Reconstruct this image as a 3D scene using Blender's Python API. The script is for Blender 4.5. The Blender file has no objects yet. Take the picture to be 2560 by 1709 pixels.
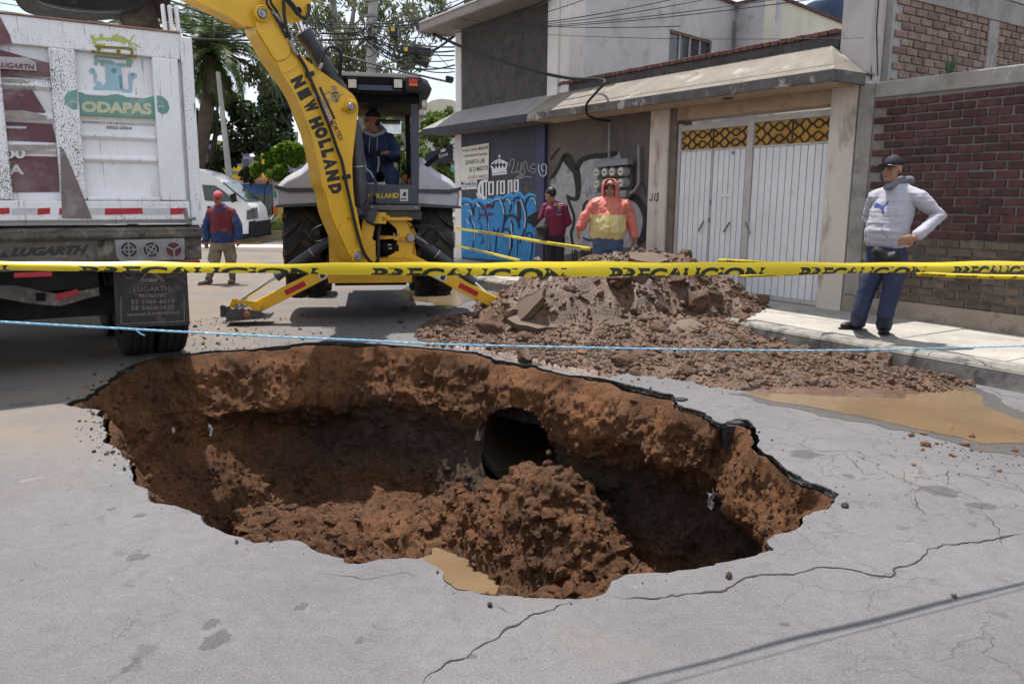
import bpy, bmesh, math, random
import numpy as np
from mathutils import Vector, Matrix, geometry
from mathutils.bvhtree import BVHTree
random.seed(7); rng = np.random.default_rng(7)
sc = bpy.context.scene; col = sc.collection
rad = math.radians
# ---------------------------------------------------------------- camera
CAM_H = 1.55; PITCH = rad(10.2); ROLL = rad(0.5); FPX = 1991.0
cam = bpy.data.cameras.new('camera'); cam.sensor_width = 36; cam.lens = FPX/2560*36; cam.clip_end = 900; cam.clip_start = .05
camo = bpy.data.objects.new('camera', cam); col.objects.link(camo)
CR = (Matrix.Rotation(math.pi/2-PITCH, 3, 'X') @ Matrix.Rotation(ROLL, 3, 'Z'))
camo.matrix_world = Matrix.Translation((0, 0, CAM_H)) @ CR.to_4x4(); sc.camera = camo
# ---------------------------------------------------------------- world, sun, exposure
SUN_EL = rad(72); SUN_AZ = rad(-30)          # azimuth clockwise from +Y: high, behind and to the left
wd = bpy.data.worlds.new('World'); sc.world = wd; wd.use_nodes = True
wt = wd.node_tree; bg = wt.nodes['Background']
sky = wt.nodes.new('ShaderNodeTexSky'); sky.sky_type = 'NISHITA'; sky.sun_disc = False
sky.sun_elevation = SUN_EL; sky.sun_rotation = SUN_AZ; sky.dust_density = 3.5; sky.air_density = 1.2; sky.altitude = 2200
tc = wt.nodes.new('ShaderNodeTexCoord'); mp = wt.nodes.new('ShaderNodeMapping'); mp.inputs['Scale'].default_value = (1, 1, 2.5)
nz = wt.nodes.new('ShaderNodeTexNoise'); nz.inputs['Scale'].default_value = 2.2; nz.inputs['Detail'].default_value = 7; nz.inputs['Roughness'].default_value = .6
rp = wt.nodes.new('ShaderNodeValToRGB'); rp.color_ramp.elements[0].position = .3; rp.color_ramp.elements[0].color = (.45,)*3+(1,); rp.color_ramp.elements[1].position = .62; rp.color_ramp.elements[1].color = (.95,)*3+(1,)
mx = wt.nodes.new('ShaderNodeMix'); mx.data_type = 'RGBA'; mx.inputs['B'].default_value = (5.4, 5.7, 6.2, 1)
wt.links.new(tc.outputs['Generated'], mp.inputs['Vector']); wt.links.new(mp.outputs['Vector'], nz.inputs['Vector'])
wt.links.new(nz.outputs['Fac'], rp.inputs['Fac']); wt.links.new(rp.outputs['Color'], mx.inputs['Factor'])
wt.links.new(sky.outputs['Color'], mx.inputs['A']); wt.links.new(mx.outputs['Result'], bg.inputs['Color'])
bg.inputs['Strength'].default_value = .125
sl = bpy.data.lights.new('sun', 'SUN'); sl.energy = 4.3; sl.angle = rad(.9); sl.color = (1, .965, .91)
so = bpy.data.objects.new('sun', sl); col.objects.link(so)
sdir = Vector((math.sin(SUN_AZ)*math.cos(SUN_EL), math.cos(SUN_AZ)*math.cos(SUN_EL), math.sin(SUN_EL)))
so.rotation_euler = sdir.to_track_quat('Z', 'Y').to_euler(); so.location = (0, 0, 30)
vs = sc.view_settings; vs.view_transform = 'Standard'; vs.look = 'None'; vs.gamma = 1; vs.exposure = .6; vs.use_curve_mapping = False
sc.cycles.max_bounces = 4; sc.cycles.diffuse_bounces = 2; sc.cycles.glossy_bounces = 2; sc.cycles.transparent_max_bounces = 8
sc.cycles.use_adaptive_sampling = True; sc.cycles.adaptive_threshold = .03; sc.cycles.use_denoising = True; sc.cycles.caustics_reflective = False; sc.cycles.caustics_refractive = False
# ---------------------------------------------------------------- survey helpers: a sight line of the photograph cut by a real plane of the place
CC = Vector((0, 0, CAM_H))
def ray(x, y): return CR @ Vector(((x-1280)/FPX, -(y-854.5)/FPX, -1))
def gnd(x, y, z=0.): d = ray(x, y); return CC + d*((z-CAM_H)/d.z)
def at(x, y, Y): d = ray(x, y); return CC + d*(Y/d.y)
def onp(x, y, p, n): d = ray(x, y); return CC + d*((Vector(p)-CC).dot(n)/d.dot(n))
U = Vector((-math.sin(rad(33.2)), math.cos(rad(33.2)), 0)); NN = Vector((-U.y, U.x, 0))   # along the street front (away), out into the street
WO = gnd(2104, 777, .2); WO.z = 0
def W(s, o, z): return WO + U*s + NN*o + Vector((0, 0, z))
def wp(x, y, o=0): p = onp(x, y, WO+NN*o, NN) - WO; return (p.dot(U), p.z)
# ---------------------------------------------------------------- noise
def vnoise(p, seed=0):
    p = np.asarray(p, float); i = np.floor(p).astype(np.int64); f = p-i; f = f*f*f*(f*(f*6-15)+10)
    def h(ix, iy, iz):
        n = (ix*374761393 + iy*668265263 + iz*2147483647 + seed*974711) & 0xffffffff
        n = ((n ^ (n >> 13))*1274126177) & 0xffffffff; n = (n ^ (n >> 16))*2246822519 & 0xffffffff; n = n ^ (n >> 15)
        return (n & 0xffff)/32767.5-1
    r = 0
    for a in (0, 1):
        for b in (0, 1):
            for c in (0, 1):
                wgt = (f[:, 0] if a else 1-f[:, 0])*(f[:, 1] if b else 1-f[:, 1])*(f[:, 2] if c else 1-f[:, 2])
                r = r + wgt*h(i[:, 0]+a, i[:, 1]+b, i[:, 2]+c)
    return r
def fbm(p, sc_=1., oct=4, gain=.5, seed=0, ridge=False):
    p = np.asarray(p, float)*sc_; r = 0; a = 1; t = 0
    for k in range(oct):
        v = vnoise(p, seed+k*13)
        if ridge: v = 1-2*np.abs(v)
        r = r+a*v; t += a; a *= gain; p = p*2.03+7.7
    return r/t
# ---------------------------------------------------------------- materials
MATS = {}
def mat(name, c, rough=.7, var=.12, vscale=3., bump=0., bscale=60., metal=0., c2=None, c2s=4., c2t=(.55, .62), c3=None, c3s=9., c3t=(.6, .64), stretch=(1, 1, 1), spec=.4, world=False, emit=0, alpha=1, coat=0):
    if name in MATS: return MATS[name]
    m = bpy.data.materials.new(name); MATS[name] = m; m.use_nodes = True; t = m.node_tree; b = t.nodes['Principled BSDF']
    L = t.links.new; nw = t.nodes.new
    b.inputs['Roughness'].default_value = rough; b.inputs['Metallic'].default_value = metal; b.inputs['Specular IOR Level'].default_value = spec
    if coat: b.inputs['Coat Weight'].default_value = coat; b.inputs['Coat Roughness'].default_value = .15
    if world: v = nw('ShaderNodeNewGeometry').outputs['Position']
    else: v = nw('ShaderNodeTexCoord').outputs['Object']
    mpn = nw('ShaderNodeMapping'); mpn.inputs['Scale'].default_value = stretch; L(v, mpn.inputs['Vector']); vst = mpn.outputs['Vector']
    def noise(s, det=5, vec=v, rg=.6):
        n = nw('ShaderNodeTexNoise'); n.inputs['Scale'].default_value = s; n.inputs['Detail'].default_value = det; n.inputs['Roughness'].default_value = rg; L(vec, n.inputs['Vector']); return n.outputs['Fac']
    def mr(fac, a, bb, lo=0, hi=1):
        n = nw('ShaderNodeMapRange'); n.inputs[1].default_value = a; n.inputs[2].default_value = bb; n.inputs[3].default_value = lo; n.inputs[4].default_value = hi; L(fac, n.inputs[0]); return n.outputs[0]
    def mixc(fac, A, B, mode='MIX'):
        n = nw('ShaderNodeMix'); n.data_type = 'RGBA'; n.blend_type = mode
        for k, val in ((0, fac), (6, A), (7, B)):
            if hasattr(val, 'links'): L(val, n.inputs[k])
            else: n.inputs[k].default_value = val
        return n.outputs[2]
    c4 = tuple(c)+(1,)
    cur = c4
    if var:
        k = mr(noise(vscale, 6), .3, .7, 1-var, 1+var); cmb = nw('ShaderNodeCombineColor')
        for q in range(3): L(k, cmb.inputs[q])
        cur = mixc(1., c4, cmb.outputs[0], 'MULTIPLY')
    if c2: cur = mixc(mr(noise(c2s, 7, vst, .65), *c2t), cur, tuple(c2)+(1,))
    if c3: cur = mixc(mr(noise(c3s, 7, vst, .7), *c3t), cur, tuple(c3)+(1,))
    if hasattr(cur, 'links'): L(cur, b.inputs['Base Color'])
    else: b.inputs['Base Color'].default_value = cur
    if bump:
        bn = nw('ShaderNodeBump'); bn.inputs['Strength'].default_value = min(1, bump); bn.inputs['Distance'].default_value = .01*max(1, bump)
        L(noise(bscale, 6), bn.inputs['Height']); L(bn.outputs[0], b.inputs['Normal'])
    if emit: b.inputs['Emission Color'].default_value = c4; b.inputs['Emission Strength'].default_value = emit
    if alpha < 1: b.inputs['Alpha'].default_value = alpha
    m['ctx'] = 1
    return m
# ---------------------------------------------------------------- mesh builder
class MB:
    def __init__(s): s.v = []; s.f = []; s.mi = []
    def add(s, v, f, mi=0):
        o = len(s.v); s.v += [tuple(p) for p in v]; s.f += [tuple(i+o for i in q) for q in f]; s.mi += [mi]*len(f); return s
    def par(s, p, a, b, c, mi=0):                      # parallelepiped: corner and three edges
        p, a, b, c = Vector(p), Vector(a), Vector(b), Vector(c)
        if a.cross(b).dot(c) < 0: a, b = b, a
        V = [p, p+a, p+a+b, p+b, p+c, p+a+c, p+a+b+c, p+b+c]
        return s.add(V, [(0, 3, 2, 1), (4, 5, 6, 7), (0, 1, 5, 4), (1, 2, 6, 5), (2, 3, 7, 6), (3, 0, 4, 7)], mi)
    def box(s, x0, x1, y0, y1, z0, z1, mi=0): return s.par((x0, y0, z0), (x1-x0, 0, 0), (0, y1-y0, 0), (0, 0, z1-z0), mi)
    def bar(s, a, b, w, h=None, up=(0, 0, 1), mi=0):    # box beam from a to b
        a, b = Vector(a), Vector(b); h = h or w; d = (b-a).normalized(); up = Vector(up)
        x = d.cross(up)
        if x.length < 1e-4: x = d.cross(Vector((1, 0, 0)))
        x.normalize(); y = x.cross(d).normalized()
        return s.par(a-x*w/2-y*h/2, x*w, y*h, b-a, mi)
    def prism(s, pts, d, mi=0):                        # planar 3D polygon pushed along d
        pts = [Vector(p) for p in pts]; d = Vector(d); n = len(pts)
        nrm = Vector((0, 0, 0))
        for i in range(n): nrm += (pts[i]-pts[0]).cross(pts[(i+1) % n]-pts[0])
        if nrm.dot(d) > 0: pts = pts[::-1]
        V = pts+[p+d for p in pts]
        tri = geometry.tessellate_polygon([pts]); q = []
        for t in tri:
            a = (pts[t[1]]-pts[t[0]]).cross(pts[t[2]]-pts[t[0]])
            t = t if a.dot(d) < 0 else (t[0], t[2], t[1]); q.append(tuple(t)); q.append((t[0]+n, t[2]+n, t[1]+n))
        q += [(i, i+n, (i+1) % n+n, (i+1) % n) for i in range(n)]
        return s.add(V, [tuple(reversed(x)) if len(x) == 4 else x for x in q], mi)
    def loft(s, rings, mi=0, cap=True):
        n = len(rings[0]); V = [p for r in rings for p in r]
        F = [(k*n+i, k*n+(i+1) % n, (k+1)*n+(i+1) % n, (k+1)*n+i) for k in range(len(rings)-1) for i in range(n)]
        if cap: F += [tuple(range(n))[::-1], tuple(range((len(rings)-1)*n, len(rings)*n))]
        return s.add(V, F, mi)
    def tube(s, pts, r, n=8, mi=0, cap=True):
        pts = [Vector(p) for p in pts]; m = len(pts); R = r if hasattr(r, '__len__') else [r]*m; rings = []; pu = None
        for i in range(m):
            d = (pts[min(i+1, m-1)]-pts[max(i-1, 0)]).normalized()
            if pu is None: pu = d.cross(Vector((0, 0, 1))); pu = pu if pu.length > 1e-3 else d.cross(Vector((0, 1, 0)))
            x = (pu-d*pu.dot(d)).normalized(); y = d.cross(x); pu = x
            rings.append([pts[i]+(x*math.cos(2*math.pi*k/n)+y*math.sin(2*math.pi*k/n))*R[i] for k in range(n)])
        return s.loft(rings, mi, cap)
    def lathe(s, prof, c=(0, 0, 0), ax=(0, 0, 1), n=24, mi=0, cap=True):   # prof: (radius, height)
        c, ax = Vector(c), Vector(ax).normalized(); x = ax.orthogonal().normalized(); y = ax.cross(x)
        return s.loft([[c+ax*h+(x*math.cos(2*math.pi*k/n)+y*math.sin(2*math.pi*k/n))*max(r, 1e-4) for k in range(n)] for r, h in prof], mi, cap)
    def cyl(s, a, b, r, n=16, mi=0): return s.tube([a, b], r, n, mi)
    def ell(s, c, r, n=14, m=9, rot=None, mi=0):
        c = Vector(c); rg = []
        for j in range(m+1):
            t = math.pi*j/m; rr = max(math.sin(t), .02)
            ring = []
            for k in range(n):
                p = Vector((r[0]*rr*math.cos(2*math.pi*k/n), r[1]*rr*math.sin(2*math.pi*k/n), -r[2]*math.cos(t)))
                ring.append(c+(rot @ p if rot else p))
            rg.append(ring)
        return s.loft(rg, mi)
    def strip(s, pts, wid, mi=0):                      # ribbon between paired points
        n = len(pts); return s.add([p for q in pts for p in q], [(2*i, 2*i+1, 2*i+3, 2*i+2) for i in range(n-1)], mi)
    def xf(s, fn): s.v = [tuple(fn(Vector(p))) for p in s.v]; return s
    def join(s, o):
        b = len(s.v); s.v += o.v; s.f += [tuple(i+b for i in q) for q in o.f]; s.mi += o.mi; return s
    def mesh(s, name='mesh'):
        me = bpy.data.meshes.new(name); me.from_pydata([tuple(p) for p in s.v], [], s.f); me.update(); return me
    def build(s, name, m=None, parent=None, smooth=False, bevel=0., seg=2, angle=40, label=None):
        me = s.mesh(name); ms = m if isinstance(m, (list, tuple)) else [m]
        for x in ms:
            if x: me.materials.append(x)
        if len(ms) > 1: me.polygons.foreach_set('material_index', s.mi)
        o = bpy.data.objects.new(name, me); col.objects.link(o)
        if parent: o.parent = parent
        if smooth:
            me.polygons.foreach_set('use_smooth', [True]*len(me.polygons))
            if smooth != 'all':
                me.set_sharp_from_angle(angle=rad(angle))
        if bevel:
            md = o.modifiers.new('bevel', 'BEVEL'); md.width = bevel; md.segments = seg; md.limit_method = 'ANGLE'; md.angle_limit = rad(35)
        if label: o['label'] = label
        return o
def npobj(name, v, f, m, parent=None, smooth=True):
    me = bpy.data.meshes.new(name); v = np.asarray(v, np.float32); f = np.asarray(f, np.int32); nf, k = f.shape
    me.vertices.add(len(v)); me.vertices.foreach_set('co', v.ravel()); me.loops.add(nf*k); me.loops.foreach_set('vertex_index', f.ravel())
    me.polygons.add(nf); me.polygons.foreach_set('loop_start', np.arange(nf, dtype=np.int32)*k); me.polygons.foreach_set('use_smooth', [smooth]*nf)
    me.update(); me.validate(); me.materials.append(m); o = bpy.data.objects.new(name, me); col.objects.link(o); o.parent = parent; return o
def tag(o, label, cat=None, group=None, kind=None):
    if label: o['label'] = label
    if cat: o['category'] = cat
    if group: o['group'] = group
    if kind: o['kind'] = kind
    return o
def thing(name, label, cat, loc=(0, 0, 0), rz=0, group=None):
    o = bpy.data.objects.new(name, None); col.objects.link(o); o.location = loc; o.rotation_euler = (0, 0, rz); o.empty_display_size = .2
    return tag(o, label, cat, group)
def structure(o): o['kind'] = 'structure'; return o
def stuff(o): o['kind'] = 'stuff'; return o
def inst(src, name=None, parent=None, M=None):
    o = src.copy(); col.objects.link(o)
    if name: o.name = name
    o.parent = parent
    if M is not None: o.matrix_local = M
    return o
# ---------------------------------------------------------------- lettering and flat marks
_tc = {}; WS = bpy.data.scenes.new('workshop')      # empty side scene for evaluating text and modifiers quickly; removed at the end
def wsdg():
    with bpy.context.temp_override(scene=WS, view_layer=WS.view_layers[0]):
        WS.view_layers[0].update(); return bpy.context.evaluated_depsgraph_get()
def text2d(s, bold=0., shear=0.):
    k = (s, bold, shear)
    if k in _tc: return _tc[k]
    cu = bpy.data.curves.new('t', 'FONT'); cu.body = s; cu.size = 1; cu.offset = bold; cu.resolution_u = 3; cu.shear = shear
    o = bpy.data.objects.new('t', cu); WS.collection.objects.link(o); dg = wsdg()
    me = o.evaluated_get(dg).to_mesh()
    V = [(p.co.x, p.co.y) for p in me.vertices]; Fc = [tuple(p.vertices) for p in me.polygons]
    o.evaluated_get(dg).to_mesh_clear(); bpy.data.objects.remove(o); bpy.data.curves.remove(cu)
    xs = [p[0] for p in V]; ys = [p[1] for p in V]; _tc[k] = (V, Fc, min(xs), max(xs), min(ys), max(ys)); return _tc[k]
def textq(mb, s, q, bold=.02, shear=0., mi=0, fn=None, lift=0):
    """lettering stretched into the quad q = (bottom left, bottom right, top right, top left)"""
    V, Fc, x0, x1, y0, y1 = text2d(s, bold, shear); bl, br, tr, tl = [Vector(p) for p in q]; out = []
    n = (br-bl).cross(tl-bl).normalized()
    for x, y in V:
        a = (x-x0)/(x1-x0); b = (y-y0)/(y1-y0); p = bl*(1-a)*(1-b)+br*a*(1-b)+tr*a*b+tl*(1-a)*b+n*lift
        out.append(fn(p) if fn else p)
    return mb.add(out, Fc, mi)
def crom(pts, k=6):
    P = [np.array(p, float) for p in pts]; P = [2*P[0]-P[1]]+P+[2*P[-1]-P[-2]]; out = []
    for i in range(1, len(P)-2):
        for j in range(k):
            t = j/k; a, b, c, d = P[i-1:i+3]; out.append(.5*(2*b+(c-a)*t+(2*a-5*b+4*c-d)*t*t+(3*b-a-3*c+d)*t**3))
    return out+[P[-2]]
def poly2(mb, pts, fr, mi=0):                      # flat polygon, fr maps 2D to 3D
    P = [Vector((p[0], p[1], 0)) for p in pts]; tri = geometry.tessellate_polygon([P])
    return mb.add([fr(p.x, p.y) for p in P], [tuple(t) for t in tri], mi)
def stroke2(mb, pts, w, fr, k=5, taper=True, mi=0):
    P = crom(pts, k) if k > 1 else [np.array(p, float) for p in pts]; n = len(P); pr = []
    for i in range(n):
        d = P[min(i+1, n-1)]-P[max(i-1, 0)]; d = d/(np.linalg.norm(d)+1e-9); nn = np.array([-d[1], d[0]])
        ww = w if not hasattr(w, '__len__') else w[0]+(w[1]-w[0])*i/(n-1)
        if taper and (i == 0 or i == n-1): ww *= .4
        pr.append((fr(*(P[i]+nn*ww/2)), fr(*(P[i]-nn*ww/2))))
    return mb.strip(pr, 0, mi)
def evaluated(o):
    dg = wsdg(); return bpy.data.meshes.new_from_object(o.evaluated_get(dg))
# ================================================================ road with the sinkhole
RIM_PX = [(151,1009),(206,996),(257,964),(292,930),(351,903),(411,888),(483,882),(526,877),(632,872),(696,864),(764,855),(845,853),(951,860),(1057,868),(1130,874),(1191,880),(1248,899),(1334,915),(1405,934),(1501,944),(1596,968),(1680,984),(1700,1012),(1763,1030),(1790,1052),(1811,1058),(1842,1046),(1866,1050),(1882,1068),(1898,1092),(1889,1111),(1911,1130),(1963,1163),(2011,1197),(2063,1216),(2097,1236),(2073,1268),(2030,1287),(1997,1325),(1944,1337),(1930,1359),(1925,1373),(1873,1387),(1811,1402),(1744,1416),(1668,1428),(1596,1435),(1558,1445),(1529,1459),(1515,1481),(1477,1490),(1443,1500),(1334,1494),(1248,1485),(1205,1487),(1140,1476),(1116,1454),(1107,1428),(1086,1411),(1048,1397),(1015,1396),(947,1402),(888,1411),(864,1406),(858,1394),(819,1384),(790,1374),(768,1359),(730,1350),(680,1354),(640,1359),(611,1346),(551,1331),(511,1312),(498,1287),(462,1276),(407,1259),(377,1254),(372,1226),(347,1209),(330,1196),(321,1166),(309,1134),(283,1116),(263,1106),(257,1075),(264,1047),(242,1036),(245,1025),(198,1020)]
def resample(P, step, closed=True):
    P = np.array(P, float); Q = np.vstack([P, P[:1]]) if closed else P; d = np.r_[0, np.cumsum(np.linalg.norm(np.diff(Q, axis=0), axis=1))]
    n = int(d[-1]/step); t = np.linspace(0, d[-1], n, endpoint=not closed); return np.stack([np.interp(t, d, Q[:, k]) for k in range(Q.shape[1])], 1)
rim = resample([gnd(*p)[:2] for p in RIM_PX], .016)
_p3 = np.c_[rim, np.zeros(len(rim))]
rim = rim + np.c_[fbm(_p3, 6, 5, .62, 3), fbm(_p3, 6, 5, .62, 4)]*.045
RC = np.array([gnd(1120, 1120).x, gnd(1120, 1120).y]); NR = len(rim)
def inside(pts, poly):
    x, y = pts[:, 0], pts[:, 1]; r = np.zeros(len(pts), bool); n = len(poly); j = n-1
    for i in range(n):
        xi, yi = poly[i]; xj, yj = poly[j]; c = ((yi > y) != (yj > y)) & (x < (xj-xi)*(y-yi)/((yj-yi)+1e-12)+xi); r ^= c; j = i
    return r
def edgedist(pts, poly):
    best = np.full(len(pts), 1e9); n = len(poly)
    for i in range(n):
        a = np.array(poly[i]); b = np.array(poly[(i+1) % n]); ab = b-a; t = np.clip(((pts-a)@ab)/(ab@ab+1e-12), 0, 1); best = np.minimum(best, np.linalg.norm(pts-a-t[:, None]*ab, axis=1))
    return best
# --- road material: pale old asphalt, dust, aggregate, hairline crazing
def road_mat():
    m = bpy.data.materials.new('old_asphalt'); m.use_nodes = True; t = m.node_tree; b = t.nodes['Principled BSDF']; L = t.links.new; nw = t.nodes.new
    pos = nw('ShaderNodeNewGeometry').outputs['Position']
    def noise(s, det=5, rg=.6, vec=pos):
        n = nw('ShaderNodeTexNoise'); n.inputs['Scale'].default_value = s; n.inputs['Detail'].default_value = det; n.inputs['Roughness'].default_value = rg; L(vec, n.inputs['Vector']); return n
    def mr(f, a, bb, lo=0., hi=1.):
        n = nw('ShaderNodeMapRange'); [setattr(n.inputs[k+1], 'default_value', q) for k, q in enumerate((a, bb, lo, hi))]; L(f, n.inputs[0]); return n.outputs[0]
    def mixc(f, A, B, mode='MIX'):
        n = nw('ShaderNodeMix'); n.data_type = 'RGBA'; n.blend_type = mode
        for k, q in ((0, f), (6, A), (7, B)):
            if hasattr(q, 'links'): L(q, n.inputs[k])
            else: n.inputs[k].default_value = q
        return n.outputs[2]
    def math_(op, a, bq=None):
        n = nw('ShaderNodeMath'); n.operation = op
        for k, q in ((0, a), (1, bq)):
            if q is None: continue
            if hasattr(q, 'links'): L(q, n.inputs[k])
            else: n.inputs[k].default_value = q
        return n.outputs[0]
    def gray(f):
        c = nw('ShaderNodeCombineColor'); [L(f, c.inputs[k]) for k in range(3)]; return c.outputs[0]
    cur = mixc(1., (.140, .133, .137, 1), gray(mr(noise(.7, 7, .65).outputs['Fac'], .3, .7, .8, 1.14)), 'MULTIPLY')
    cur = mixc(1., cur, gray(mr(noise(110, 4, .75).outputs['Fac'], .25, .75, .58, 1.42)), 'MULTIPLY')
    cur = mixc(1., cur, gray(mr(noise(16, 6, .65).outputs['Fac'], .3, .7, .9, 1.1)), 'MULTIPLY')
    # tan dust trodden on the left of the pit and near the spoil
    sep = nw('ShaderNodeSeparateXYZ'); L(pos, sep.inputs[0])
    lm = math_('MULTIPLY', mr(sep.outputs[0], -1.9, -3.6), mr(sep.outputs[1], 3.2, 5.0))
    dm = math_('MULTIPLY', lm, mr(noise(1.3, 7, .65).outputs['Fac'], .32, .58, 0, .9)); cur = mixc(dm, cur, (.2, .158, .118, 1))
    dm2 = mr(noise(.55, 8, .7).outputs['Fac'], .53, .68, 0, .5); cur = mixc(dm2, cur, (.165, .137, .112, 1))
    # dark old oil spots
    sp = mr(noise(3.4, 4, .55).outputs['Fac'], .655, .7, 0, .55); cur = mixc(sp, cur, (.075, .068, .066, 1))
    ls = mr(noise(4.7, 6, .6).outputs['Fac'], .675, .72, 0, .5); cur = mixc(ls, cur, (.26, .24, .235, 1))
    # crazing
    w = noise(2.2, 6, .65); va = nw('ShaderNodeVectorMath'); va.operation = 'MULTIPLY_ADD'; L(w.outputs['Color'], va.inputs[0]); va.inputs[1].default_value = (.55, .55, 0); L(pos, va.inputs[2])
    def crack(s, wd):
        v = nw('ShaderNodeTexVoronoi'); v.feature = 'DISTANCE_TO_EDGE'; v.inputs['Scale'].default_value = s; L(va.outputs[0], v.inputs['Vector']); return mr(v.outputs['Distance'], 0, wd, 1, 0)
    rm = math_('MULTIPLY', mr(sep.outputs[0], .6, 2.2), mr(noise(1.1, 4).outputs['Fac'], .4, .55))
    ck = math_('MULTIPLY', crack(2.6, .010), rm)
    ck2 = math_('MULTIPLY', crack(1.5, .004), mr(noise(.8, 4, .6).outputs['Fac'], .56, .66, 0, .7))
    cm = math_('MAXIMUM', ck, ck2)
    tiny = math_('MULTIPLY', crack(9, .02), mr(noise(3.1, 3).outputs['Fac'], .58, .66, 0, .5)); cm = math_('MAXIMUM', cm, tiny)
    cur = mixc(math_('MULTIPLY', cm, .8), cur, (.035, .032, .03, 1))
    L(cur, b.inputs['Base Color']); b.inputs['Roughness'].default_value = .88; b.inputs['Specular IOR Level'].default_value = .25
    h = math_('SUBTRACT', math_('ADD', math_('MULTIPLY', noise(150, 4, .7).outputs['Fac'], .5), math_('MULTIPLY', noise(9, 5).outputs['Fac'], .6)), math_('MULTIPLY', cm, 1.5))
    bn = nw('ShaderNodeBump'); bn.inputs['Strength'].default_value = .55; bn.inputs['Distance'].default_value = .006; L(h, bn.inputs['Height']); L(bn.outputs[0], b.inputs['Normal'])
    return m
M_road = road_mat()
outer = [(-420, -30), (420, -30), (420, 520), (-420, 520)]
mid = [(RC[0]+7*math.cos(a), RC[1]+7*math.sin(a)) for a in np.linspace(0, 2*math.pi, 48, endpoint=False)]
pv = [Vector(p) for p in rim]+[Vector(p) for p in outer]+[Vector(p) for p in mid]
ed = [(i, (i+1) % NR) for i in range(NR)]
cv, ce, cf, _a, _b, _c = geometry.delaunay_2d_cdt(pv, ed, [], 0, 1e-6)
cvn = np.array([tuple(p) for p in cv]); cfa = [tuple(f) for f in cf]
cen = np.array([cvn[list(f)].mean(0) for f in cfa]); keep = ~inside(cen, rim)
mb = MB(); mb.v = [(p[0], p[1], 0) for p in cvn]; mb.f = [f for f, k in zip(cfa, keep) if k]; mb.mi = [0]*len(mb.f)
def upward(mb):
    F = []
    for f in mb.f:
        a, b, c = [np.array(mb.v[i]) for i in f[:3]]; F.append(f if np.cross(b-a, c-a)[2] > 0 else f[::-1])
    mb.f = F; return mb
road = structure(upward(mb).build('road', M_road)); road['label'] = 'pale cracked asphalt road around the sinkhole'
# --- broken asphalt lip
M_tar = mat('broken_asphalt', (.034, .032, .031), .8, .4, 40, 1.6, 70, c2=(.11, .1, .095), c2s=30, c2t=(.58, .64), world=True)
rim_c = rim[::8]; toC = RC-rim; toC = toC/np.linalg.norm(toC, axis=1)[:, None]
lipn = np.clip(.35+fbm(np.c_[rim, np.zeros(NR)], 1.6, 4, .6, 91)*1.5, .06, 1.)
rows = []
for k, (z, o) in enumerate(((0, 0), (-.012, .008), (-.035, .0), (-.06, .008), (-.085, -.02))):
    nz3 = fbm(np.c_[rim*1., np.full(NR, k*.7)], 14, 4, .6, 40+k)
    p = rim+toC*((o+nz3*.022*(k > 0))[:, None]*lipn[:, None]*1.2); rows.append(np.c_[p, z*.75*lipn+(fbm(np.c_[rim, np.zeros(NR)], 9, 3, .5, 77)*.012 if k > 1 else 0)])
rows.append(np.c_[rim-toC*.05, np.full(NR, -.22)]); rows.append(np.c_[rim-toC*.10, np.full(NR, -.6)])
V = np.vstack(rows); idx = np.arange(NR); nx = (idx+1) % NR
Fq = np.vstack([np.c_[idx+k*NR, idx+(k+1)*NR, nx+(k+1)*NR, nx+k*NR] for k in range(len(rows)-1)])
npobj('asphalt_edge', V, Fq, M_tar, road, False)
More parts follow.
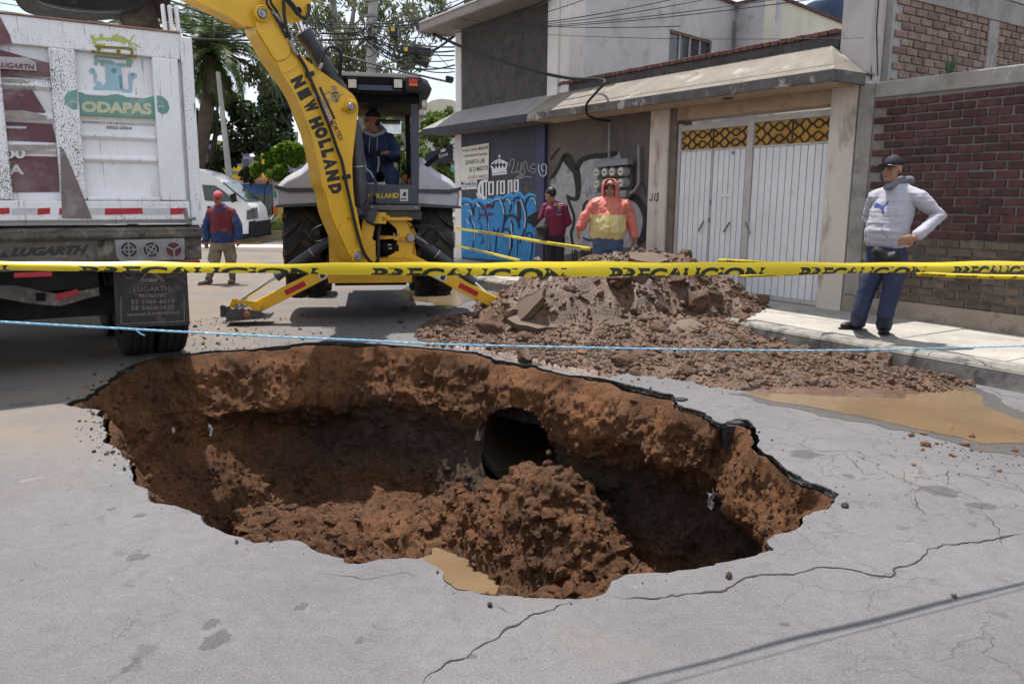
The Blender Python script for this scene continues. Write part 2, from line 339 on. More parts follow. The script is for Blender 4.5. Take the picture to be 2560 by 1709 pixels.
# --- soil of the pit
def soil_mat(wall=True):
    m = bpy.data.materials.new('pit_soil'); m.use_nodes = True; t = m.node_tree; b = t.nodes['Principled BSDF']; L = t.links.new; nw = t.nodes.new
    pos = nw('ShaderNodeNewGeometry').outputs['Position']
    def noise(s, det=6, rg=.6):
        n = nw('ShaderNodeTexNoise'); n.inputs['Scale'].default_value = s; n.inputs['Detail'].default_value = det; n.inputs['Roughness'].default_value = rg; L(pos, n.inputs['Vector']); return n.outputs['Fac']
    def mr(f, a, bb, lo=0., hi=1.):
        n = nw('ShaderNodeMapRange'); [setattr(n.inputs[k+1], 'default_value', q) for k, q in enumerate((a, bb, lo, hi))]; L(f, n.inputs[0]); return n.outputs[0]
    def mixc(f, A, B, mode='MIX'):
        n = nw('ShaderNodeMix'); n.data_type = 'RGBA'; n.blend_type = mode
        for k, q in ((0, f), (6, A), (7, B)):
            if hasattr(q, 'links'): L(q, n.inputs[k])
            else: n.inputs[k].default_value = q
        return n.outputs[2]
    def math_(op, a, bq):
        n = nw('ShaderNodeMath'); n.operation = op
        for k, q in ((0, a), (1, bq)):
            if hasattr(q, 'links'): L(q, n.inputs[k])
            else: n.inputs[k].default_value = q
        return n.outputs[0]
    def gray(f):
        c = nw('ShaderNodeCombineColor'); [L(f, c.inputs[k]) for k in range(3)]; return c.outputs[0]
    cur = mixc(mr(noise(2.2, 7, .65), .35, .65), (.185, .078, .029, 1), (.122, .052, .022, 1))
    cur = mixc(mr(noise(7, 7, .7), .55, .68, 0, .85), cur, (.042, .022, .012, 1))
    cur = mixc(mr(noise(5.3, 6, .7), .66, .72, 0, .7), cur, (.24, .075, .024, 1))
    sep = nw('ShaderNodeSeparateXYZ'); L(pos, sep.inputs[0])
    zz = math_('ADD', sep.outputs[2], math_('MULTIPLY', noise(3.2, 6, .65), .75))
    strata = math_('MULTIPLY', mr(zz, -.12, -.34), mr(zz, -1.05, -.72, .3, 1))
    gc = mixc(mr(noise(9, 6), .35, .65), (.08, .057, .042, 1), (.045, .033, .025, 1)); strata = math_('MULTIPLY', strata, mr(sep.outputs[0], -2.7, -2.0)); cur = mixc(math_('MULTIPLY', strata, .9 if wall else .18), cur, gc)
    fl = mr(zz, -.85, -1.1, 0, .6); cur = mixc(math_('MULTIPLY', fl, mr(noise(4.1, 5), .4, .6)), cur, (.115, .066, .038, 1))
    cur = mixc(1., cur, gray(mr(noise(1.3, 5, .6), .36, .62, .68, 1.18)), 'MULTIPLY'); cur = mixc(1., cur, gray(mr(noise(38, 5, .75), .25, .75, .4, 1.55)), 'MULTIPLY')
    L(cur, b.inputs['Base Color']); b.inputs['Specular IOR Level'].default_value = .3
    L(mr(noise(6, 4), .35, .7, .95, .6), b.inputs['Roughness'])
    bn = nw('ShaderNodeBump'); bn.inputs['Strength'].default_value = 1.; bn.inputs['Distance'].default_value = .03
    L(math_('ADD', math_('ADD', noise(26, 6, .75), math_('MULTIPLY', noise(75, 5, .7), .6)), math_('MULTIPLY', noise(180, 3, .7), .25)), bn.inputs['Height']); L(bn.outputs[0], b.inputs['Normal'])
    return m
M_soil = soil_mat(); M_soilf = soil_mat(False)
FZ = -1.46
def gs(x, y, cx, cy, rx, ry): return np.exp(-(((x-cx)/rx)**2+((y-cy)/ry)**2))
def bumpf(x, y, cx, cy, rx, ry, p=1.): r = np.sqrt(((x-cx)/rx)**2+((y-cy)/ry)**2); return np.clip(1-r, 0, 1)**p
def floor_z(x, y):
    z = FZ+0*x
    z = z+.70*np.clip(bumpf(x, y, .40, 6.62, .80, .9, 1)*1.7, 0, 1)**.8*(1-.35*np.clip((x-.3)/.7, 0, 1))
    z = z+.30*np.clip(bumpf(x, y, -.42, 7.0, .42, .5)*1.6, 0, 1)
    z = z+.34*gs(x, y, -1.6, 6.3, .7, .5)+.16*gs(x, y, -1.1, 6.7, .35, .3)+.2*gs(x, y, -2.1, 5.9, .5, .5)
    z = z+.2*gs(x, y, -2.6, 6.6, .5, .7)
    z = z-.24*gs(x, y, -.62, 6.05, .26, .62)-.14*gs(x, y, -.8, 6.75, .35, .2)+.25*gs(x, y, 1.1, 5.2, .6, .7)
    return z
ang = np.arctan2(rim[:, 1]-RC[1], rim[:, 0]-RC[0]); dC = np.linalg.norm(RC-rim, axis=1)
def wgt(c, wd): d = np.abs((ang-rad(c)+math.pi) % (2*math.pi)-math.pi); return np.clip(1.5-d/rad(wd), 0, 1)
profs = {'back': ((0, .02), (.06, .05), (.3, .25), (.46, .42), (.54, .44), (.64, .3), (.8, .2), (1.1, .28), (1.5, .55)),
         'mid': ((0, .02), (.06, .04), (.3, .2), (.5, .3), (.8, .34), (1.1, .42), (1.5, .6)),
         'right': ((0, .02), (.08, .04), (.25, .12), (.42, .16), (.52, .02), (.7, -.14), (1.0, -.22), (1.5, -.2)),
         'left': ((0, .02), (.06, .04), (.3, .13), (.5, .2), (.7, .42), (1.0, .85), (1.5, 1.5)),
         'front': ((0, .0), (.08, -.01), (.5, .0), (1.5, .1))}
ws = {'back': wgt(117, 17), 'mid': wgt(76, 24)*.8, 'right': wgt(22, 32)+wgt(-15, 22), 'left': wgt(173, 34), 'front': wgt(-95, 62)}
for k_ in ws:
    for _ in range(3): ws[k_] = np.convolve(np.r_[ws[k_][-45:], ws[k_], ws[k_][:45]], np.ones(91)/91, 'valid')
tot = sum(ws.values())+1e-6; ND = 96; NF = 110
jr = np.linspace(0, 1, ND)**.9; rws = []
RS = rim[::1]
low = rim*1.
for k in range(6): low = (np.roll(low, 12, 0)+low+np.roll(low, -12, 0))/3
jit = .0
for j in range(ND):
    d = .05+jr[j]*1.37; off = sum(w_*np.interp(d, [q[0] for q in profs[n_]], [q[1] for q in profs[n_]]) for n_, w_ in ws.items())/tot
    off = off*np.clip(dC/1.6, .15, 1)*(1+.75*fbm(np.c_[low, np.full(NR, 3.1)], .9, 3, .55, 61))+.07*fbm(np.c_[low, np.full(NR, d*.8)], 2.3, 3, .55, 63)*np.clip(d*5, 0, 1)
    blend = np.clip((d-.05)/.35, 0, 1); base = rim*(1-blend)+low*blend
    ec = RC-base; ln = np.linalg.norm(ec, axis=1)[:, None]; pp = base+ec/ln*np.minimum(off[:, None], ln*.7)
    rws.append(np.c_[pp, -d+np.clip(1-jr[j]*6, 0, 1)*(.065-.06*lipn)])
bz = rws[-1]
for j in range(1, NF+1):
    t = (j/NF)**1.0*.995; pp = bz[:, :2]+(RC+np.array([.2, 0.2])-bz[:, :2])*t; z = floor_z(pp[:, 0], pp[:, 1]); bl = np.clip(t*16, 0, 1)
    rws.append(np.c_[pp, bz[:, 2]*(1-bl)+z*bl])
V = np.vstack(rws); NRW = len(rws)
for j in range(0): # walls never dive under the talus
    zf = floor_z(V[j*NR:(j+1)*NR, 0], V[j*NR:(j+1)*NR, 1]); V[j*NR:(j+1)*NR, 2] = np.maximum(V[j*NR:(j+1)*NR, 2], np.minimum(zf-3*(1-np.clip((ws['left']+ws['back']+ws['mid'])*1.6, 0, 1)), -.2))
G = V.reshape(NRW, NR, 3); du = np.roll(G, -1, 1)-np.roll(G, 1, 1); dv = np.gradient(G, axis=0); nrm = np.cross(du, dv); nrm /= np.linalg.norm(nrm, axis=2)[..., None]+1e-9
nrm = nrm.reshape(-1, 3); nrm = np.where((nrm*(np.r_[RC, .5]-V)).sum(1)[:, None] < 0, -nrm, nrm)
amp = np.repeat(np.clip(np.arange(NRW)/10., .1, 1), NR)
disp = fbm(V, 1.5, 4, .55, 5)*.16+fbm(V, 4.3, 4, .6, 9)*.075+fbm(V, 8, 3, .55, 17, True)*.022+fbm(V, 21, 4, .65, 21)*.04
disp += np.clip(fbm(V, 10, 2, .5, 33), 0, 1)**2*.09*(fbm(V, 1.1, 2, .5, 35) > -.2)
smooth_zone = np.clip((-.55-V[:, 2])*4, 0, 1)*np.clip(1.2-np.abs(V[:, 2]+.9)*1.6, 0, 1)*np.repeat(np.ones(NRW), NR)   # clay band is smoother
disp *= 1-.55*smooth_zone*(np.arange(len(V)) < ND*NR)
V = V+nrm*(disp*amp)[:, None]
V[:, 2] = np.minimum(V[:, 2], np.tile(-.008-.045*lipn, NRW))
# drain pipe broken through in the back wall
PA = np.array([.12, 7.42, -.76]); PD = np.array([.24, .97, .02]); PD /= np.linalg.norm(PD); PR = .41
i0 = np.arange(NR)
F = np.vstack([np.c_[i0+k*NR, (i0+1) % NR+k*NR, (i0+1) % NR+(k+1)*NR, i0+(k+1)*NR] for k in range(NRW-1)])
fc = V[F].mean(1); rel = fc-PA; ax = rel@PD; rd = np.linalg.norm(rel-ax[:, None]*PD, axis=1)
kill = (rd < PR*(1.0+.12*fbm(fc, 4, 3, .5, 3))) & (ax > -.75) & (ax < 1.3) & (fc[:, 2] > -1.25) & (np.repeat(np.arange(NRW-1), NR) < ND-4)
F = F[~kill]; F = F[:, ::-1]
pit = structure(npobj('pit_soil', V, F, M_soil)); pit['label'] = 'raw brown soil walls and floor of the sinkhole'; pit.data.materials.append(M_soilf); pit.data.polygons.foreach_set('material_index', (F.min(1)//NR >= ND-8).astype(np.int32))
M_conc_old = mat('pipe_concrete', (.085, .06, .04), .85, .3, 6, .7, 50, c2=(.075, .042, .022), c2s=3, c2t=(.45, .6), world=True)
mb = MB(); ex = np.cross(PD, [0, 0, 1]); ex /= np.linalg.norm(ex); ey = np.cross(ex, PD); nA = 40
def prow(t0s, r): return [Vector(PA+PD*t0s[k]+(ex*math.cos(2*math.pi*k/nA)+ey*math.sin(2*math.pi*k/nA))*r) for k in range(nA)]
starts = [.10-.14*max(0, math.cos(2*math.pi*k/nA-math.pi))**2*(1+.12*math.sin(k*2.3)) - .03*math.sin(k*5.1) for k in range(nA)]
far = [2.6]*nA
mb.loft([prow(far, PR), prow([.8]*nA, PR), prow(starts, PR), prow([q-.01 for q in starts], PR+.055), prow([.8]*nA, PR+.055), prow(far, PR+.055)], cap=False)
mb.loft([prow([2.55]*nA, PR+.05), prow([2.6]*nA, PR+.05)])
mc = MB(); mc.loft([prow([.13]*nA, PR), prow([-.06]*nA, PR+.03), prow([.0]*nA, PR+.08), prow([.2]*nA, PR+.2), prow([.5]*nA, PR+.3)], cap=False); mc.xf(lambda p: Vector((p.x, p.y, min(p.z, -.2)))); mc.build('soil_collar', M_soil, pit, True)
tag(mb.build('drain_pipe', M_conc_old, None, True, angle=60), 'broken round concrete drain pipe opening in the back wall of the pit', 'drain pipe')
sb = MB(); x0_, x1_, y0_, y1_, zb_, zt_ = -7., 6., 1., 10.6, -2.7, -.1  # unseen open-topped soil shell, added to stop sky showing through gaps
sb.add([(x0_, y0_, zb_), (x1_, y0_, zb_), (x1_, y1_, zb_), (x0_, y1_, zb_), (x0_, y0_, zt_), (x1_, y0_, zt_), (x1_, y1_, zt_), (x0_, y1_, zt_)], [(0, 1, 2, 3), (0, 4, 5, 1), (1, 5, 6, 2), (2, 6, 7, 3), (3, 7, 4, 0)])
structure(sb.build('sky_gap_shell', M_soil))['label'] = 'unseen soil shell added round the sinkhole to block sky gaps'
# muddy water
def water(name, col_, rough=.06, bump=.04):
    return mat(name, col_, rough, .12, 2, bump, 12, spec=.5, c2=(col_[0]*1.12, col_[1]*1.1, col_[2]*1.05), c2s=2.5, world=True)
M_mudw = water('muddy_water', (.175, .118, .068), .04, .35)
def puddle(name, pts, z, m, label, step=.05, jag=.03):
    P = resample([p[:2] for p in pts], step); q = np.c_[P, np.zeros(len(P))]; P = P+np.c_[fbm(q, 3, 4, .6, 1), fbm(q, 3, 4, .6, 2)]*jag*2
    mb = MB(); poly2(mb, P, lambda x, y: (x, y, z)); o = structure(upward(mb).build(name, m)); o['label'] = label; return o
puddle('puddle', [(-1.35, 5.0), (-.9, 4.2), (.3, 4.3), (.25, 5.6), (-.1, 6.25), (-.7, 6.65), (-1.3, 6.5), (-1.2, 5.6)], FZ-.045, M_mudw, 'muddy water on the floor of the sinkhole')
puddle('puddle', [gnd(*p) for p in ((1860,985),(2080,990),(2250,985),(2320,975),(2400,966),(2440,985),(2480,1020),(2570,1058),(2700,1085),(2700,1135),(2570,1112),(2450,1108),(2330,1082),(2200,1052),(2050,1022),(1940,1003))], .005, M_mudw, 'long tan muddy puddle in the gutter beside the kerb')
puddle('puddle', [gnd(*p) for p in ((985,735),(1040,706),(1110,694),(1190,690),(1225,702),(1190,745),(1120,775),(1080,757),(1010,748))], .005, M_mudw, 'muddy puddle under the right rear tyre of the backhoe')
puddle('puddle', [gnd(*p) for p in ((1080,850),(1100,828),(1150,820),(1210,830),(1215,850),(1170,862),(1110,862))], .006, M_mudw, 'small tan puddle between the pit and the spoil heap')
puddle('puddle', [gnd(*p) for p in ((1255,880),(1300,868),(1400,865),(1430,885),(1390,915),(1320,905))], .007, M_mudw, 'small muddy puddle at the back edge of the pit')
M_wet = mat('wet_asphalt', (.085, .08, .078), .4, .3, 30, .5, 120, c2=(.1, .085, .07), c2s=5, c2t=(.5, .65), world=True)
puddle('wet_patch', [gnd(*p) for p in ((1840,988),(1960,1012),(2060,1034),(2200,1066),(2330,1098),(2450,1128),(2570,1136),(2720,1160),(2720,1062),(2570,1035),(2490,1003),(2440,968),(2330,958),(2200,985),(2000,985))], .0025, M_wet, 'damp dark asphalt fringe round the gutter puddle', .03, .09)
# --- long cracks: ragged dark openings
M_crack = mat('crack_dark', (.035, .032, .03), .95, 0)
def crack(px, w, seed):
    P = resample([gnd(*p)[:2] for p in px], .02, False); q = np.c_[P, np.zeros(len(P))+seed]
    P = P+np.c_[fbm(q, 3, 5, .62, 1), fbm(q, 3, 5, .62, 2)]*.09; n = len(P); mb = MB(); pr = []
    ww = w*.6*(.3+.7*np.abs(fbm(q, 9, 3, .6, 5))*2.2)*np.clip(np.minimum(np.arange(n), np.arange(n)[::-1])/8, .1, 1)
    for i in range(n):
        d = P[min(i+1, n-1)]-P[max(i-1, 0)]; d /= np.linalg.norm(d)+1e-9; a = np.array([-d[1], d[0]])*ww[i]/2
        pr.append(((*(P[i]+a), .003), (*(P[i]-a), .003)))
    mb.strip(pr, 0); return upward(mb).build('crack', M_crack, road)
for k, (px, w) in enumerate([
    (((1515,1483),(1600,1492),(1690,1488),(1790,1478),(1870,1452),(1890,1440),(1960,1436),(2040,1418),(2130,1420),(2230,1440),(2240,1412),(2310,1395),(2360,1368),(2440,1352),(2500,1345),(2570,1330)), .02),
    (((1445,1502),(1400,1522),(1330,1535),(1300,1545),(1240,1583),(1190,1612),(1150,1640),(1100,1670),(1050,1712)), .017),
    (((1330,1538),(1275,1540),(1245,1525),(1195,1498)), .010),
    (((790,1440),(860,1452),(930,1455),(1000,1440),(1060,1450)), .007),
    (((2460,1265),(2475,1300),(2500,1345),(2520,1380)), .011),
    (((2240,1165),(2260,1200),(2300,1215),(2345,1228),(2400,1240),(2460,1265)), .011),
    (((2345,1228),(2385,1180),(2450,1195),(2560,1215)), .009),
    (((2097,1130),(2150,1190),(2230,1180)), .008), (((1960,1100),(2060,1130),(2130,1125),(2240,1165)), .008),
    (((2030,1010),(2060,1035),(2110,1040)), .009), (((2130,1420),(2180,1445),(2280,1430)), .007), (((1690,1488),(1730,1520),(1800,1530)), .006), (((2300,1215),(2290,1270),(2320,1290)), .008)]): crack(px, w, k*3.1)
M_stain = mat('old_oil_stain', (.085, .077, .073), .8, .3, 30, 0, world=True, alpha=.34)
def stain(x, y, r0, r1, m, seed):
    c = gnd(x, y); a = np.linspace(0, 2*math.pi, 26, endpoint=False); q = np.c_[np.cos(a), np.sin(a), np.full(26, seed*3.3)]; rr = 1+fbm(q, 1.3, 4, .65, 3)*.9; mb = MB()
    poly2(mb, [(c.x+.7*r0*math.cos(t)*k, c.y+.7*r1*math.sin(t)*k) for t, k in zip(a, rr)], lambda X, Y_: (X, Y_, .0016+.0002*(seed % 5))); upward(mb).build('stain', m, road)
for k, (x, y, r0, r1) in enumerate(((280,1272,.035,.03),(349,1289,.05,.04),(342,1392,.06,.05),(752,1516,.03,.04),(340,1652,.025,.03),(318,1670,.03,.03),(540,1600,.06,.09),(525,1560,.04,.05),(2010,1135,.16,.12),(2350,1225,.14,.1),(2460,1265,.1,.07),(1830,1062,.07,.06),(1180,1640,.03,.02),(2120,1190,.05,.05),(900,1600,.02,.03),(1960,1560,.03,.02))): stain(x, y, r0, r1, M_stain, k)
# --- kerb and sidewalk
M_walk = mat('sidewalk_concrete', (.36, .335, .30), .88, .16, 2.5, .35, 90, c2=(.26, .235, .205), c2s=2.2, c2t=(.52, .68), c3=(.41, .385, .35), c3s=5, world=True)
M_kerb = mat('kerb_concrete', (.26, .24, .215), .9, .25, 6, .7, 60, c2=(.12, .11, .1), c2s=5, c2t=(.5, .62), c3=(.5, .33, .06), c3s=7, c3t=(.63, .68), world=True)
swk = structure(thing('sidewalk', 'pale concrete sidewalk along the walls', None)); rs = random.Random(4)
s = -5.0
while s < 12:
    ln = 1.15
    for (o0, o1) in ((-.15, .85), (.855, 1.6)):
        mb = MB(); hz = .2+rs.uniform(-.004, .004)
        mb.par(W(s+.004, o0, -.1), U*(ln-.008), NN*(o1-o0-.005), Vector((0, 0, hz+.1))); mb.build('paving_slab', M_walk, swk, bevel=.008)
    s += ln
krb = structure(thing('kerb', 'worn concrete kerb with traces of yellow paint', None)); s = -5.
while s < 12:
    mb = MB(); P = [W(s+.004, 1.6, -.1), W(s+.004, 1.6, .2), W(s+.004, 1.76, .2), W(s+.004, 1.8, .16), W(s+.004, 1.82, -.1)]; mb.prism(P, U*(.99))
    mb.build('kerb_stone', M_kerb, krb, bevel=.012); s += 1.
mb = MB()
for px in (((2400,915),(2450,905),(2500,925),(2560,932)), ((2090,818),(2150,830),(2170,842)), ((2310,880),(2380,878),(2470,905))):
    P = resample([gnd(*p, .205)[:2] for p in px], .03, False); q = np.c_[P, np.zeros(len(P))]; P = P+np.c_[fbm(q, 5, 4, .6, 1), fbm(q, 5, 4, .6, 2)]*.04
    stroke2(mb, P, .009, lambda x, y: (x, y, .2075), 1)
mb.build('crack', M_crack, swk)
# ================================================================ rocks, spoil heap, mud
def ico(sub, seed, rough=.25, flat=1.):
    bm = bmesh.new(); bmesh.ops.create_icosphere(bm, subdivisions=sub, radius=1); v = np.array([p.co[:] for p in bm.verts]); f = np.array([[q.index for q in x.verts] for x in bm.faces]); bm.free()
    v = v*(1+fbm(v, 1.1, 3, .6, seed)[:, None]*rough*2.2); v = v*np.array([1, .8, .62*flat])
    for k in range(5):   # a few broken planes
        n = np.random.default_rng(seed*9+k).normal(size=3); n /= np.linalg.norm(n); d = v@n; v = v-n*np.clip(d-.62, 0, 9)[:, None]*.85
    return v, f
ROCKS = [ico(1, k, .22) for k in range(6)]; BIGR = [ico(3, 50+k, .26) for k in range(8)]
def scatter(name, pts, sizes, m, parent=None, src=ROCKS, seed=1):
    r = np.random.default_rng(seed); VV = []; FF = []; o = 0
    for p, s_ in zip(pts, sizes):
        v, f = src[r.integers(len(src))]; a = r.uniform(0, 6.28, 3); ca, sa = np.cos(a), np.sin(a)
        Rm = np.array([[ca[0], -sa[0], 0], [sa[0], ca[0], 0], [0, 0, 1]])@np.array([[1, 0, 0], [0, ca[1], -sa[1]], [0, sa[1], ca[1]]])
        VV.append((v*s_*r.uniform(.8, 1.2, 3))@Rm.T+np.asarray(p)); FF.append(f+o); o += len(v)
    return npobj(name, np.vstack(VV), np.vstack(FF), m, parent, False)
M_mud = mat('wet_spoil', (.112, .06, .034), .34, .5, 5, 1.8, 60, c2=(.088, .038, .016), c2s=2.0, c2t=(.5, .64), c3=(.165, .108, .07), c3s=7, c3t=(.58, .7), spec=.5, world=True)
M_mudpool = mat('liquid_mud', (.31, .205, .125), .2, .2, 4, .5, 30, c2=(.2, .13, .085), c2s=6, c2t=(.5, .65), spec=.5, world=True)
MUD = np.array([gnd(*p)[:2] for p in ((1035,842),(1080,805),(1180,790),(1200,740),(1330,700),(1700,700),(1990,780),(2030,838),(2150,878),(2240,905),(2330,935),(2430,966),(2350,972),(2290,988),(2200,996),(2060,992),(1950,985),(1860,978),(1760,967),(1660,945),(1570,935),(1480,950),(1400,965),(1300,940),(1210,910),(1130,895))])
MUD = resample(MUD, .06); _m3 = np.c_[MUD, np.zeros(len(MUD))]; MUD = MUD+np.c_[fbm(_m3, 2.2, 4, .6, 31), fbm(_m3, 2.2, 4, .6, 32)]*.12
gx = np.arange(-1.7, 4.6, .024); gy = np.arange(5.6, 12.9, .024); GX, GY = np.meshgrid(gx, gy); P2 = np.c_[GX.ravel(), GY.ravel()]; P3 = np.c_[P2, np.zeros(len(P2))]
wx = P2[:, 0]+fbm(P3, 1.3, 3, .5, 2)*.22; wy = P2[:, 1]+fbm(P3, 1.3, 3, .5, 6)*.22
def cone(cx, cy, rx, ry, h, pl): r = np.sqrt(((wx-cx)/rx)**2+((wy-cy)/ry)**2); return h*np.clip((1-r)/(1-pl), 0, 1)**1.15
def smax(a, b, k=.12): h = np.clip(.5+.5*(a-b)/k, 0, 1); return b*(1-h)+a*h+k*h*(1-h)
hh = smax(cone(1.62, 10.15, 1.8, 1.65, .86, .4), cone(.8, 10.0, 1.4, 1.25, .72, .4)); hh = smax(hh, cone(.0, 10.2, .85, .7, .34, .2)); hh = smax(hh, cone(2.2, 8.9, 1.6, 1.4, .30, .1)); hh = smax(hh, cone(.9, 8.7, 1.5, 1.1, .24, .1)); hh = smax(hh, cone(2.55, 10.3, 1.2, 1.3, .6, .2))
hh = hh-hh.min()
ins = inside(P2, MUD); ds = edgedist(P2, MUD)*np.where(ins, 1, -1); skirt = np.clip(ds*.3, -.2, .045)
hh = np.maximum(hh*1.06-.04, skirt)
rough = np.clip(hh*3, .25, 1)
hh = hh+(fbm(P3, 2.2, 3, .5, 8)*.13+fbm(P3, 6, 4, .6, 9)*.09+np.clip(fbm(P3, 13, 3, .6, 12), 0, 1)*.09)*rough*(hh > -.05)
hh = np.where(inside(P2, rim[::3]), np.minimum(hh, -.2), hh); hh = np.where(edgedist(P2, RIM_W:=[tuple(q) for q in rim[::12]]) < .06, np.minimum(hh, -.02), hh)
nxg, nyg = len(gx), len(gy); HZ = hh.reshape(nyg, nxg)
def hp(x, y): return float(HZ[min(max(int((y-gy[0])/.024), 0), nyg-1), min(max(int((x-gx[0])/.024), 0), nxg-1)])
ii = np.arange(nxg*nyg).reshape(nyg, nxg); F = np.stack([ii[:-1, :-1], ii[:-1, 1:], ii[1:, 1:], ii[1:, :-1]], -1).reshape(-1, 4)
hv = hh[F].max(1); F = F[hv > -.03]
used_ = np.unique(F); rmap = np.full(nxg*nyg, -1); rmap[used_] = np.arange(len(used_))
heap = npobj('spoil_heap', np.c_[P2, hh][used_], rmap[F], M_mud); tag(heap, 'large heap of wet brown excavated soil in front of the white gate', 'soil heap')
# loose clods: thousands, uncountable
r_ = np.random.default_rng(3); pts = []; sz = []
for _ in range(40000):
    x = r_.uniform(-1.4, 4.3); y = r_.uniform(6.4, 12.2); h = hp(x, y)
    if h < -.004: continue
    s_ = .012*r_.pareto(2.2)+.011
    if s_ > .075: continue
    pts.append((x, y, h+s_*.25)); sz.append(s_)
stuff(tag(scatter('loose_clods', pts[:15000], sz[:15000], M_mud), 'countless small wet clods strewn over the spoil heap', 'clods'))
pts = []; sz = []
for _ in range(900):   # crumbs on the road round the pit and under the backhoe
    c = ((-2.9, 9.0, .9, .35), (-3.3, 8.5, .5, .4), (-3.4, 9.9, .45, .25), (-1.2, 9.3, 1.4, .7), (-.5, 10.3, .4, .4), (-.9, 9.4, .4, .5), (2.85, 4.9, .25, .2), (1.2, 6.6, 1.2, .25))[r_.integers(8)]
    x, y = r_.normal(c[0], c[2]), r_.normal(c[1], c[3])
    if inside(np.array([[x, y]]), rim_c)[0] or y < 4: continue
    s_ = .006+.006*r_.pareto(2.5); s_ = min(s_, .035); pts.append((x, y, s_*.4)); sz.append(s_)
stuff(tag(scatter('soil_crumbs', pts, sz, mat('dry_crumbs', (.16, .09, .052), .9, .4, 20, world=True), seed=5), 'brown soil crumbs scattered on the road behind the pit', 'crumbs'))
pts = []; sz = []
for _ in range(1000):  # black crumbs along the lip
    i = r_.integers(NR); 
    lf = (-2.2 > rim[i, 0]) or r_.random() < .12
    if not lf: continue
    d = abs(r_.normal(0, .09)); p = rim[i]-toC[i]*d; s_ = min(.003+.004*r_.pareto(2.2), .018); pts.append((*p, s_*.4)); sz.append(s_)
stuff(tag(scatter('asphalt_crumbs', pts, sz, M_tar, seed=6), 'black asphalt crumbs along the broken lip of the pit', 'crumbs'))
# clods inside the pit
bv = BVHTree.FromPolygons([tuple(p) for p in V], [tuple(int(q) for q in f) for f in (np.vstack([np.c_[i0+k*NR, (i0+1) % NR+k*NR, (i0+1) % NR+(k+1)*NR, i0+(k+1)*NR] for k in range(ND-20, NRW-1)]))[:, ::-1]]) if False else None
sel = r_.integers(0, ND*NR, 9000); ps = V[sel]; okw = (ps[:, 2] < -.1) & (np.linalg.norm(ps-PA, axis=1) > .6); ps = ps[okw]; ps = ps+nrm[sel][okw]*.004
stuff(tag(scatter('wall_crumbs', [tuple(p) for p in ps], np.minimum(.008+.009*r_.pareto(2.4, len(ps)), .045), M_soil, seed=18), 'countless crumbs of soil clinging to the pit walls', 'clods'))
pz = V[(ND)*NR:]; sel = r_.integers(0, len(pz), 6500); ps = pz[sel]; q = np.linalg.norm(ps[:, :2]-RC, axis=1); ok = (q > .25) & (ps[:, 2] > FZ-.03); ps = ps[ok]
stuff(tag(scatter('pit_clods', [tuple(p) for p in ps], np.minimum(.012+.014*r_.pareto(2.0, len(ps)), .095), M_soilf, seed=8), 'crumbled brown soil on the floor of the sinkhole', 'clods'))
pts = []; sz = []
for _ in range(9000):
    x = r_.uniform(-1.2, 3.9); y = r_.uniform(6.9, 11.6); h = hp(x, y)
    if h < .02 or len(pts) > 620 or (h < .12 and r_.random() < .75): continue
    s_ = min(.03+.022*r_.pareto(2.4), .12); pts.append((x, y, h+s_*.15)); sz.append(s_)
stuff(tag(scatter('wet_lumps', pts, sz, M_mud, src=[ico(2, 80+k, .3) for k in range(6)], seed=12), 'countless wet fist sized lumps bedded in the spoil heap', 'clods'))
# single large lumps and broken asphalt slabs
LUMPM = [None]*len(BIGR)
def lump(p, s_, rot, name, label, m, group=None, flat=(1, 1, 1)):
    k = lump.n % len(BIGR); lump.n += 1
    if LUMPM[k] is None:
        v, f = BIGR[k]; me = bpy.data.meshes.new('lump'); me.from_pydata([tuple(a) for a in v], [], [tuple(int(c) for c in b) for b in f]); LUMPM[k] = me
    me = LUMPM[k].copy(); me.materials.append(m); o = bpy.data.objects.new(name, me); col.objects.link(o)
    o.location = p; o.rotation_euler = rot; o.scale = (s_*flat[0], s_*flat[1], s_*flat[2]); return tag(o, label, 'soil lump', group)
lump.n = 0
M_lump = mat('lump_soil', (.112, .058, .031), .7, .4, 9, 1.6, 26, c2=(.16, .112, .08), c2s=6, c2t=(.55, .66), c3=(.09, .05, .03), c3s=5, c3t=(.58, .66))
def heap_at(x, y):   # march a sight line to the heap surface
    d = ray(x, y); t = 6/d.y
    while t*d.y < 13:
        p = CC+d*t
        if p.z < hp(p.x, p.y): return p
        t += .02/d.y
    return gnd(x, y)
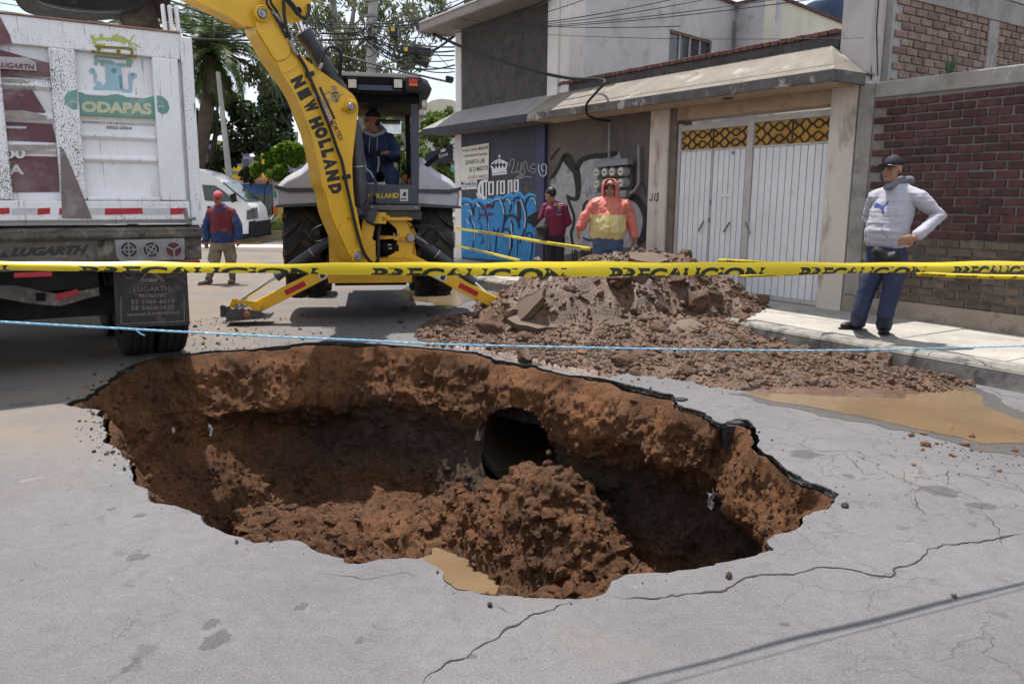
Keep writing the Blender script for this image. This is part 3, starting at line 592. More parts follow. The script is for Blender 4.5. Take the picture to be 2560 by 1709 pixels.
for (x, y, s_, lb, fl) in ((1562,632,.21,'big square lump of soil standing on top of the spoil heap',(1,.9,1.25)), (1775,640,.19,'rust brown lump at the right end of the heap top',(1,.9,1.1)),(1715,636,.11,'small lump left of the rust brown lump on the heap top',(1,1,1)),
    (1480,648,.13,'low pebbly lump on the heap top left of the square lump',(1.3,.9,.7)), (1372,640,.13,'upright pebbly lump at the left end of the heap top',(.55,.6,1.6)), (1350,690,.20,'tall dark lump leaning on the left shoulder of the heap',(.7,.7,1.3)),
    (1740,755,.2,'dark lump high on the right face of the heap',(1,1,1)), (1850,800,.17,'lump on the right slope of the heap',(1,1,.9)), (1780,745,.15,'rounded lump beside a dark hollow on the heap face',(1,1,.9)), (1545,700,.2,'wide grey lump under the tape on the heap face',(1.5,1,.8)),
    (1200,820,.15,'dark lump at the left foot of the heap',(.8,.8,1.1)),(1235,830,.17,'wet lump beside the small puddle at the left foot of the heap',(1,1,.9)),(1310,850,.14,'lump on the mud in front of the heap',(1,1,.8)),(1110,838,.075,'small brown lump lying in the small puddle',(1,1,.9)),
    (1560,905,.13,'angular lump in the mud above the pit edge',(1,1,1)),(1600,895,.13,'blocky lump beside the angular lump above the pit edge',(1,1,1)),(1720,930,.1,'lump at the front edge of the mud',(1,1,.8)),(1860,850,.11,'brown lump in the mud below the blue rope',(1,1,.9)),(1500,840,.11,'brown lump low on the heap face beside a pale slab',(1,1,.8)),
    (1650,950,.06,'round stone at the mud edge',(1,1,1)),(1590,938,.06,'round stone beside the pit edge crack',(1,1,1)),(1640,820,.12,'crumbling lump in the middle of the heap foot',(1.2,1,.8)),(1690,700,.16,'reddish lump in the upper middle of the heap',(1,1,.9))):
    p = heap_at(x, y); lump((p.x, p.y, p.z), s_, (rs.uniform(-.4, .4), rs.uniform(-.4, .4), rs.uniform(0, 6)), 'soil_lump', lb, M_lump, None, fl)
for (x, y, s_, lb) in ((1002,808,.055,'loose brown clod on the road behind the pit'), (1010,775,.06,'loose clod on the road under the backhoe arm shadow'), (755,790,.025,'small dark clod near the left stabilizer'), (1075,790,.05,'flat clod between the stabilizers'), (2110,1267,.022,'black asphalt pebble beside the right tip of the pit'), (1822,1443,.02,'brown pebble on the road in front of the pit')):
    p = gnd(x, y); lump((p.x, p.y, s_*.4), s_, (0, 0, rs.uniform(0, 6)), 'soil_clod', lb, M_tar if 'black' in lb else M_lump)
M_slab = mat('asphalt_slab', (.115, .076, .052), .6, .3, 6, 1.2, 50, c2=(.11, .07, .045), c2s=4, c2t=(.5, .62), world=True)
def slab(x, y, w_, h_, nrm_, lb, th=.05, up=.02):
    p = heap_at(x, y); n = Vector(nrm_).normalized(); a = n.cross(Vector((0, 1, .3))).normalized(); b = n.cross(a); k = 14; P = []
    for q in range(k):
        t = 2*math.pi*q/k; rr = 1+rs.uniform(-.22, .16); P.append(p+a*math.cos(t)*w_/2*rr+b*math.sin(t)*h_/2*rr+n*up)
    mb = MB(); mb.prism(P, -n*th); tag(mb.build('asphalt_slab', M_slab, None, bevel=.008), lb, 'asphalt slab')
slab(1315,775,.62,.36,(-.62,-.45,.65),'long broken asphalt slab leaning on the left of the heap',.06,.05); slab(1330,808,.62,.34,(.1,-.35,.95),'flat muddy asphalt slab below the leaning slab',.05,.03)
slab(1535,815,.3,.24,(.1,-.6,.8),'pale angular asphalt slab in the middle of the heap'); slab(1700,830,.55,.4,(-.2,-.5,.85),'muddy slab half sunk at the right foot of the heap'); slab(1450,795,.2,.3,(-.5,-.6,.6),'narrow upright slab on the heap face'); slab(1485,745,.3,.2,(.1,-.7,.7),'small slab with a dark gap below it on the heap')
slab(1620,655,.5,.4,(.1,-.25,.95),'broad pale slab lying on the heap top between the lumps',.06,.06)
for (x, y, w_, lb) in ((430,893,.16,'thin asphalt flake hanging over the left back lip'), (330,930,.14,'black asphalt flake at the left lip'), (1840,1058,.12,'loose asphalt flap at the right back lip'), (1700,1000,.11,'tilted asphalt flap on the right back lip'), (2385,1492,.03,'small dark flake lying on the road')):
    p = gnd(x, y); k = 9; P = [Vector((p.x+math.cos(6.28*q/k)*w_/2*rs.uniform(.6, 1.2), p.y+math.sin(6.28*q/k)*w_/2.4*rs.uniform(.6, 1.2), .006)) for q in range(k)]
    mb = MB(); mb.prism(P, Vector((0, 0, .008 if w_ > .05 else .006))); tag(mb.build('asphalt_flake', M_tar if w_ > .05 else M_slab), lb, 'asphalt flake')
# rags and litter in the pit wall
M_rag = mat('plastic_rag', (.6, .58, .54), .5, .2, 20)
for (x, y, Y, s_, lb) in ((1562,1118,6.9,.07,'white plastic scrap stuck in the right wall of the pit'), (1775,1245,5.55,.09,'torn grey plastic bag hanging in the right wall of the pit'), (530,1072,7.2,.07,'shredded white plastic in the left wall of the pit'), (437,1073,7.0,.035,'tiny white chip in the left wall of the pit')):
    c = at(x, y, Y); mb = MB(); n = 6
    P = [[c+Vector((s_*(i/n-.5)*.6+rs.uniform(-.2, .2)*s_, -.02+rs.uniform(-.3, .1)*s_, -s_*1.5*(j/4-.5)+rs.uniform(-.3, .3)*s_)) for i in range(n)] for j in range(5)]
    for j in range(4):
        for i in range(n-1): mb.add([P[j][i], P[j][i+1], P[j+1][i+1], P[j+1][i]], [(0, 1, 2, 3)])
    tag(mb.build('plastic_scrap', M_rag), lb, 'plastic scrap')
# ================================================================ street front on the right
Z0 = .19
M_stucco_d = mat('dark_rough_stucco', (.085, .076, .072), .95, .3, 3, 2.2, 38, c2=(.05, .045, .045), c2s=12, c2t=(.5, .62), world=True)
M_stucco_g = mat('grey_brown_stucco', (.12, .104, .095), .9, .18, 3, .9, 60, c2=(.15, .115, .09), c2s=1.4, c2t=(.5, .75), world=True)
M_navy = mat('navy_wall_paint', (.030, .032, .052), .6, .2, 4, .4, 60, c2=(.022, .023, .03), c2s=3, world=True)
M_bluecol = mat('faded_blue_paint', (.04, .045, .105), .6, .25, 4, .4, 50, c2=(.12, .12, .17), c2s=5, c2t=(.62, .7), world=True)
M_white_pl = mat('weathered_white_plaster', (.66, .62, .585), .85, .12, 2, .35, 40, c2=(.40, .36, .32), c2s=2.2, c2t=(.56, .7), c3=(.25, .21, .18), c3s=1.6, c3t=(.68, .76), stretch=(1, 1, .5), world=True)
M_gatecol = mat('cream_plaster', (.60, .53, .46), .85, .14, 2, .35, 40, c2=(.33, .27, .225), c2s=2.0, c2t=(.56, .68), c3=(.16, .13, .11), c3s=1.5, c3t=(.66, .75), stretch=(1.4, 1.4, .5), world=True)
M_pale = mat('pale_lilac_render', (.55, .52, .515), .9, .12, 1.5, .3, 30, c2=(.34, .32, .315), c2s=1.3, c2t=(.52, .68), world=True)
M_cream = mat('cream_wall', (.68, .63, .50), .85, .08, 2, .3, 40, world=True)
M_canopy = mat('weathered_concrete_canopy', (.2, .172, .142), .9, .2, 3, .7, 60, c2=(.34, .312, .28), c2s=2.2, c2t=(.58, .68), c3=(.1, .085, .07), c3s=3.2, c3t=(.6, .7), world=True)
M_canopy2 = mat('grey_concrete_canopy', (.27, .245, .23), .9, .2, 3, .6, 60, c2=(.25, .225, .21), c2s=3, c2t=(.54, .66), world=True)
M_fascia = mat('sooty_fascia', (.11, .1, .092), .9, .35, 5, .8, 50, c2=(.36, .33, .3), c2s=3.2, c2t=(.57, .66), world=True)
M_soffit = mat('bounce_tinted_soffit', (.47, .36, .25), .85, .14, 2, .2, 40, c2=(.36, .25, .16), c2s=2, world=True)  # orange tan puts the sidewalk's bounce light into the colour
M_darkbrick = mat('brick_coping', (.13, .06, .05), .85, .35, 8, .8, 60, world=True)
M_mortar = mat('mortar', (.225, .205, .185), .95, .22, 6, 1.2, 60, c2=(.2, .18, .16), c2s=4, world=True)
M_conc = mat('grey_concrete', (.29, .265, .24), .92, .22, 3, .8, 45, c2=(.17, .15, .135), c2s=2.6, c2t=(.54, .66), c3=(.42, .39, .36), c3s=5, c3t=(.62, .7), world=True)
def wbox(mb, s0, s1, o0, o1, z0, z1): return mb.par(W(s0, o0, z0), U*(s1-s0), NN*(o1-o0), Vector((0, 0, z1-z0)))
def wpart(name, parent, m, *boxes, bevel=.006, label=None):
    mb = MB()
    for b in boxes: wbox(mb, *b)
    return mb.build(name, m, parent, bevel=bevel, label=label)
# ---- corner house: navy shop wall below, dark stucco above
hs = thing('corner_house', 'corner house with dark stucco storey above a graffitied navy shop wall', 'house', W(8, -1, 0)); HM = Matrix.Translation(-W(8, -1, 0))
def hpart(name, m, *boxes, bevel=.006, par=None, label=None):
    o = wpart(name, par or hs, m, *boxes, bevel=bevel, label=label)
    o.data.transform(HM); return o
def hmb(mb, name, m, par=None, label=None, **k): mb.xf(lambda p: HM @ p); return mb.build(name, m, par or hs, label=label, **k)
hpart('shop_wall', M_navy, (6.67, 9.62, -.3, 0, Z0-.1, 2.95))
hpart('stucco_wall', M_stucco_g, (3.6, 6.40, -.3, -.01, Z0-.1, 2.97))
hpart('blue_column', M_bluecol, (6.402, 6.668, -.3, .06, Z0-.1, 2.95))
hpart('corner_column', M_white_pl, (9.622, 9.9, -.32, .02, Z0-.1, 2.95))
hpart('side_wall', M_stucco_g, (9.62, 9.86, -7, -.33, 0, 5.2))
hpart('upper_wall', M_stucco_d, (6.372, 9.60, -.3, .0, 3.05, 5.3))
hpart('upper_corner_column', M_white_pl, (9.602, 9.84, -.3, .03, 3.1, 5.3))
hpart('pilaster', M_white_pl, (6.06, 6.37, -.3, .05, 3.05, 7.5), (5.78, 6.058, -.35, .0, 3.05, 7.5))
mb = MB(); P = [W(6.2, .62, 5.10), W(6.2, .62, 5.28), W(6.2, .1, 5.52), W(6.2, -1.5, 5.55), W(6.2, -1.5, 5.10)]; mb.prism(P, U*4.15); hmb(mb, 'roof_slab', M_canopy2, bevel=.03)
hpart('roof_block', M_stucco_d, (6.8, 9.7, -2, -.1, 5.56, 6.3))
# ---- canopy along the front (sloped top, fascia, soffit)
def canopy(par, s0, s1, m_top, m_fas, m_sof, hip0, hip1, M_):
    a, b = s0-(0), s1
    mb = MB(); mb.add([W(a, .62, 3.042), W(b, .62, 3.042), W(b-hip1, 0, 3.43), W(a+hip0, 0, 3.43)], [(0, 3, 2, 1)])
    if hip0: mb.add([W(a, .62, 3.042), W(a+hip0, 0, 3.43), W(a, -.2, 3.042)], [(0, 1, 2)])
    if hip1: mb.add([W(b, .62, 3.042), W(b-hip1, 0, 3.43), W(b, -.6, 3.042)], [(0, 2, 1)])
    mb.add([W(a, .62, 3.03), W(b, .62, 3.03), W(b, -.2, 3.03), W(a, -.2, 3.03)], [(0, 1, 2, 3)])
    mb.xf(lambda p: M_ @ p); mb.build('canopy_slope', m_top, par)
    mb = MB(); wbox(mb, a, b, .585, .625, 2.905, 3.045)
    if hip0: wbox(mb, a, a+.04, 0, .584, 2.905, 3.043)
    if hip1: wbox(mb, b-.04, b, -.6, .584, 2.905, 3.043)
    mb.xf(lambda p: M_ @ p); mb.build('fascia', m_fas, par, bevel=.012)
    mb = MB(); wbox(mb, a+.041, b-.041, .001, .584, 2.915, 2.935); mb.xf(lambda p: M_ @ p); mb.build('soffit', m_sof, par)
M_fnavy = mat('navy_fascia', (.04, .041, .055), .8, .3, 5, .6, 50, c2=(.2, .19, .2), c2s=5, c2t=(.66, .72), world=True)
canopy(hs, 6.2, 10.3, M_canopy2, M_fnavy, mat('navy_soffit', (.1, .095, .1), .8, .2, 3, world=True), 0, .6, HM)
# ---- signs, crest and lettering on the shop wall
M_paper = mat('sun_faded_sign', (.68, .64, .57), .7, .1, 3, 0, c2=(.48, .4, .32), c2s=3, c2t=(.55, .75), world=True)
M_ink = mat('black_sign_ink', (.035, .033, .032), .7, .1)
M_wpaint = mat('white_wall_paint', (.7, .69, .7), .8, .12, 20, world=True)
def zf(o, zx=1130, zy=330, k=4.752):
    def f(x, y): return W(*(lambda q: (q[0], o, q[1]))(wp(zx+x/k, zy+y/k, o)))
    return f
f1 = zf(.012); mb = MB(); mb.prism([f1(*p) for p in ((118,185),(444,130),(436,555),(112,582))], NN*.012); sg = hmb(mb, 'neighbourhood_sign', M_paper, label='faded white sign asking neighbours to pick up after pets')
f2 = zf(.0265); mb = MB()
for s_, q in (('POR UNA MEJOR', ((130,252),(432,210),(432,165),(130,212))), ('CONVIVENCIA VECINAL', ((134,305),(422,273),(422,243),(134,276))), ('LEVANTA LAS', ((156,393),(390,362),(390,308),(156,340))), ('DE TU MASCOTA', ((206,478),(430,448),(430,395),(206,425)))):
    mb = MB(); textq(mb, s_, [f2(*p) for p in q], .02); hmb(mb, 'sign_lettering', M_ink, sg)
mb = MB(); textq(mb, 'ALVARO RAMIREZ', [f2(*p) for p in ((188,562),(426,545),(426,502),(188,518))], .03); hmb(mb, 'faded_lettering', mat('faded_ink', (.36, .3, .25), .8), sg)
f1 = zf(.006); mb = MB(); mb.prism([f1(*p) for p in ((70,480),(300,570),(300,640),(68,648))], NN*.005); mb.prism([f1(*p) for p in ((72,418),(112,414),(112,478),(72,480))], NN*.005); mb.prism([f1(*p) for p in ((74,652),(298,646),(296,676),(74,690))], NN*.005); s2 = hmb(mb, 'small_poster', mat('poster_white', (.6, .6, .62), .6, .1, 5, c2=(.35, .35, .36), c2s=14, c2t=(.55, .6), world=True))
f2 = zf(.0145); mb = MB(); textq(mb, '55.4821.5325', [f2(*p) for p in ((160,632),(288,628),(288,602),(160,606))], .04); poly2(mb, [(140+9*math.cos(t), 618+11*math.sin(t)) for t in np.linspace(0, 6.2, 12)], f2); poly2(mb, ((80,600),(130,596),(130,625),(80,628)), f2); hmb(mb, 'poster_print', M_ink, s2)
fw = zf(.004); mb = MB()
cx, cy = 562, 0
for k in range(-2, 3):   # the crown: five arches, band and cross
    a0 = k*38; poly2(mb, [(562+a0*.6-8, 318+abs(k)*10), (562+a0*.6+8, 318+abs(k)*10), (562+a0*1.12+16, 360+abs(k)*6), (562+a0*1.12+4, 385), (562+a0*1.12-14, 372+abs(k)*4)], fw)
poly2(mb, [(452,398),(474,440),(470,452),(482,490),(640,470),(650,430),(668,350),(640,395),(620,432),(600,392),(580,436),(562,388),(545,438),(522,402),(506,446),(480,408)], fw)
poly2(mb, [(474,482),(655,462),(655,476),(474,496)], fw); poly2(mb, [(476,502),(655,482),(653,500),(478,518)], fw)
poly2(mb, [(557,268),(568,268),(568,282),(578,282),(578,292),(568,292),(568,312),(557,312),(557,292),(548,292),(548,282),(557,282)], fw)
hmb(mb, 'crown_mark', M_wpaint)
mb = MB()
def stem(x, y0, y1, w_=20, sl=8): poly2(mb, [(x-w_/2, y0+sl), (x, y0-4), (x+w_/2, y0+sl-6), (x+w_/2, y1-sl-4), (x, y1+6), (x-w_/2, y1-sl)], fw)
for xs, t0, t1 in (((432, 480), 588, 752), ((600, 640), 576, 738), ((670, 708), 572, 732)): pass
for x, t0, t1 in ((440,592,750),(488,586,746),(538,582,748),(580,578,738),(620,576,736),(672,572,736),(708,568,722),(744,566,716),(784,562,706)): stem(x, t0, t1)
for a, b in (((440,600),(488,592)),((440,744),(488,738)),((580,590),(620,584)),((580,732),(620,726)),((672,584),(708,576)),((744,578),(784,570)),((744,708),(784,700)),((538,596),(562,580))): poly2(mb, [(a[0], a[1]-9), (b[0], b[1]-9), (b[0], b[1]+9), (a[0], a[1]+9)], fw)
stroke2(mb, ((430,578),(380,582),(345,600),(322,650),(322,720),(345,765),(395,780)), 30, fw); stem(405, 590, 800, 14); stroke2(mb, ((296,720),(310,770),(350,800),(400,790)), 18, fw); stem(362, 596, 770, 26)
hmb(mb, 'brand_lettering', M_wpaint)
mb = MB()   # pale scribbled tags
stroke2(mb, ((680,410),(700,340),(740,330),(720,440),(700,480),(760,470),(790,350),(770,460),(800,480),(830,360),(820,480),(780,540),(860,500),(850,380),(880,350),(900,440),(930,470),(980,480),(1010,400),(960,380),(930,430),(1000,440)), 9, fw)
stroke2(mb, ((740,560),(800,510),(840,500),(800,555),(880,530),(945,540)), 9, fw)
hmb(mb, 'scribbled_tag', mat('grey_spray', (.30, .29, .30), .9, .2, 30, world=True))
fc_ = zf(.064); mb = MB(); stroke2(mb, ((1032,380),(1028,450),(1060,520),(1110,510),(1120,420),(1100,380),(1066,400),(1070,455),(1100,465)), 11, fc_); hmb(mb, 'column_tag', mat('white_spray', (.5, .5, .53), .9, .2, 30, world=True))
mb = MB(); stroke2(mb, ((825,672),(905,668),(870,640),(880,720),(905,690),(930,720),(950,690),(990,715)), 7, fw); hmb(mb, 'olive_tag', mat('olive_spray', (.2, .16, .02), .9))
# ---- blue bubble graffiti
M_gblue = mat('blue_graffiti', (.035, .21, .46), .8, .22, 8, .5, 50, c2=(.05, .15, .28), c2s=3, c2t=(.55, .7), c3=(.17, .16, .15), c3s=2.4, c3t=(.62, .72), world=True)
M_glight = mat('bright_blue_outline', (.06, .33, .66), .8, .15, 8, .4, 50, world=True)
M_gdark = mat('navy_graffiti_line', (.018, .024, .045), .8, .2, 12, .4, 50, world=True)
fa, fb, fcx, fd = zf(.003), zf(.006), zf(.009), zf(.012)
mb = MB(); poly2(mb, [(70,830),(90,790),(170,782),(240,800),(262,785),(330,790),(385,805),(440,780),(480,795),(500,765),(560,755),(610,770),(660,725),(720,745),(790,700),(830,720),(860,765),(920,720),(990,740),(1020,775),(1045,1540),(560,1520),(58,1480),(45,1000)], fa); hmb(mb, 'blue_graffiti_field', M_gblue)
mb = MB(); stroke2(mb, ((62,900),(80,830),(120,795),(200,795),(240,830),(300,800),(360,812),(400,838),(450,800),(490,822),(530,775),(600,780),(640,760),(690,742),(740,762),(800,722),(850,785),(910,740),(980,752),(1015,800)), 26, fb); stroke2(mb, ((1025,1000),(1030,880),(1050,800),(1100,745),(1130,735)), 44, fb); hmb(mb, 'light_blue_outline', M_glight)
mb = MB()
for pts, w_ in ((((78,930),(92,870),(130,850),(200,850),(230,880),(245,960),(215,1010),(215,1060)), 20), (((250,1010),(262,900),(300,845),(350,870),(395,940),(420,1040),(435,1200),(440,1450)), 20), (((215,1050),(250,1130),(262,1240),(240,1420)), 14), (((400,900),(440,850),(480,900),(500,830),(560,810),(600,850),(625,980),(610,1120),(590,1200)), 22), (((590,830),(640,800),(690,830),(700,900),(680,960)), 22), (((720,830),(770,780),(820,800),(860,880),(880,1000),(870,1130),(840,1230),(800,1320)), 24), (((620,1080),(650,1010),(700,990),(750,1010),(790,1080),(795,1150)), 30), (((760,870),(790,850),(800,980),(790,1060)), 44), (((870,870),(900,790),(960,780),(1000,850),(1010,960),(960,1040),(900,1030)), 24), (((600,1190),(640,1150),(680,1180),(710,1260),(700,1370),(670,1480)), 20), (((705,1050),(720,1120),(715,1280),(715,1380)), 18), (((770,1220),(780,1320),(770,1480)), 12), (((870,1240),(900,1200),(940,1210),(960,1300),(940,1450),(930,1530)), 20), (((490,1140),(520,1200),(560,1140),(530,1220),(510,1480)), 16), (((310,900),(330,1000),(310,1060),(350,1120),(320,1200),(370,1250),(340,1330),(400,1280)), 9), (((880,1060),(940,1070),(1010,1050)), 40), (((1025,1250),(1040,1350),(1040,1500)), 16)):
    stroke2(mb, pts, w_, fcx)
hmb(mb, 'navy_graffiti_lines', M_gdark)
mb = MB()
for pts, w_ in ((((140,858),(210,856)), 10), (((290,840),(305,870),(330,880)), 18), (((185,930),(220,940),(240,1000)), 10), (((240,1060),(268,1130),(262,1300)), 7), (((505,810),(560,800),(600,880),(618,980)), 10), (((640,800),(675,810),(695,860)), 14), (((810,790),(840,870),(870,1000),(860,1150)), 10), (((920,790),(970,790),(1000,880)), 12), (((1095,790),(1125,800)), 16), (((620,1190),(660,1200),(690,1280),(680,1400)), 8), (((700,1080),(706,1150),(720,1270)), 9), (((430,1060),(440,1200),(436,1400)), 6), (((872,1250),(890,1290),(880,1300)), 14), (((765,840),(752,960)), 8), (((425,840),(455,840)), 14), (((165,1030),(205,1100)), 9)):
    stroke2(mb, pts, w_, fd)
hmb(mb, 'white_graffiti_highlights', mat('white_graffiti', (.5, .56, .62), .85, .15, 10, world=True))
mb = MB(); textq(mb, 'LOVER', [fd(*p) for p in ((345,925),(492,905),(492,862),(345,880))], .03); hmb(mb, 'red_tag', mat('maroon_spray', (.16, .025, .05), .9)); mb = MB(); textq(mb, 'AGUILERA', [fd(*p) for p in ((318,1010),(495,990),(495,955),(318,972))], .03); hmb(mb, 'red_tag', mat('maroon_spray', (.16, .025, .05), .9))
# ---- silver and black graffiti on the brown stucco
M_silver = mat('silver_graffiti', (.34, .33, .33), .7, .22, 9, .5, 70, c2=(.2, .19, .19), c2s=5, world=True); M_blk = mat('black_graffiti', (.022, .021, .022), .8, .2, 8, .5, 60, world=True)
g1 = zf(-.006, 1100, 330, 3.647); g2 = zf(-.003, 1100, 330, 3.647)
mb = MB(); poly2(mb, [(1010,430),(1060,350),(1120,240),(1180,200),(1250,330),(1330,240),(1530,200),(1640,180),(1650,260),(1450,280),(1440,560),(1740,570),(1840,620),(1900,760),(1890,960),(1790,1050),(1360,1060),(1150,1120),(1010,1100)], g1); hmb(mb, 'silver_graffiti_field', M_silver)
mb = MB()
for pts, w_ in ((((1010,430),(1060,360),(1110,260),(1140,205)), 34), (((1130,200),(1190,290),(1240,360),(1255,440),(1260,520),(1250,600),(1210,610),(1170,590)), (90, 26)), (((1240,350),(1290,260),(1380,225),(1500,215),(1620,190)), 48), (((1160,570),(1180,650),(1220,760),(1215,860),(1195,920),(1215,1050)), 26), (((1310,800),(1310,680),(1350,620)), 22), (((1720,580),(1800,620),(1865,720),(1880,830),(1850,960),(1790,1020)), 64), (((1300,960),(1350,985),(1420,985)), 18), (((1840,460),(1870,510),(1870,580)), 12), (((1005,260),(1060,180),(1100,150)), 20), (((1830,130),(1860,560)), 0.1)):
    stroke2(mb, pts, w_, g2)
textq(mb, 'I8 IMI', [g2(*p) for p in ((1200,1175),(1380,1175),(1380,1070),(1200,1070))], .03)
hmb(mb, 'black_graffiti_lines', M_blk)
# ================================================================ gateway
gw = thing('gateway', 'walled gateway with plaster columns under the long concrete canopy', 'gateway', W(1.8, 0, 0)); GM = Matrix.Translation(-W(1.8, 0, 0))
def gpart(name, m, *boxes, bevel=.006, par=None, label=None):
    o = wpart(name, par or gw, m, *boxes, bevel=bevel, label=label); o.data.transform(GM); return o
def gmb(mb, name, m, par=None, label=None, **k): mb.xf(lambda p: GM @ p); return mb.build(name, m, par or gw, label=label, **k)
gpart('right_column', M_gatecol, (.015, .37, -.4, .02, Z0-.05, 2.93)); gpart('left_column', M_gatecol, (3.2, 3.598, -.4, .02, Z0-.05, 2.93))
gpart('header_beam', M_soffit, (.371, 3.199, -.35, -.03, 2.735, 2.93)); gpart('left_reveal', mat('rusty_jamb', (.16, .125, .1), .8, .3, 6, world=True), (3.06, 3.198, -.35, -.02, Z0, 2.93))
canopy(gw, -.07, 6.195, M_canopy, M_fascia, M_soffit, .5, 0, GM)
gpart('parapet', M_stucco_d, (.35, 6.05, -.25, -.02, 3.40, 3.555))
mb0 = MB(); mb0.box(-.052, .052, -.13, .12, 0, .06); s_ = .36; first = None
while s_ < 6.0:
    o = mb0.build('coping_brick', M_darkbrick, gw, bevel=.01) if first is None else inst(first, 'coping_brick', gw); first = first or o
    p = W(s_+.06, -.1, 3.556+rs.uniform(-.004, .006))-W(1.8, 0, 0); o.matrix_local = Matrix.Translation(p) @ Matrix.Rotation(math.atan2(U.y, U.x)+rs.uniform(-.05, .05), 4, 'Z'); s_ += .125
gpart('tall_pillar', mat('pinkish_pillar', (.47, .42, .40), .9, .12, 2, .3, 40, c2=(.36, .31, .29), c2s=2, world=True), (-.03, .33, -.35, -.021, 2.94, 7))
mb = MB(); mb.lathe(((.07, 0), (.07, .03), (.03, .03)), W(1.75, .33, 2.89), (0, 0, 1), 16); gmb(mb, 'soffit_lamp', mat('lamp_rim', (.12, .11, .1), .5))
# house number
gn = zf(.0235, 1100, 330, 3.647); mb = MB(); textq(mb, '115', [gn(*p) for p in ((1925,635),(1997,632),(1997,556),(1925,560))], .03, .25); poly2(mb, ((1908,612),(1922,612),(1922,628),(1908,628)), gn); gmb(mb, 'house_number', M_blk)
# ---- the gate itself
gt = thing('metal_gate', 'white ribbed double metal gate with amber hexagon panels', 'gate', W(1.75, -.1, Z0)); TM = Matrix.Translation(-W(1.75, -.1, Z0))
M_gate = mat('white_gate_paint', (.76, .75, .76), .5, .06, 2, .1, 30, c2=(.58, .57, .59), c2s=2.5, c2t=(.6, .75), c3=(.24, .13, .07), c3s=11, c3t=(.72, .76), world=True)
M_gfr = mat('gate_frame_paint', (.50, .47, .43), .55, .12, 5, .2, 40, c2=(.2, .13, .08), c2s=6, c2t=(.66, .72), world=True)
M_amber = mat('amber_panel', (.50, .255, .03), .35, .14, 3, .1, 30, c2=(.38, .17, .02), c2s=4, world=True)
def tpart(name, m, *boxes, bevel=.004, par=None, label=None):
    o = wpart(name, par or gt, m, *boxes, bevel=bevel, label=label); o.data.transform(TM); return o
def tmb(mb, name, m, par=None, **k): mb.xf(lambda p: TM @ p); return mb.build(name, m, par or gt, **k)
ZG = .27
for s0, s1, n in ((.39, 1.60, 11), (1.735, 2.33, 6), (2.37, 2.99, 6)):
    w_ = (s1-s0)/n
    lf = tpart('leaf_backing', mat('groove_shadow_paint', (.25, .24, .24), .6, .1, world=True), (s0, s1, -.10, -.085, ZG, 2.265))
    for k in range(n): tpart('slat', M_gate, (s0+k*w_+.006, s0+(k+1)*w_-.006, -.0848, -.068, ZG, 2.262), par=lf, bevel=.004)
tpart('frame_post', M_gfr, (1.615, 1.72, -.12, -.055, ZG-.04, 2.68)); tpart('frame_post', M_gfr, (3.0, 3.055, -.12, -.055, ZG-.04, 2.68)); tpart('frame_post', M_gfr, (2.338, 2.362, -.1, -.066, ZG, 2.262))
tpart('frame_rail', M_gfr, (.375, 1.612, -.12, -.057, 2.60, 2.68)); tpart('frame_rail', M_gfr, (1.723, 2.998, -.12, -.057, 2.57, 2.65)); tpart('frame_rail', M_gfr, (.375, 1.612, -.11, -.06, 2.264, 2.29)); tpart('frame_rail', M_gfr, (1.723, 2.998, -.11, -.06, 2.264, 2.29)); tpart('bottom_rail', M_gfr, (.375, 1.61, -.12, -.06, ZG-.06, ZG-.002)); tpart('bottom_rail', M_gfr, (1.725, 2.998, -.12, -.06, ZG-.06, ZG-.002))
M_hex = mat('dark_metal_strip', (.05, .03, .016), .6, .2)
for s0, s1 in ((.40, .985), (1.0, 1.60), (1.735, 2.36), (2.375, 2.99)):
    zb, zt = 2.292, (2.598 if s0 < 1.6 else 2.568)
    pn = tpart('amber_panel', M_amber, (s0, s1, -.1, -.09, zb, zt)); mb = MB(); w_ = s1-s0; h_ = zt-zb; n = 3; p_ = w_/n
    for row in (0, 1):
        for sg_ in (1, -1):
            c = zb+h_*(.25+.5*row); P = []
            for k in range(n*2+1):
                lo = c+sg_*h_*.02; hi = c+sg_*h_*(.23 if k % 4 == 0 else .17); x = s0+k*p_/2; v = hi if (k+row*0) % 2 == 0 else lo
                P += [(x-p_*.11, v), (x+p_*.11, v)]
            P = [(min(max(a, s0), s1), b) for a, b in P]
            for a, b in zip(P[:-1], P[1:]):
                if abs(a[0]-b[0])+abs(a[1]-b[1]) > 1e-4: mb.bar(W(a[0], -.078, a[1]), W(b[0], -.078, b[1]), .02, .011, NN)
    tmb(mb, 'hexagon_grille', M_hex, pn)
tpart('panel_divider', M_hex, (.985, 1.0, -.1, -.075, 2.29, 2.6)); tpart('panel_divider', M_hex, (2.36, 2.375, -.1, -.075, 2.29, 2.57))
fg = lambda x, y, o=-.05: W(*(lambda q: (q[0], o, q[1]))(wp(1640+x/2.8, 240+y/2.8, o)))
for a, b in (((333,878),(297,942)), ((515,885),(475,948)), ((627,885),(655,960))):
    mb = MB(); mb.tube([fg(*a, -.07), fg(*a, -.03), fg(*b, -.03), fg(*b, -.07)], .011, 8); tmb(mb, 'handle', mat('dull_steel', (.2, .17, .14), .4, .2, 9, metal=.6))
for a in ((382,742), (373,868)): mb = MB(); mb.par(fg(a[0]-7, a[1]+16, -.068), fg(a[0]+7, a[1]+16, -.068)-fg(a[0]-7, a[1]+16, -.068), fg(a[0]-7, a[1]-16, -.068)-fg(a[0]-7, a[1]+16, -.068), NN*.012); tmb(mb, 'lock_plate', mat('lock_metal', (.3, .28, .25), .4, .1, metal=.5))
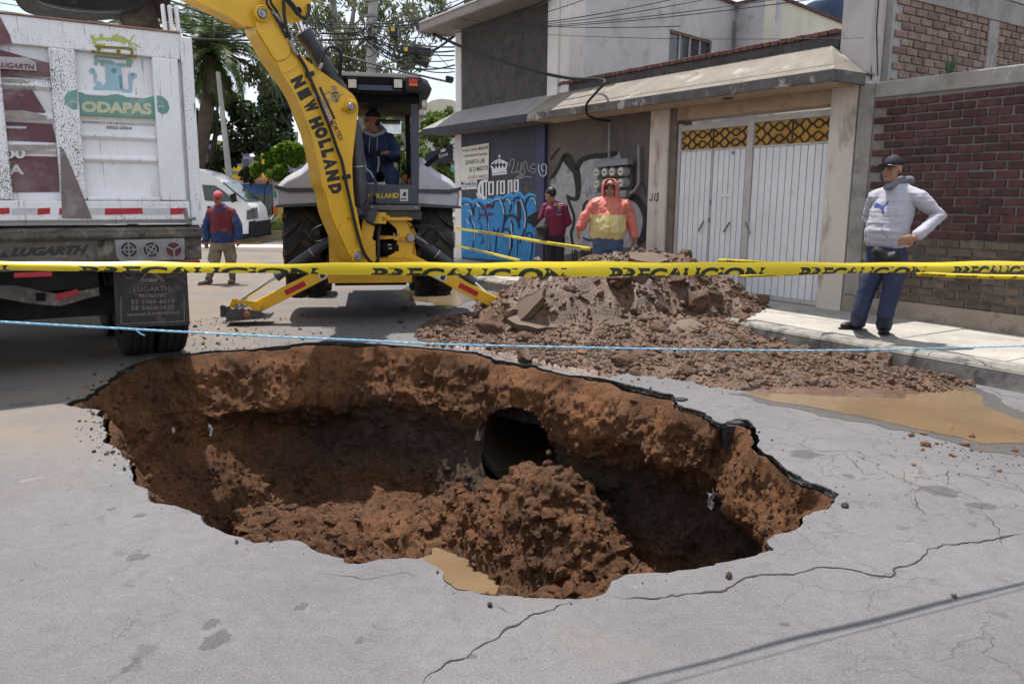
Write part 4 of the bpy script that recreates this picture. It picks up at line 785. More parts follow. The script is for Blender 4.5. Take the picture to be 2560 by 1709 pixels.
mb = MB(); mb.par(fg(455,708, -.068), fg(538,706, -.068)-fg(455,708, -.068), fg(455,686, -.068)-fg(455,708, -.068), NN*.02); tmb(mb, 'letter_slot', M_gate, bevel=.004)
mb = MB(); mb.lathe(((.03, 0), (.03, .003)), fg(540,398, -.066), NN, 16); tmb(mb, 'round_sticker', mat('sticker', (.2, .2, .35), .5, .5, 40))
# light behind the gate top is sky: an open slot; steel sill
# ---- electric meters
em = thing('electric_meter_bank', 'grey bank of eight round electric meters on the graffitied wall', 'electric meters', W(4.45, 0, 1.6)); EM_ = Matrix.Translation(-W(4.45, 0, 1.6))
def emb(mb, name, m, par=None, **k): mb.xf(lambda p: EM_ @ p); return mb.build(name, m, par or em, **k)
fe = lambda x, y, o=.0: W(*(lambda q: (q[0], o, q[1]))(wp(1380+x/5.808, 390+y/5.808, o)))
M_mbox = mat('meter_box_metal', (.2, .2, .21), .5, .12, 9); M_mdark = mat('meter_backplate', (.06, .06, .062), .6, .2)
mb = MB(); mb.prism([fe(*p, .0) for p in ((690,170),(1200,120),(1200,510),(690,560))], NN*.05); emb(mb, 'backplate', M_mdark)
mb = MB(); mb.prism([fe(*p, .06) for p in ((705,78),(1180,40),(1180,125),(710,165))], NN*.13); emb(mb, 'top_trough', M_mbox, bevel=.006)
mb = MB(); mb.prism([fe(*p, .06) for p in ((705,535),(1140,500),(1140,590),(705,610))], NN*.11); emb(mb, 'bottom_trough', M_mbox, bevel=.006)
M_meter = mat('meter_grey', (.33, .325, .28), .4, .08, 8); M_dial = mat('meter_dial', (.52, .52, .43), .35, .05)
for r0, ys in enumerate((245, 410)):
    for k, x in enumerate((735, 850, 960, 1085)):
        c = fe(x, ys-(x-735)*.045, .05); mb = MB(); mb.lathe(((.085, 0), (.085, .03), (.075, .035), (.075, .12), (.07, .135), (.065, .137)), c, NN, 24); mo = emb(mb, 'meter', M_meter, smooth=True)
        mb = MB(); mb.lathe(((.058, 0), (.058, .004)), c+NN*.136, NN, 20); emb(mb, 'dial', M_dial, mo)
        mb = MB(); mb.par(c+NN*.1405+U*.03+Vector((0, 0, -.012)), -U*.06, Vector((0, 0, .024)), NN*.002); emb(mb, 'counter', M_mdark, mo)
M_pipe = mat('grey_conduit', (.22, .21, .205), .5, .15, 9)
mb = MB(); mb.tube([fe(830, 40, .08), W(*(lambda q: (q[0], .08, q[1]))(wp(1524, 306, .08)))], .022, 10); emb(mb, 'conduit', M_pipe, smooth=True)
mb = MB(); mb.tube([fe(1130,550,.1), fe(1200,500,.08), fe(1250,420,.06), fe(1262,380,.06), W(*(lambda q: (q[0], .06, q[1]))(wp(1597,362,.06)))], .026, 10); emb(mb, 'conduit', M_pipe, smooth=True)
# ================================================================ brick boundary wall with single bricks
bw = thing('brick_wall', 'dark red brick wall with grey mortar beside the gateway', 'wall', W(-1.5, 0, 0)); BM = Matrix.Translation(-W(-1.5, 0, 0)); UA = math.atan2(U.y, U.x)
def bpart(name, m, *boxes, bevel=.006, par=None):
    o = wpart(name, par or bw, m, *boxes, bevel=bevel); o.data.transform(BM); return o
bpart('mortar_core', M_mortar, (-5, -.2, -.2, -.014, .40, 2.76)); bpart('plinth', mat('tan_plinth', (.29, .24, .19), .95, .2, 3, .7, 40, c2=(.19, .16, .13), c2s=3, world=True), (-5, -.0, -.22, .015, Z0-.05, .408)); bpart('cap_beam', M_conc, (-5, -.205, -.24, .012, 2.745, 2.925), bevel=.015); bpart('end_column', M_conc, (-.2, -.002, -.24, .01, .41, 2.93), bevel=.012)
M_bk = [mat('red_brick_%d' % k, c, .92, .3, 14, 1.0, 90, c2=tuple(q*.55 for q in c), c2s=8, c2t=(.56, .68), world=True) for k, c in enumerate(((.084, .034, .032), (.07, .03, .029), (.1, .043, .039), (.062, .032, .031)))]
M_bg = [mat('dirty_brick_%d' % k, c, .92, .3, 10, 1.0, 90, c2=tuple(q*.55 for q in c), c2s=6, c2t=(.52, .66), world=True) for k, c in enumerate(((.155, .115, .085), (.12, .09, .068), (.10, .076, .06)))]
def brick_mesh(L_, h_, d_, m):
    mb = MB(); mb.box(-L_/2, L_/2, -d_/2, d_/2, -h_/2, h_/2); me = mb.mesh('brick'); bm = bmesh.new(); bm.from_mesh(me); bmesh.ops.bevel(bm, geom=bm.edges[:], offset=.006, segments=1, affect='EDGES'); bm.to_mesh(me); bm.free(); me.materials.append(m); return me
BMS = [brick_mesh(.238, .074, .05, m) for m in M_bk]; BGS = [brick_mesh(.238, .074, .05, m) for m in M_bg]
row = 0; z = .45
while z < 2.72:
    s_ = -.22-(.13 if row % 2 else 0)-rs.uniform(0, .02)
    firstb = True
    while s_ > -2.75:
        ln = 1. if not (firstb and row % 2 == 0) else 1.
        me = rs.choice(BGS if row < 8 else BMS); o = bpy.data.objects.new('brick', me); col.objects.link(o); o.parent = bw
        o.matrix_local = BM @ Matrix.Translation(W(s_-.122, -.014+rs.uniform(-.004, .004), z+rs.uniform(-.003, .003))) @ Matrix.Rotation(UA+rs.uniform(-.01, .01), 4, 'Z') @ Matrix.Rotation(rs.uniform(-.008, .008), 4, 'Y') @ Matrix.Diagonal((rs.uniform(.94, 1.02), 1, rs.uniform(.92, 1.05), 1))
        s_ -= .257+rs.uniform(-.004, .006); firstb = False
    z += .0925; row += 1
# ---- neighbour's tall side wall of pale brick, square to the street
tw = thing('pale_brick_house', 'tall unplastered pale brick side wall behind the boundary wall', 'house', W(-.1, -3, 0)); TW = Matrix.Translation(-W(-.1, -3, 0))
def sp_(x, y): p = onp(x, y, W(-.12, 0, 0), U)-WO; return (p.dot(NN), p.z)
mb = MB(); wbox(mb, -.11, .1, -9, -.36, 2.5, 8); mb.xf(lambda p: TW @ p); mb.build('mortar_core', mat('pale_mortar', (.33, .31, .29), .95, .2, 5, 1, 50, world=True), tw)
PBM = [brick_mesh(.235, .074, .05, mat('pale_brick_%d' % k, c, .92, .25, 10, .9, 80, c2=(.34, .31, .28), c2s=5, c2t=(.6, .7), world=True)) for k, c in enumerate(((.24, .155, .12), (.19, .12, .096), (.27, .185, .145)))]
WBM = [brick_mesh(.235, .074, .05, mat('limewashed_brick_%d' % k, c, .92, .2, 8, .9, 80, c2=(.2, .18, .165), c2s=5, c2t=(.6, .68), world=True)) for k, c in enumerate(((.40, .385, .37), (.33, .315, .3)))]
row = 0; z = 2.98; nb = 0
while z < 5.2:
    o_ = -.42-(.13 if row % 2 else 0)
    while o_ > -4.2:
        q = W(-.12, o_, z); lw = (o_ < -1.0 and z > 4.05+.32*(-1.0-o_)*0-.0) or z > 4.35
        if not (3.96 < z < 4.2 and True):
            me = rs.choice(WBM if lw else PBM); o = bpy.data.objects.new('brick', me); col.objects.link(o); o.parent = tw; nb += 1
            o.matrix_local = TW @ Matrix.Translation(W(-.112+rs.uniform(-.004, .004), o_-.12, z)) @ Matrix.Rotation(math.atan2(NN.y, NN.x), 4, 'Z') @ Matrix.Diagonal((rs.uniform(.92, 1.02), 1, rs.uniform(.9, 1.05), 1))
        o_ -= .256
    z += .0925; row += 1
mb = MB(); wbox(mb, -.155, .0, -9, -.37, 3.94, 4.21); wbox(mb, -.15, .0, -2.75, -2.5, 2.9, 3.935); mb.xf(lambda p: TW @ p); mb.build('concrete_beam', M_conc, tw, bevel=.01)
M_rust = mat('rusty_rebar', (.10, .05, .035), .9, .3, 20)
for k, (x, y0, y1) in enumerate(((2160,0,205),(2172,0,210),(2186,0,200),(2202,0,190),(2168,20,212))):
    mb = MB(); a, b = wp(x, max(y0, 0)-60, -.15), wp(x-8, y1, -.15); mb.tube([W(a[0], -.15, a[1]), W((a[0]+b[0])/2+.02, -.13, (a[1]+b[1])/2), W(b[0], -.15, b[1])], .009, 6); tag(mb.build('hanging_rod', M_rust), 'thin rusty rod hanging down beside the tall pillar', 'rod', 'rusty rods beside the tall pillar')
# ================================================================ pale house behind the gateway
ph = thing('pale_house', 'pale lilac rendered house with a four pane window above the gateway', 'house', W(4, -3, 0)); PH = Matrix.Translation(-W(4, -3, 0))
dA = Vector((math.sin(rad(44.2)), math.cos(rad(44.2)), 0)); nA_ = Vector((-dA.y, dA.x, 0)); nA_ = nA_ if nA_.y < 0 else -nA_   # facing the camera
A0 = W(5.8, -.36, 0)
def hitA(x, y, base=A0, n=None): return onp(x, y, base, n or nA_)
B0 = hitA(1838, 60); B0.z = 0; zt = hitA(1838, 14).z
def wallseg(a, b, z0, z1, th, m, name, par, n):
    mb = MB(); mb.par(Vector((a.x, a.y, z0)), Vector((b.x-a.x, b.y-a.y, 0)), Vector((0, 0, z1-z0)), -n*th); mb.xf(lambda p: PH @ p); return mb.build(name, m, par)
w00, w10, w11, w01 = [hitA(*p) for p in ((1673,160),(1778,160),(1780,105),(1674,73))]
zs, zh = hitA(1673,158).z, w01.z
wx0 = (w01-A0).dot(dA); wx1 = (w11-A0).dot(dA); LB = (B0-A0).dot(dA); zs = w01.z-1.0
def segA(t0, t1, z0, z1, nm, m=M_pale): return wallseg(A0+dA*t0, A0+dA*t1, z0, z1, .25, m, nm, ph, nA_)
segA(0, wx0, 2.5, zt, 'wall'); segA(wx1, LB, 2.5, zt, 'wall'); segA(wx0, wx1, 2.5, zs, 'wall'); segA(wx0, wx1, zh, zt, 'wall')
nS = NN
C0 = onp(1937, 60, B0, NN); C0.z = 0; wallseg(B0-NN*.0, C0, 2.5, zt, .2, M_pale, 'return_wall', ph, NN)
D0 = C0+dA*9; ztc = onp(1955, 0, C0, nA_).z; wallseg(C0+NN*.003-dA*.0, D0, 2.5, ztc, .25, M_cream, 'cream_wall', ph, nA_)
M_tilecop = mat('terracotta_coping', (.12, .055, .045), .9, .3, 8, .8, 40, world=True)
for a, b, n, z_ in ((A0, B0, nA_, zt), (B0, C0, NN, zt), (C0, D0, nA_, ztc)): wallseg(a+n*.05, b+n*.05, z_+.002, z_+.06, .35, M_tilecop, 'roof_coping', ph, n)
wf = MB(); M_wf = mat('rusty_window_frame', (.22, .13, .09), .7, .25, 8)
def inA(t, d, z): return PH @ (A0+dA*t-nA_*d+Vector((0, 0, z)))
def barA(mb, t0, t1, d0, d1, z0, z1): return mb.par(inA(t0, d0, z0), dA*(t1-t0), -nA_*(d1-d0), Vector((0, 0, z1-z0)))
mb = MB(); barA(mb, wx0, wx1, .02, .1, zh-.05, zh-.001); barA(mb, wx0, wx0+.035, .02, .1, zs, zh-.051); barA(mb, wx1-.035, wx1, .02, .1, zs, zh-.051); win = mb.build('window', M_wf, ph)
for k in range(4):
    t0 = wx0+.036+k*(wx1-wx0-.072)/4; t1 = wx0+.036+(k+1)*(wx1-wx0-.072)/4
    mb = MB(); barA(mb, t0+.03, t1-.002, .06, .066, zs, zh-.052); mb.build('pane', mat('window_glass_dark', (.035, .04, .055), .08, .3, 2, spec=.6), win)
    mb = MB(); barA(mb, t0, t0+.028, .03, .08, zs, zh-.052); mb.build('mullion', mat('aluminium_white', (.5, .49, .48), .5), win)
mb = MB(); barA(mb, LB-.12, LB-.08, -.06, -.02, zt-1.6, zt-.35); mb.build('drain_stub', M_pipe, ph)
# water tank
mb = MB(); c = onp(2072, 20, C0+dA*3.2, nA_); mb.lathe(((.0, 0), (.55, 0), (.56, .1), (.55, 1.1), (.5, 1.25), (.2, 1.4), (0, 1.42)), (c.x+.4, c.y+1.2, c.z-.9), (0, 0, 1), 28)
tag(mb.build('water_tank', mat('dark_blue_plastic', (.018, .04, .09), .45, .15, 5), None, True), 'dark blue rooftop water tank behind the cream wall', 'water tank')
# agave tuft on the wall
ag = MB(); c = W(-1.0, -.12, 2.9)
for k in range(9):
    a = rs.uniform(0, 6.28); t = rs.uniform(.1, .6); d = Vector((math.cos(a)*t, math.sin(a)*t, 1)).normalized(); l_ = rs.uniform(.15, .3); sd = d.cross(Vector((0, 1, 0))).normalized()*.018
    ag.add([c-sd, c+sd, c+d*l_*.6+sd*.7, c+d*l_, c+d*l_*.6-sd*.7], [(0, 1, 2, 3, 4)])
tag(ag.build('agave_plant', mat('agave_green', (.05, .085, .045), .6, .2)), 'small spiky agave growing on top of the brick wall', 'plant')
# ================================================================ background street
def pxpoly(mb, px, Y, depth, dy=Vector((0, 1, 0))): return mb.prism([at(*p, Y) for p in px], dy*depth)
M_bark = mat('bark', (.09, .07, .055), .95, .3, 6, 1, 30, world=True); M_barkg = mat('pale_bark', (.24, .22, .2), .9, .25, 4, .6, 20, world=True)
def leafmat(name, c, c2, tr=.25):
    m = bpy.data.materials.new(name); m.use_nodes = True; t = m.node_tree; b = t.nodes['Principled BSDF']; L = t.links.new
    g = t.nodes.new('ShaderNodeNewGeometry'); r = t.nodes.new('ShaderNodeValToRGB'); r.color_ramp.elements[0].color = (*c, 1); r.color_ramp.elements[1].color = (*c2, 1); L(g.outputs['Random Per Island'], r.inputs['Fac'])
    L(r.outputs['Color'], b.inputs['Base Color']); b.inputs['Roughness'].default_value = .45; b.inputs['Specular IOR Level'].default_value = .35
    tl = t.nodes.new('ShaderNodeBsdfTranslucent'); L(r.outputs['Color'], tl.inputs['Color']); mxs = t.nodes.new('ShaderNodeMixShader'); mxs.inputs[0].default_value = tr; L(b.outputs[0], mxs.inputs[1]); L(tl.outputs[0], mxs.inputs[2]); L(mxs.outputs[0], t.nodes['Material Output'].inputs['Surface']); return m
def leaves(centers, radii, n, size, asp=1.6, seed=1, droop=0., shell=.35):
    r = np.random.default_rng(seed); C = np.array(centers); R_ = np.array(radii, float)
    if R_.ndim == 1: R_ = np.stack([R_]*3, 1)
    w_ = R_.prod(1)**.66; k = r.choice(len(C), n, p=w_/w_.sum()); d = r.normal(size=(n, 3)); d /= np.linalg.norm(d, axis=1)[:, None]
    P = C[k]+d*R_[k]*(shell+(1-shell)*r.random(n)**.6)[:, None]
    a = r.normal(size=(n, 3))+np.array([0, 0, -droop])*1.; a /= np.linalg.norm(a, axis=1)[:, None]; b = np.cross(a, r.normal(size=(n, 3))); b /= np.linalg.norm(b, axis=1)[:, None]+1e-9
    s_ = size*r.uniform(.6, 1.3, n)[:, None]; a = a*s_*asp/2; b = b*s_/2
    V_ = np.stack([P-a, P+b*1.0, P+a, P-b*1.0], 1).reshape(-1, 3); return V_, np.arange(n*4).reshape(n, 4)
def tree(label, base, trunk, limbs, cl, n, size, lm, bm_=M_bark, seed=1, asp=1.6, droop=0., group=None, name='leafy_tree', shell=.35):
    """trunk: list of (x,y,z,r) relative to base; limbs likewise"""
    t = thing(name, label, 'tree', base, 0, group); mb = MB(); mb.tube([q[:3] for q in trunk], [q[3] for q in trunk], 9); mb.build('trunk', bm_, t, True)
    for l_ in limbs: mb = MB(); mb.tube([q[:3] for q in l_], [q[3] for q in l_], 6); mb.build('limb', bm_, t, True)
    V_, F_ = leaves([c[:3] for c in cl], [c[3] if len(c) == 4 else c[3:6] for c in cl], n, size, asp, seed, droop, shell); o = npobj('crown', V_, F_, lm, t, False); return t
def clumps(cx, cy, cz, rx, ry, rz, n, r0, r1, seed):
    r = np.random.default_rng(seed); out = []
    while len(out) < n:
        p = r.uniform(-1, 1, 3)
        if p@p < 1: out.append((cx+p[0]*rx, cy+p[1]*ry, cz+p[2]*rz, r.uniform(r0, r1)))
    return out
def rel(p, base): return (p.x-base[0], p.y-base[1], p.z-base[2])
# dark broad leafed tree
b_ = gnd(508, 566); Y = 36.; b_ = Vector((at(515, 480, Y).x, Y, 0))
cl = []
for (x, y, r) in ((500,300,1.3),(560,290,1.1),(470,270,1.1),(530,230,1.0),(590,340,1.2),(640,350,1.1),(690,370,.9),(560,370,1.1),(620,400,.9),(480,390,.7),(540,440,.55),(500,430,.5),(670,310,.8),(470,340,.6),(600,290,.8)): 
    p = at(x, y, Y+rs.uniform(-1, 1)); cl += clumps(p.x-b_.x, p.y-b_.y, p.z, r*1.0, r, r*.9, 5, .22, .45, int(x+y))
tr_ = [(0, 0, 0, .26), (.05, 0, 2, .2), rel(at(525,420,Y), b_)+(.15,), rel(at(540,330,Y), b_)+(.1,), rel(at(545,250,Y), b_)+(.04,)]
lb = [[rel(at(525,420,Y), b_)+(.11,), rel(at(580,380,Y), b_)+(.07,), rel(at(660,350,Y), b_)+(.03,)], [rel(at(530,390,Y), b_)+(.09,), rel(at(490,330,Y), b_)+(.05,), rel(at(470,280,Y), b_)+(.02,)], [rel(at(538,340,Y), b_)+(.07,), rel(at(600,300,Y), b_)+(.03,)]]
M_lf1 = leafmat('dark_glossy_leaf', (.018, .035, .014), (.055, .085, .03))
tree('broad dark leafy tree standing behind the white van', b_, tr_, lb, cl, 9000, .17, M_lf1, seed=3, asp=1.5)
# cypress
Y = 55; b_ = Vector((at(690, 400, Y).x, Y, 0)); top = at(690, 205, Y).z; cl = [(0, 0, z, .35+1.0*math.sin(math.pi*min(1, (top-z)/top*1.0+.06))**.7, .35+1.0*math.sin(math.pi*min(1, (top-z)/top+.06))**.7, .8) for z in np.arange(.8, top-.2, .45)]
tree('tall narrow dark cypress beside the yellow boom', b_, [(0, 0, 0, .25), (0, 0, top*.8, .08)], [], cl, 9000, .22, leafmat('cypress_leaf', (.012, .024, .012), (.03, .05, .022)), seed=5, asp=2.2, name='cypress_tree')
# fine bright green tree on the median
Y = 34; b_ = Vector((at(655, 520, Y).x, Y, .15)); cl = []
for (x, y, r) in ((690,380,.5),(720,370,.45),(665,400,.45),(700,415,.5),(735,400,.4),(650,425,.35),(680,435,.35),(720,440,.3),(745,375,.3)):
    p = at(x, y, Y+rs.uniform(-.4, .4)); cl += clumps(p.x-b_.x, p.y-b_.y, p.z-.15, r, r, r*.55, 6, .12, .24, int(x*3+y))
tree('small feathery bright green tree on the grass median', b_, [(0, 0, 0, .05), rel(at(662,470,Y), b_)+(.04,), rel(at(685,420,Y), b_)+(.03,), rel(at(705,380,Y), b_)+(.012,)], [[rel(at(665,465,Y), b_)+(.03,), rel(at(690,440,Y), b_)+(.015,), rel(at(725,400,Y), b_)+(.008,)]], cl, 6500, .1, leafmat('bright_feathery_leaf', (.08, .17, .012), (.2, .3, .035), .45), seed=9, asp=2.2, shell=.1)
# eucalyptus
Y = 33; b_ = Vector((at(850, 500, Y).x, Y, 0)); cl = []
for (x, y, r) in ((770,60,.9),(800,100,.9),(840,40,1.0),(890,60,1.0),(950,30,1.0),(1010,40,.9),(1060,20,.8),(810,160,.8),(870,150,.9),(900,120,.8),(980,100,.7),(770,130,.6),(890,200,.7),(1010,160,.6),(1040,140,.5),(930,180,.6),(700,110,.5),(720,150,.4),(840,-30,1.),(950,-30,1.),(1080,60,.5),(1100,-10,.6),(640,200,.5),(660,160,.4)):
    p = at(x, y, Y+rs.uniform(-1.4, 1.4)); cl += clumps(p.x-b_.x, p.y-b_.y, p.z, r, r, r, 5, .28, .55, int(x*7+y))
T = lambda x, y: rel(at(x, y, Y), b_)
tree('tall sparse eucalyptus behind the utility pole', b_, [(0, 0, 0, .26), T(842,180)+(.2,), T(850,120)+(.18,), T(838,50)+(.13,), T(830,-40)+(.08,)], [[T(850,130)+(.14,), T(880,60)+(.1,), T(890,-20)+(.05,)], [T(846,160)+(.1,), T(900,110)+(.07,), T(960,60)+(.04,), T(1040,20)+(.02,)], [T(850,150)+(.06,), T(800,130)+(.04,), T(760,70)+(.02,)], [T(880,70)+(.05,), T(930,20)+(.03,), T(1000,-20)+(.02,)], [T(930,170)+(.03,), T(1000,150)+(.04,), T(1070,140)+(.012,)], [T(850,130)+(.08,), T(880,200)+(.04,), T(885,260)+(.02,)]], cl, 8500, .085, leafmat('grey_green_leaf', (.08, .095, .045), (.2, .22, .11), .35), M_barkg, 13, 3.2, 1.2, name='eucalyptus_tree', shell=.1)
# light green bushes seen through and beside the cab
for k, (x, y, Y, r, lb) in enumerate(((1075,370,27,.9,'bright green bush beside the corner house'), (1010,380,28,.8,'sunlit green bush seen behind the cab post'), (945,330,30,.6,'green bush seen through the cab behind the operator'), (1100,310,29,.6,'leafy twig of a bush under the corner canopy'))):
    p = at(x, y, Y); b_ = Vector((p.x, Y, 0)); cl = clumps(0, 0, p.z, r, r, r*1.1, 16, .15, .35, k+70)+clumps(0, 0, p.z*.5, r*.7, r*.7, r, 8, .2, .35, k+90)
    tree(lb, b_, [(0, 0, 0, .06), (0, 0, p.z, .03)], [[(0, 0, p.z*.4, .03), (r*.5, 0, p.z+r*.5, .01)], [(0, 0, p.z*.5, .03), (-r*.5, 0, p.z+r*.6, .01)]], cl, 2600, .13, leafmat('light_leaf_%d' % k, (.06, .11, .02), (.19, .26, .06), .35), seed=k+20, asp=1.7, name='green_bush', shell=.1)
# ---- palm
M_fr = leafmat('palm_leaf', (.035, .065, .016), (.13, .185, .055), .3); M_frd = leafmat('dead_palm_leaf', (.05, .05, .02), (.12, .1, .05), .15)
def frond(pm, zc, az, el, L_, droop, m, seed, w_=.5):
    r = random.Random(seed); d = Vector((math.cos(az), math.sin(az), 0)); pts = []; p = Vector((0, 0, zc)); a = el
    for k in range(22): pts.append(p.copy()); p = p+(d*math.cos(a)+Vector((0, 0, math.sin(a))))*L_/21; a -= droop/21*(.5+k/14)
    mb = MB(); mb.tube(pts, [.03*(1-k/24)+.004 for k in range(22)], 5)
    for k in range(2, 22):
        for q in range(3):
            t = q/3; c = pts[k]*(1-t)+pts[min(k+1, 21)]*t; tg = (pts[min(k+1, 21)]-pts[k-1]).normalized(); sd = tg.cross(Vector((0, 0, 1))).normalized(); up = sd.cross(tg)
            ll = w_*(math.sin(math.pi*min(1, (k+1)/23))**.5)*r.uniform(.8, 1.1)
            for sg_ in (-1, 1):
                e = (sd*sg_*.75+tg*.6+up*r.uniform(-.1, .35)-Vector((0, 0, .2))).normalized()*ll; wv = tg*.021
                mb.add([c-wv, c+wv, c+e*.55+wv*.8-Vector((0, 0, .02)), c+e-Vector((0, 0, .08)), c+e*.55-wv*.8-Vector((0, 0, .02))], [(0, 1, 2, 3, 4)])
    return mb.build('frond', m, pm)
for (x, y, Y, lb, nf, L0) in ((528, 128, 31, 'date palm with arching fronds right of the dump truck', 44, 3.0), (345, 95, 34, 'date palm whose fronds rise behind the truck tailgate and bucket', 36, 4.0)):
    pc = at(x, y, Y); pm = thing('palm_tree', lb, 'tree', Vector((pc.x, Y, 0)))
    mb = MB(); ln_ = -1.5 if x > 500 else 0; mb.tube([(ln_*(1-z/pc.z)**1.4, 0, z) for z in np.linspace(0, pc.z-.2, 14)], [.24+.03*(k % 2) for k in range(14)], 12); mb.build('trunk', M_bark, pm)
    for k in range(nf): frond(pm, pc.z, k*2.399, 1.2-k/nf*1.45, L0+.4*math.sin(k*1.7), 1.3+.35*math.sin(k), M_fr, k)
    for k in range(16): frond(pm, pc.z, k*.41+.1, -.6-.3*(k % 3), L0*.65, .8, M_frd if k % 3 == 0 else M_fr, 100+k, .42)
# ---- median with grass, kerb and agave; far road paint
M_kerbf = mat('far_kerb', (.3, .26, .16), .9, .3, 1, c2=(.36, .25, .07), c2s=1.5, world=True)
mb = MB(); mb.box(-40, 1.5, 29.2, 29.5, -.05, .32); structure(mb.build('median_kerb', M_kerbf))['label'] = 'far median kerb with worn yellow paint'
mb = MB(); mb.box(-40, 1.5, 29.5, 44, -.05, .27); structure(mb.build('median_soil', mat('median_soil', (.16, .13, .08), .95, .3, 2, world=True)))['label'] = 'earth of the grass median'
r = np.random.default_rng(2); n = 9000; x = r.uniform(-15, -5, n); y = r.uniform(29.6, 40, n); h = r.uniform(.08, .22, n); a = r.uniform(0, 6.28, n); w_ = .03
Vg = np.stack([np.c_[x-np.cos(a)*w_, y-np.sin(a)*w_, np.full(n, .26)], np.c_[x+np.cos(a)*w_, y+np.sin(a)*w_, np.full(n, .26)], np.c_[x+r.normal(0, .06, n), y+r.normal(0, .06, n), .26+h]], 1).reshape(-1, 3)
stuff(tag(npobj('grass', Vg, np.arange(n*3).reshape(n, 3), leafmat('grass_blade', (.06, .11, .015), (.16, .22, .04), .3), None, False), 'sunlit green grass of the median behind the van', 'grass'))
M_agave = leafmat('agave_leaf', (.03, .055, .035), (.06, .09, .06), .05); Y = 32; c = Vector((at(656, 540, Y).x, Y, .27)); t = thing('agave_plant', 'large agave with upright pointed leaves on the grass median', 'plant', c)
for k in range(16):
    az = k*2.4; ti = .25+.75*(k/16); d = Vector((math.cos(az)*ti, math.sin(az)*ti, 1.25-ti*.9)).normalized(); l_ = 1.25-.35*(k/16); s_ = d.cross(Vector((0, 0, 1))).normalized()*.075; mb = MB(); dn = s_.cross(d).normalized()*.03
    pr = [(.0, .6), (.3, 1), (.6, .8), (.85, .4), (1, .02)]; mb.loft([[d*l_*u-s_*w_, d*l_*u-dn*w_*1.4, d*l_*u+s_*w_, d*l_*u+dn*w_*.3] for u, w_ in pr]); mb.build('leaf', M_agave, t)
mb = MB(); mb.lathe(((.16, 0), (.2, .1), (.14, .28)), (0, 0, -.02)); mb.build('stump', M_bark, t)
mb = MB(); mb.par((-30, 24.6, .004), (26, 0, 0), (0, 1.4, 0), (0, 0, .003)); structure(mb.build('road_marking', mat('white_road_paint', (.55, .54, .52), .8, .12, 3, world=True)))['label'] = 'broad pale strip of road paint near the median'
mb = MB(); p = gnd(600, 608); mb.loft([[(p.x-1.2, p.y-.35, .004), (p.x+.65, p.y-.35, .004), (p.x+.65, p.y+.4, .004), (p.x-1.2, p.y+.4, .004)], [(p.x-1.1, p.y-.15, .05), (p.x+.55, p.y-.15, .05), (p.x+.55, p.y+.2, .05), (p.x-1.1, p.y+.2, .05)]]); tag(mb.build('speed_hump', mat('orange_road_paint', (.62, .3, .05), .8, .15, 3)), 'low orange painted speed hump beside the white van', 'speed hump')
# ---- far shops
Y = 50.
fs = thing('shop_building', 'lavender and yellow two storey shop building with a blue roller shutter', 'building', (at(610, 545, Y).x, Y, 0)); FB = Matrix.Translation((-at(610, 545, Y).x, -Y, 0))
def fbx(name, px, c, d0=0., d1=.3, par=None, rough=.8, var=.12, label=None):
    (x0, y0, x1, y1) = px; a = at(x0, y1, Y+d0); b = at(x1, y0, Y+d0); mb = MB(); mb.box(a.x, b.x, Y+d0, Y+d1, a.z, b.z); mb.xf(lambda p: FB @ p)
    return mb.build(name, mat('far_%02d%02d%02d' % tuple(int(q*99) for q in c)+str(rough), c, rough, var, .8, world=True), par or fs, label=label)
fbx('ground_floor_wall', (440, 447, 706, 560), (.55, .54, .58), .01, 6); fbx('upper_wall', (540, 392, 706, 446.5), (.26, .22, .34), .01, 6); fbx('upper_wall', (440, 350, 539, 446.5), (.2, .19, .34), -.3, 6); fbx('roof_band', (440, 350, 527, 371), (.12, .16, .34), -.4, -.31)
w1 = fbx('window', (440, 373, 533, 411), (.5, .33, .06), -.38, -.31)
for k in range(5): fbx('pane', (462+k*14.5, 381, 474+k*14.5, 409), (.05, .06, .08), -.42, -.385, w1, .15)
fbx('yellow_panel', (540, 415, 603, 446), (.6, .46, .03), -.06, .0, label='yellow painted panel with blue lettering'); fbx('yellow_panel', (655, 380, 706, 447), (.6, .46, .03), -.08, -.01); fbx('yellow_panel', (540, 355, 556, 380), (.6, .46, .03), -.08, -.01)
for x in (605, 634): w1 = fbx('window', (x, 396, x+20, 416), (.3, .28, .35), -.08, 0); fbx('pane', (x+2, 398, x+18, 414.5), (.05, .055, .08), -.1, -.085, w1, .15)
mb = MB(); textq(mb, 'ticos', [FB @ at(*p, Y-.1) for p in ((577,436),(602,436),(602,424),(577,424))], .02); mb.build('lettering', mat('sign_blue', (.1, .12, .3), .8), fs)
fbx('awning', (592, 445.5, 698, 451.5), (.55, .22, .1), -1.0, -.02); sh = fbx('roller_shutter', (603, 461, 680, 540), (.1, .1, .12), -.05, .0)
fbx('shutter_paint', (603, 461, 680, 487), (.05, .11, .3), -.08, -.055, sh)
for k in range(16): fbx('shutter_slat', (603.5, 462+k*4.8, 679.5, 465.2+k*4.8), (.06, .14, .36) if k < 5 else (.16, .16, .17), -.11, -.082 if k < 6 else -.06, sh)
fbx('orange_band', (681, 516, 706, 548), (.62, .16, .03), -.05, 0); fbx('orange_band', (587, 516, 602, 548), (.62, .16, .03), -.05, 0); fbx('blue_sign', (584, 472, 594, 490), (.04, .2, .5), -.08, 0); fbx('wall_sign', (686, 478, 703, 494), (.05, .25, .18), -.08, 0); fbx('footing', (560, 540, 706, 552), (.3, .28, .24), -.9, -.12)
Y = 58.; rb = fs; fs = thing('red_house', 'dark red low house glimpsed between the cypress and the boom', 'house', (at(765, 480, Y).x, Y, 0)); FB = Matrix.Translation((-at(765, 480, Y).x, -Y, 0))
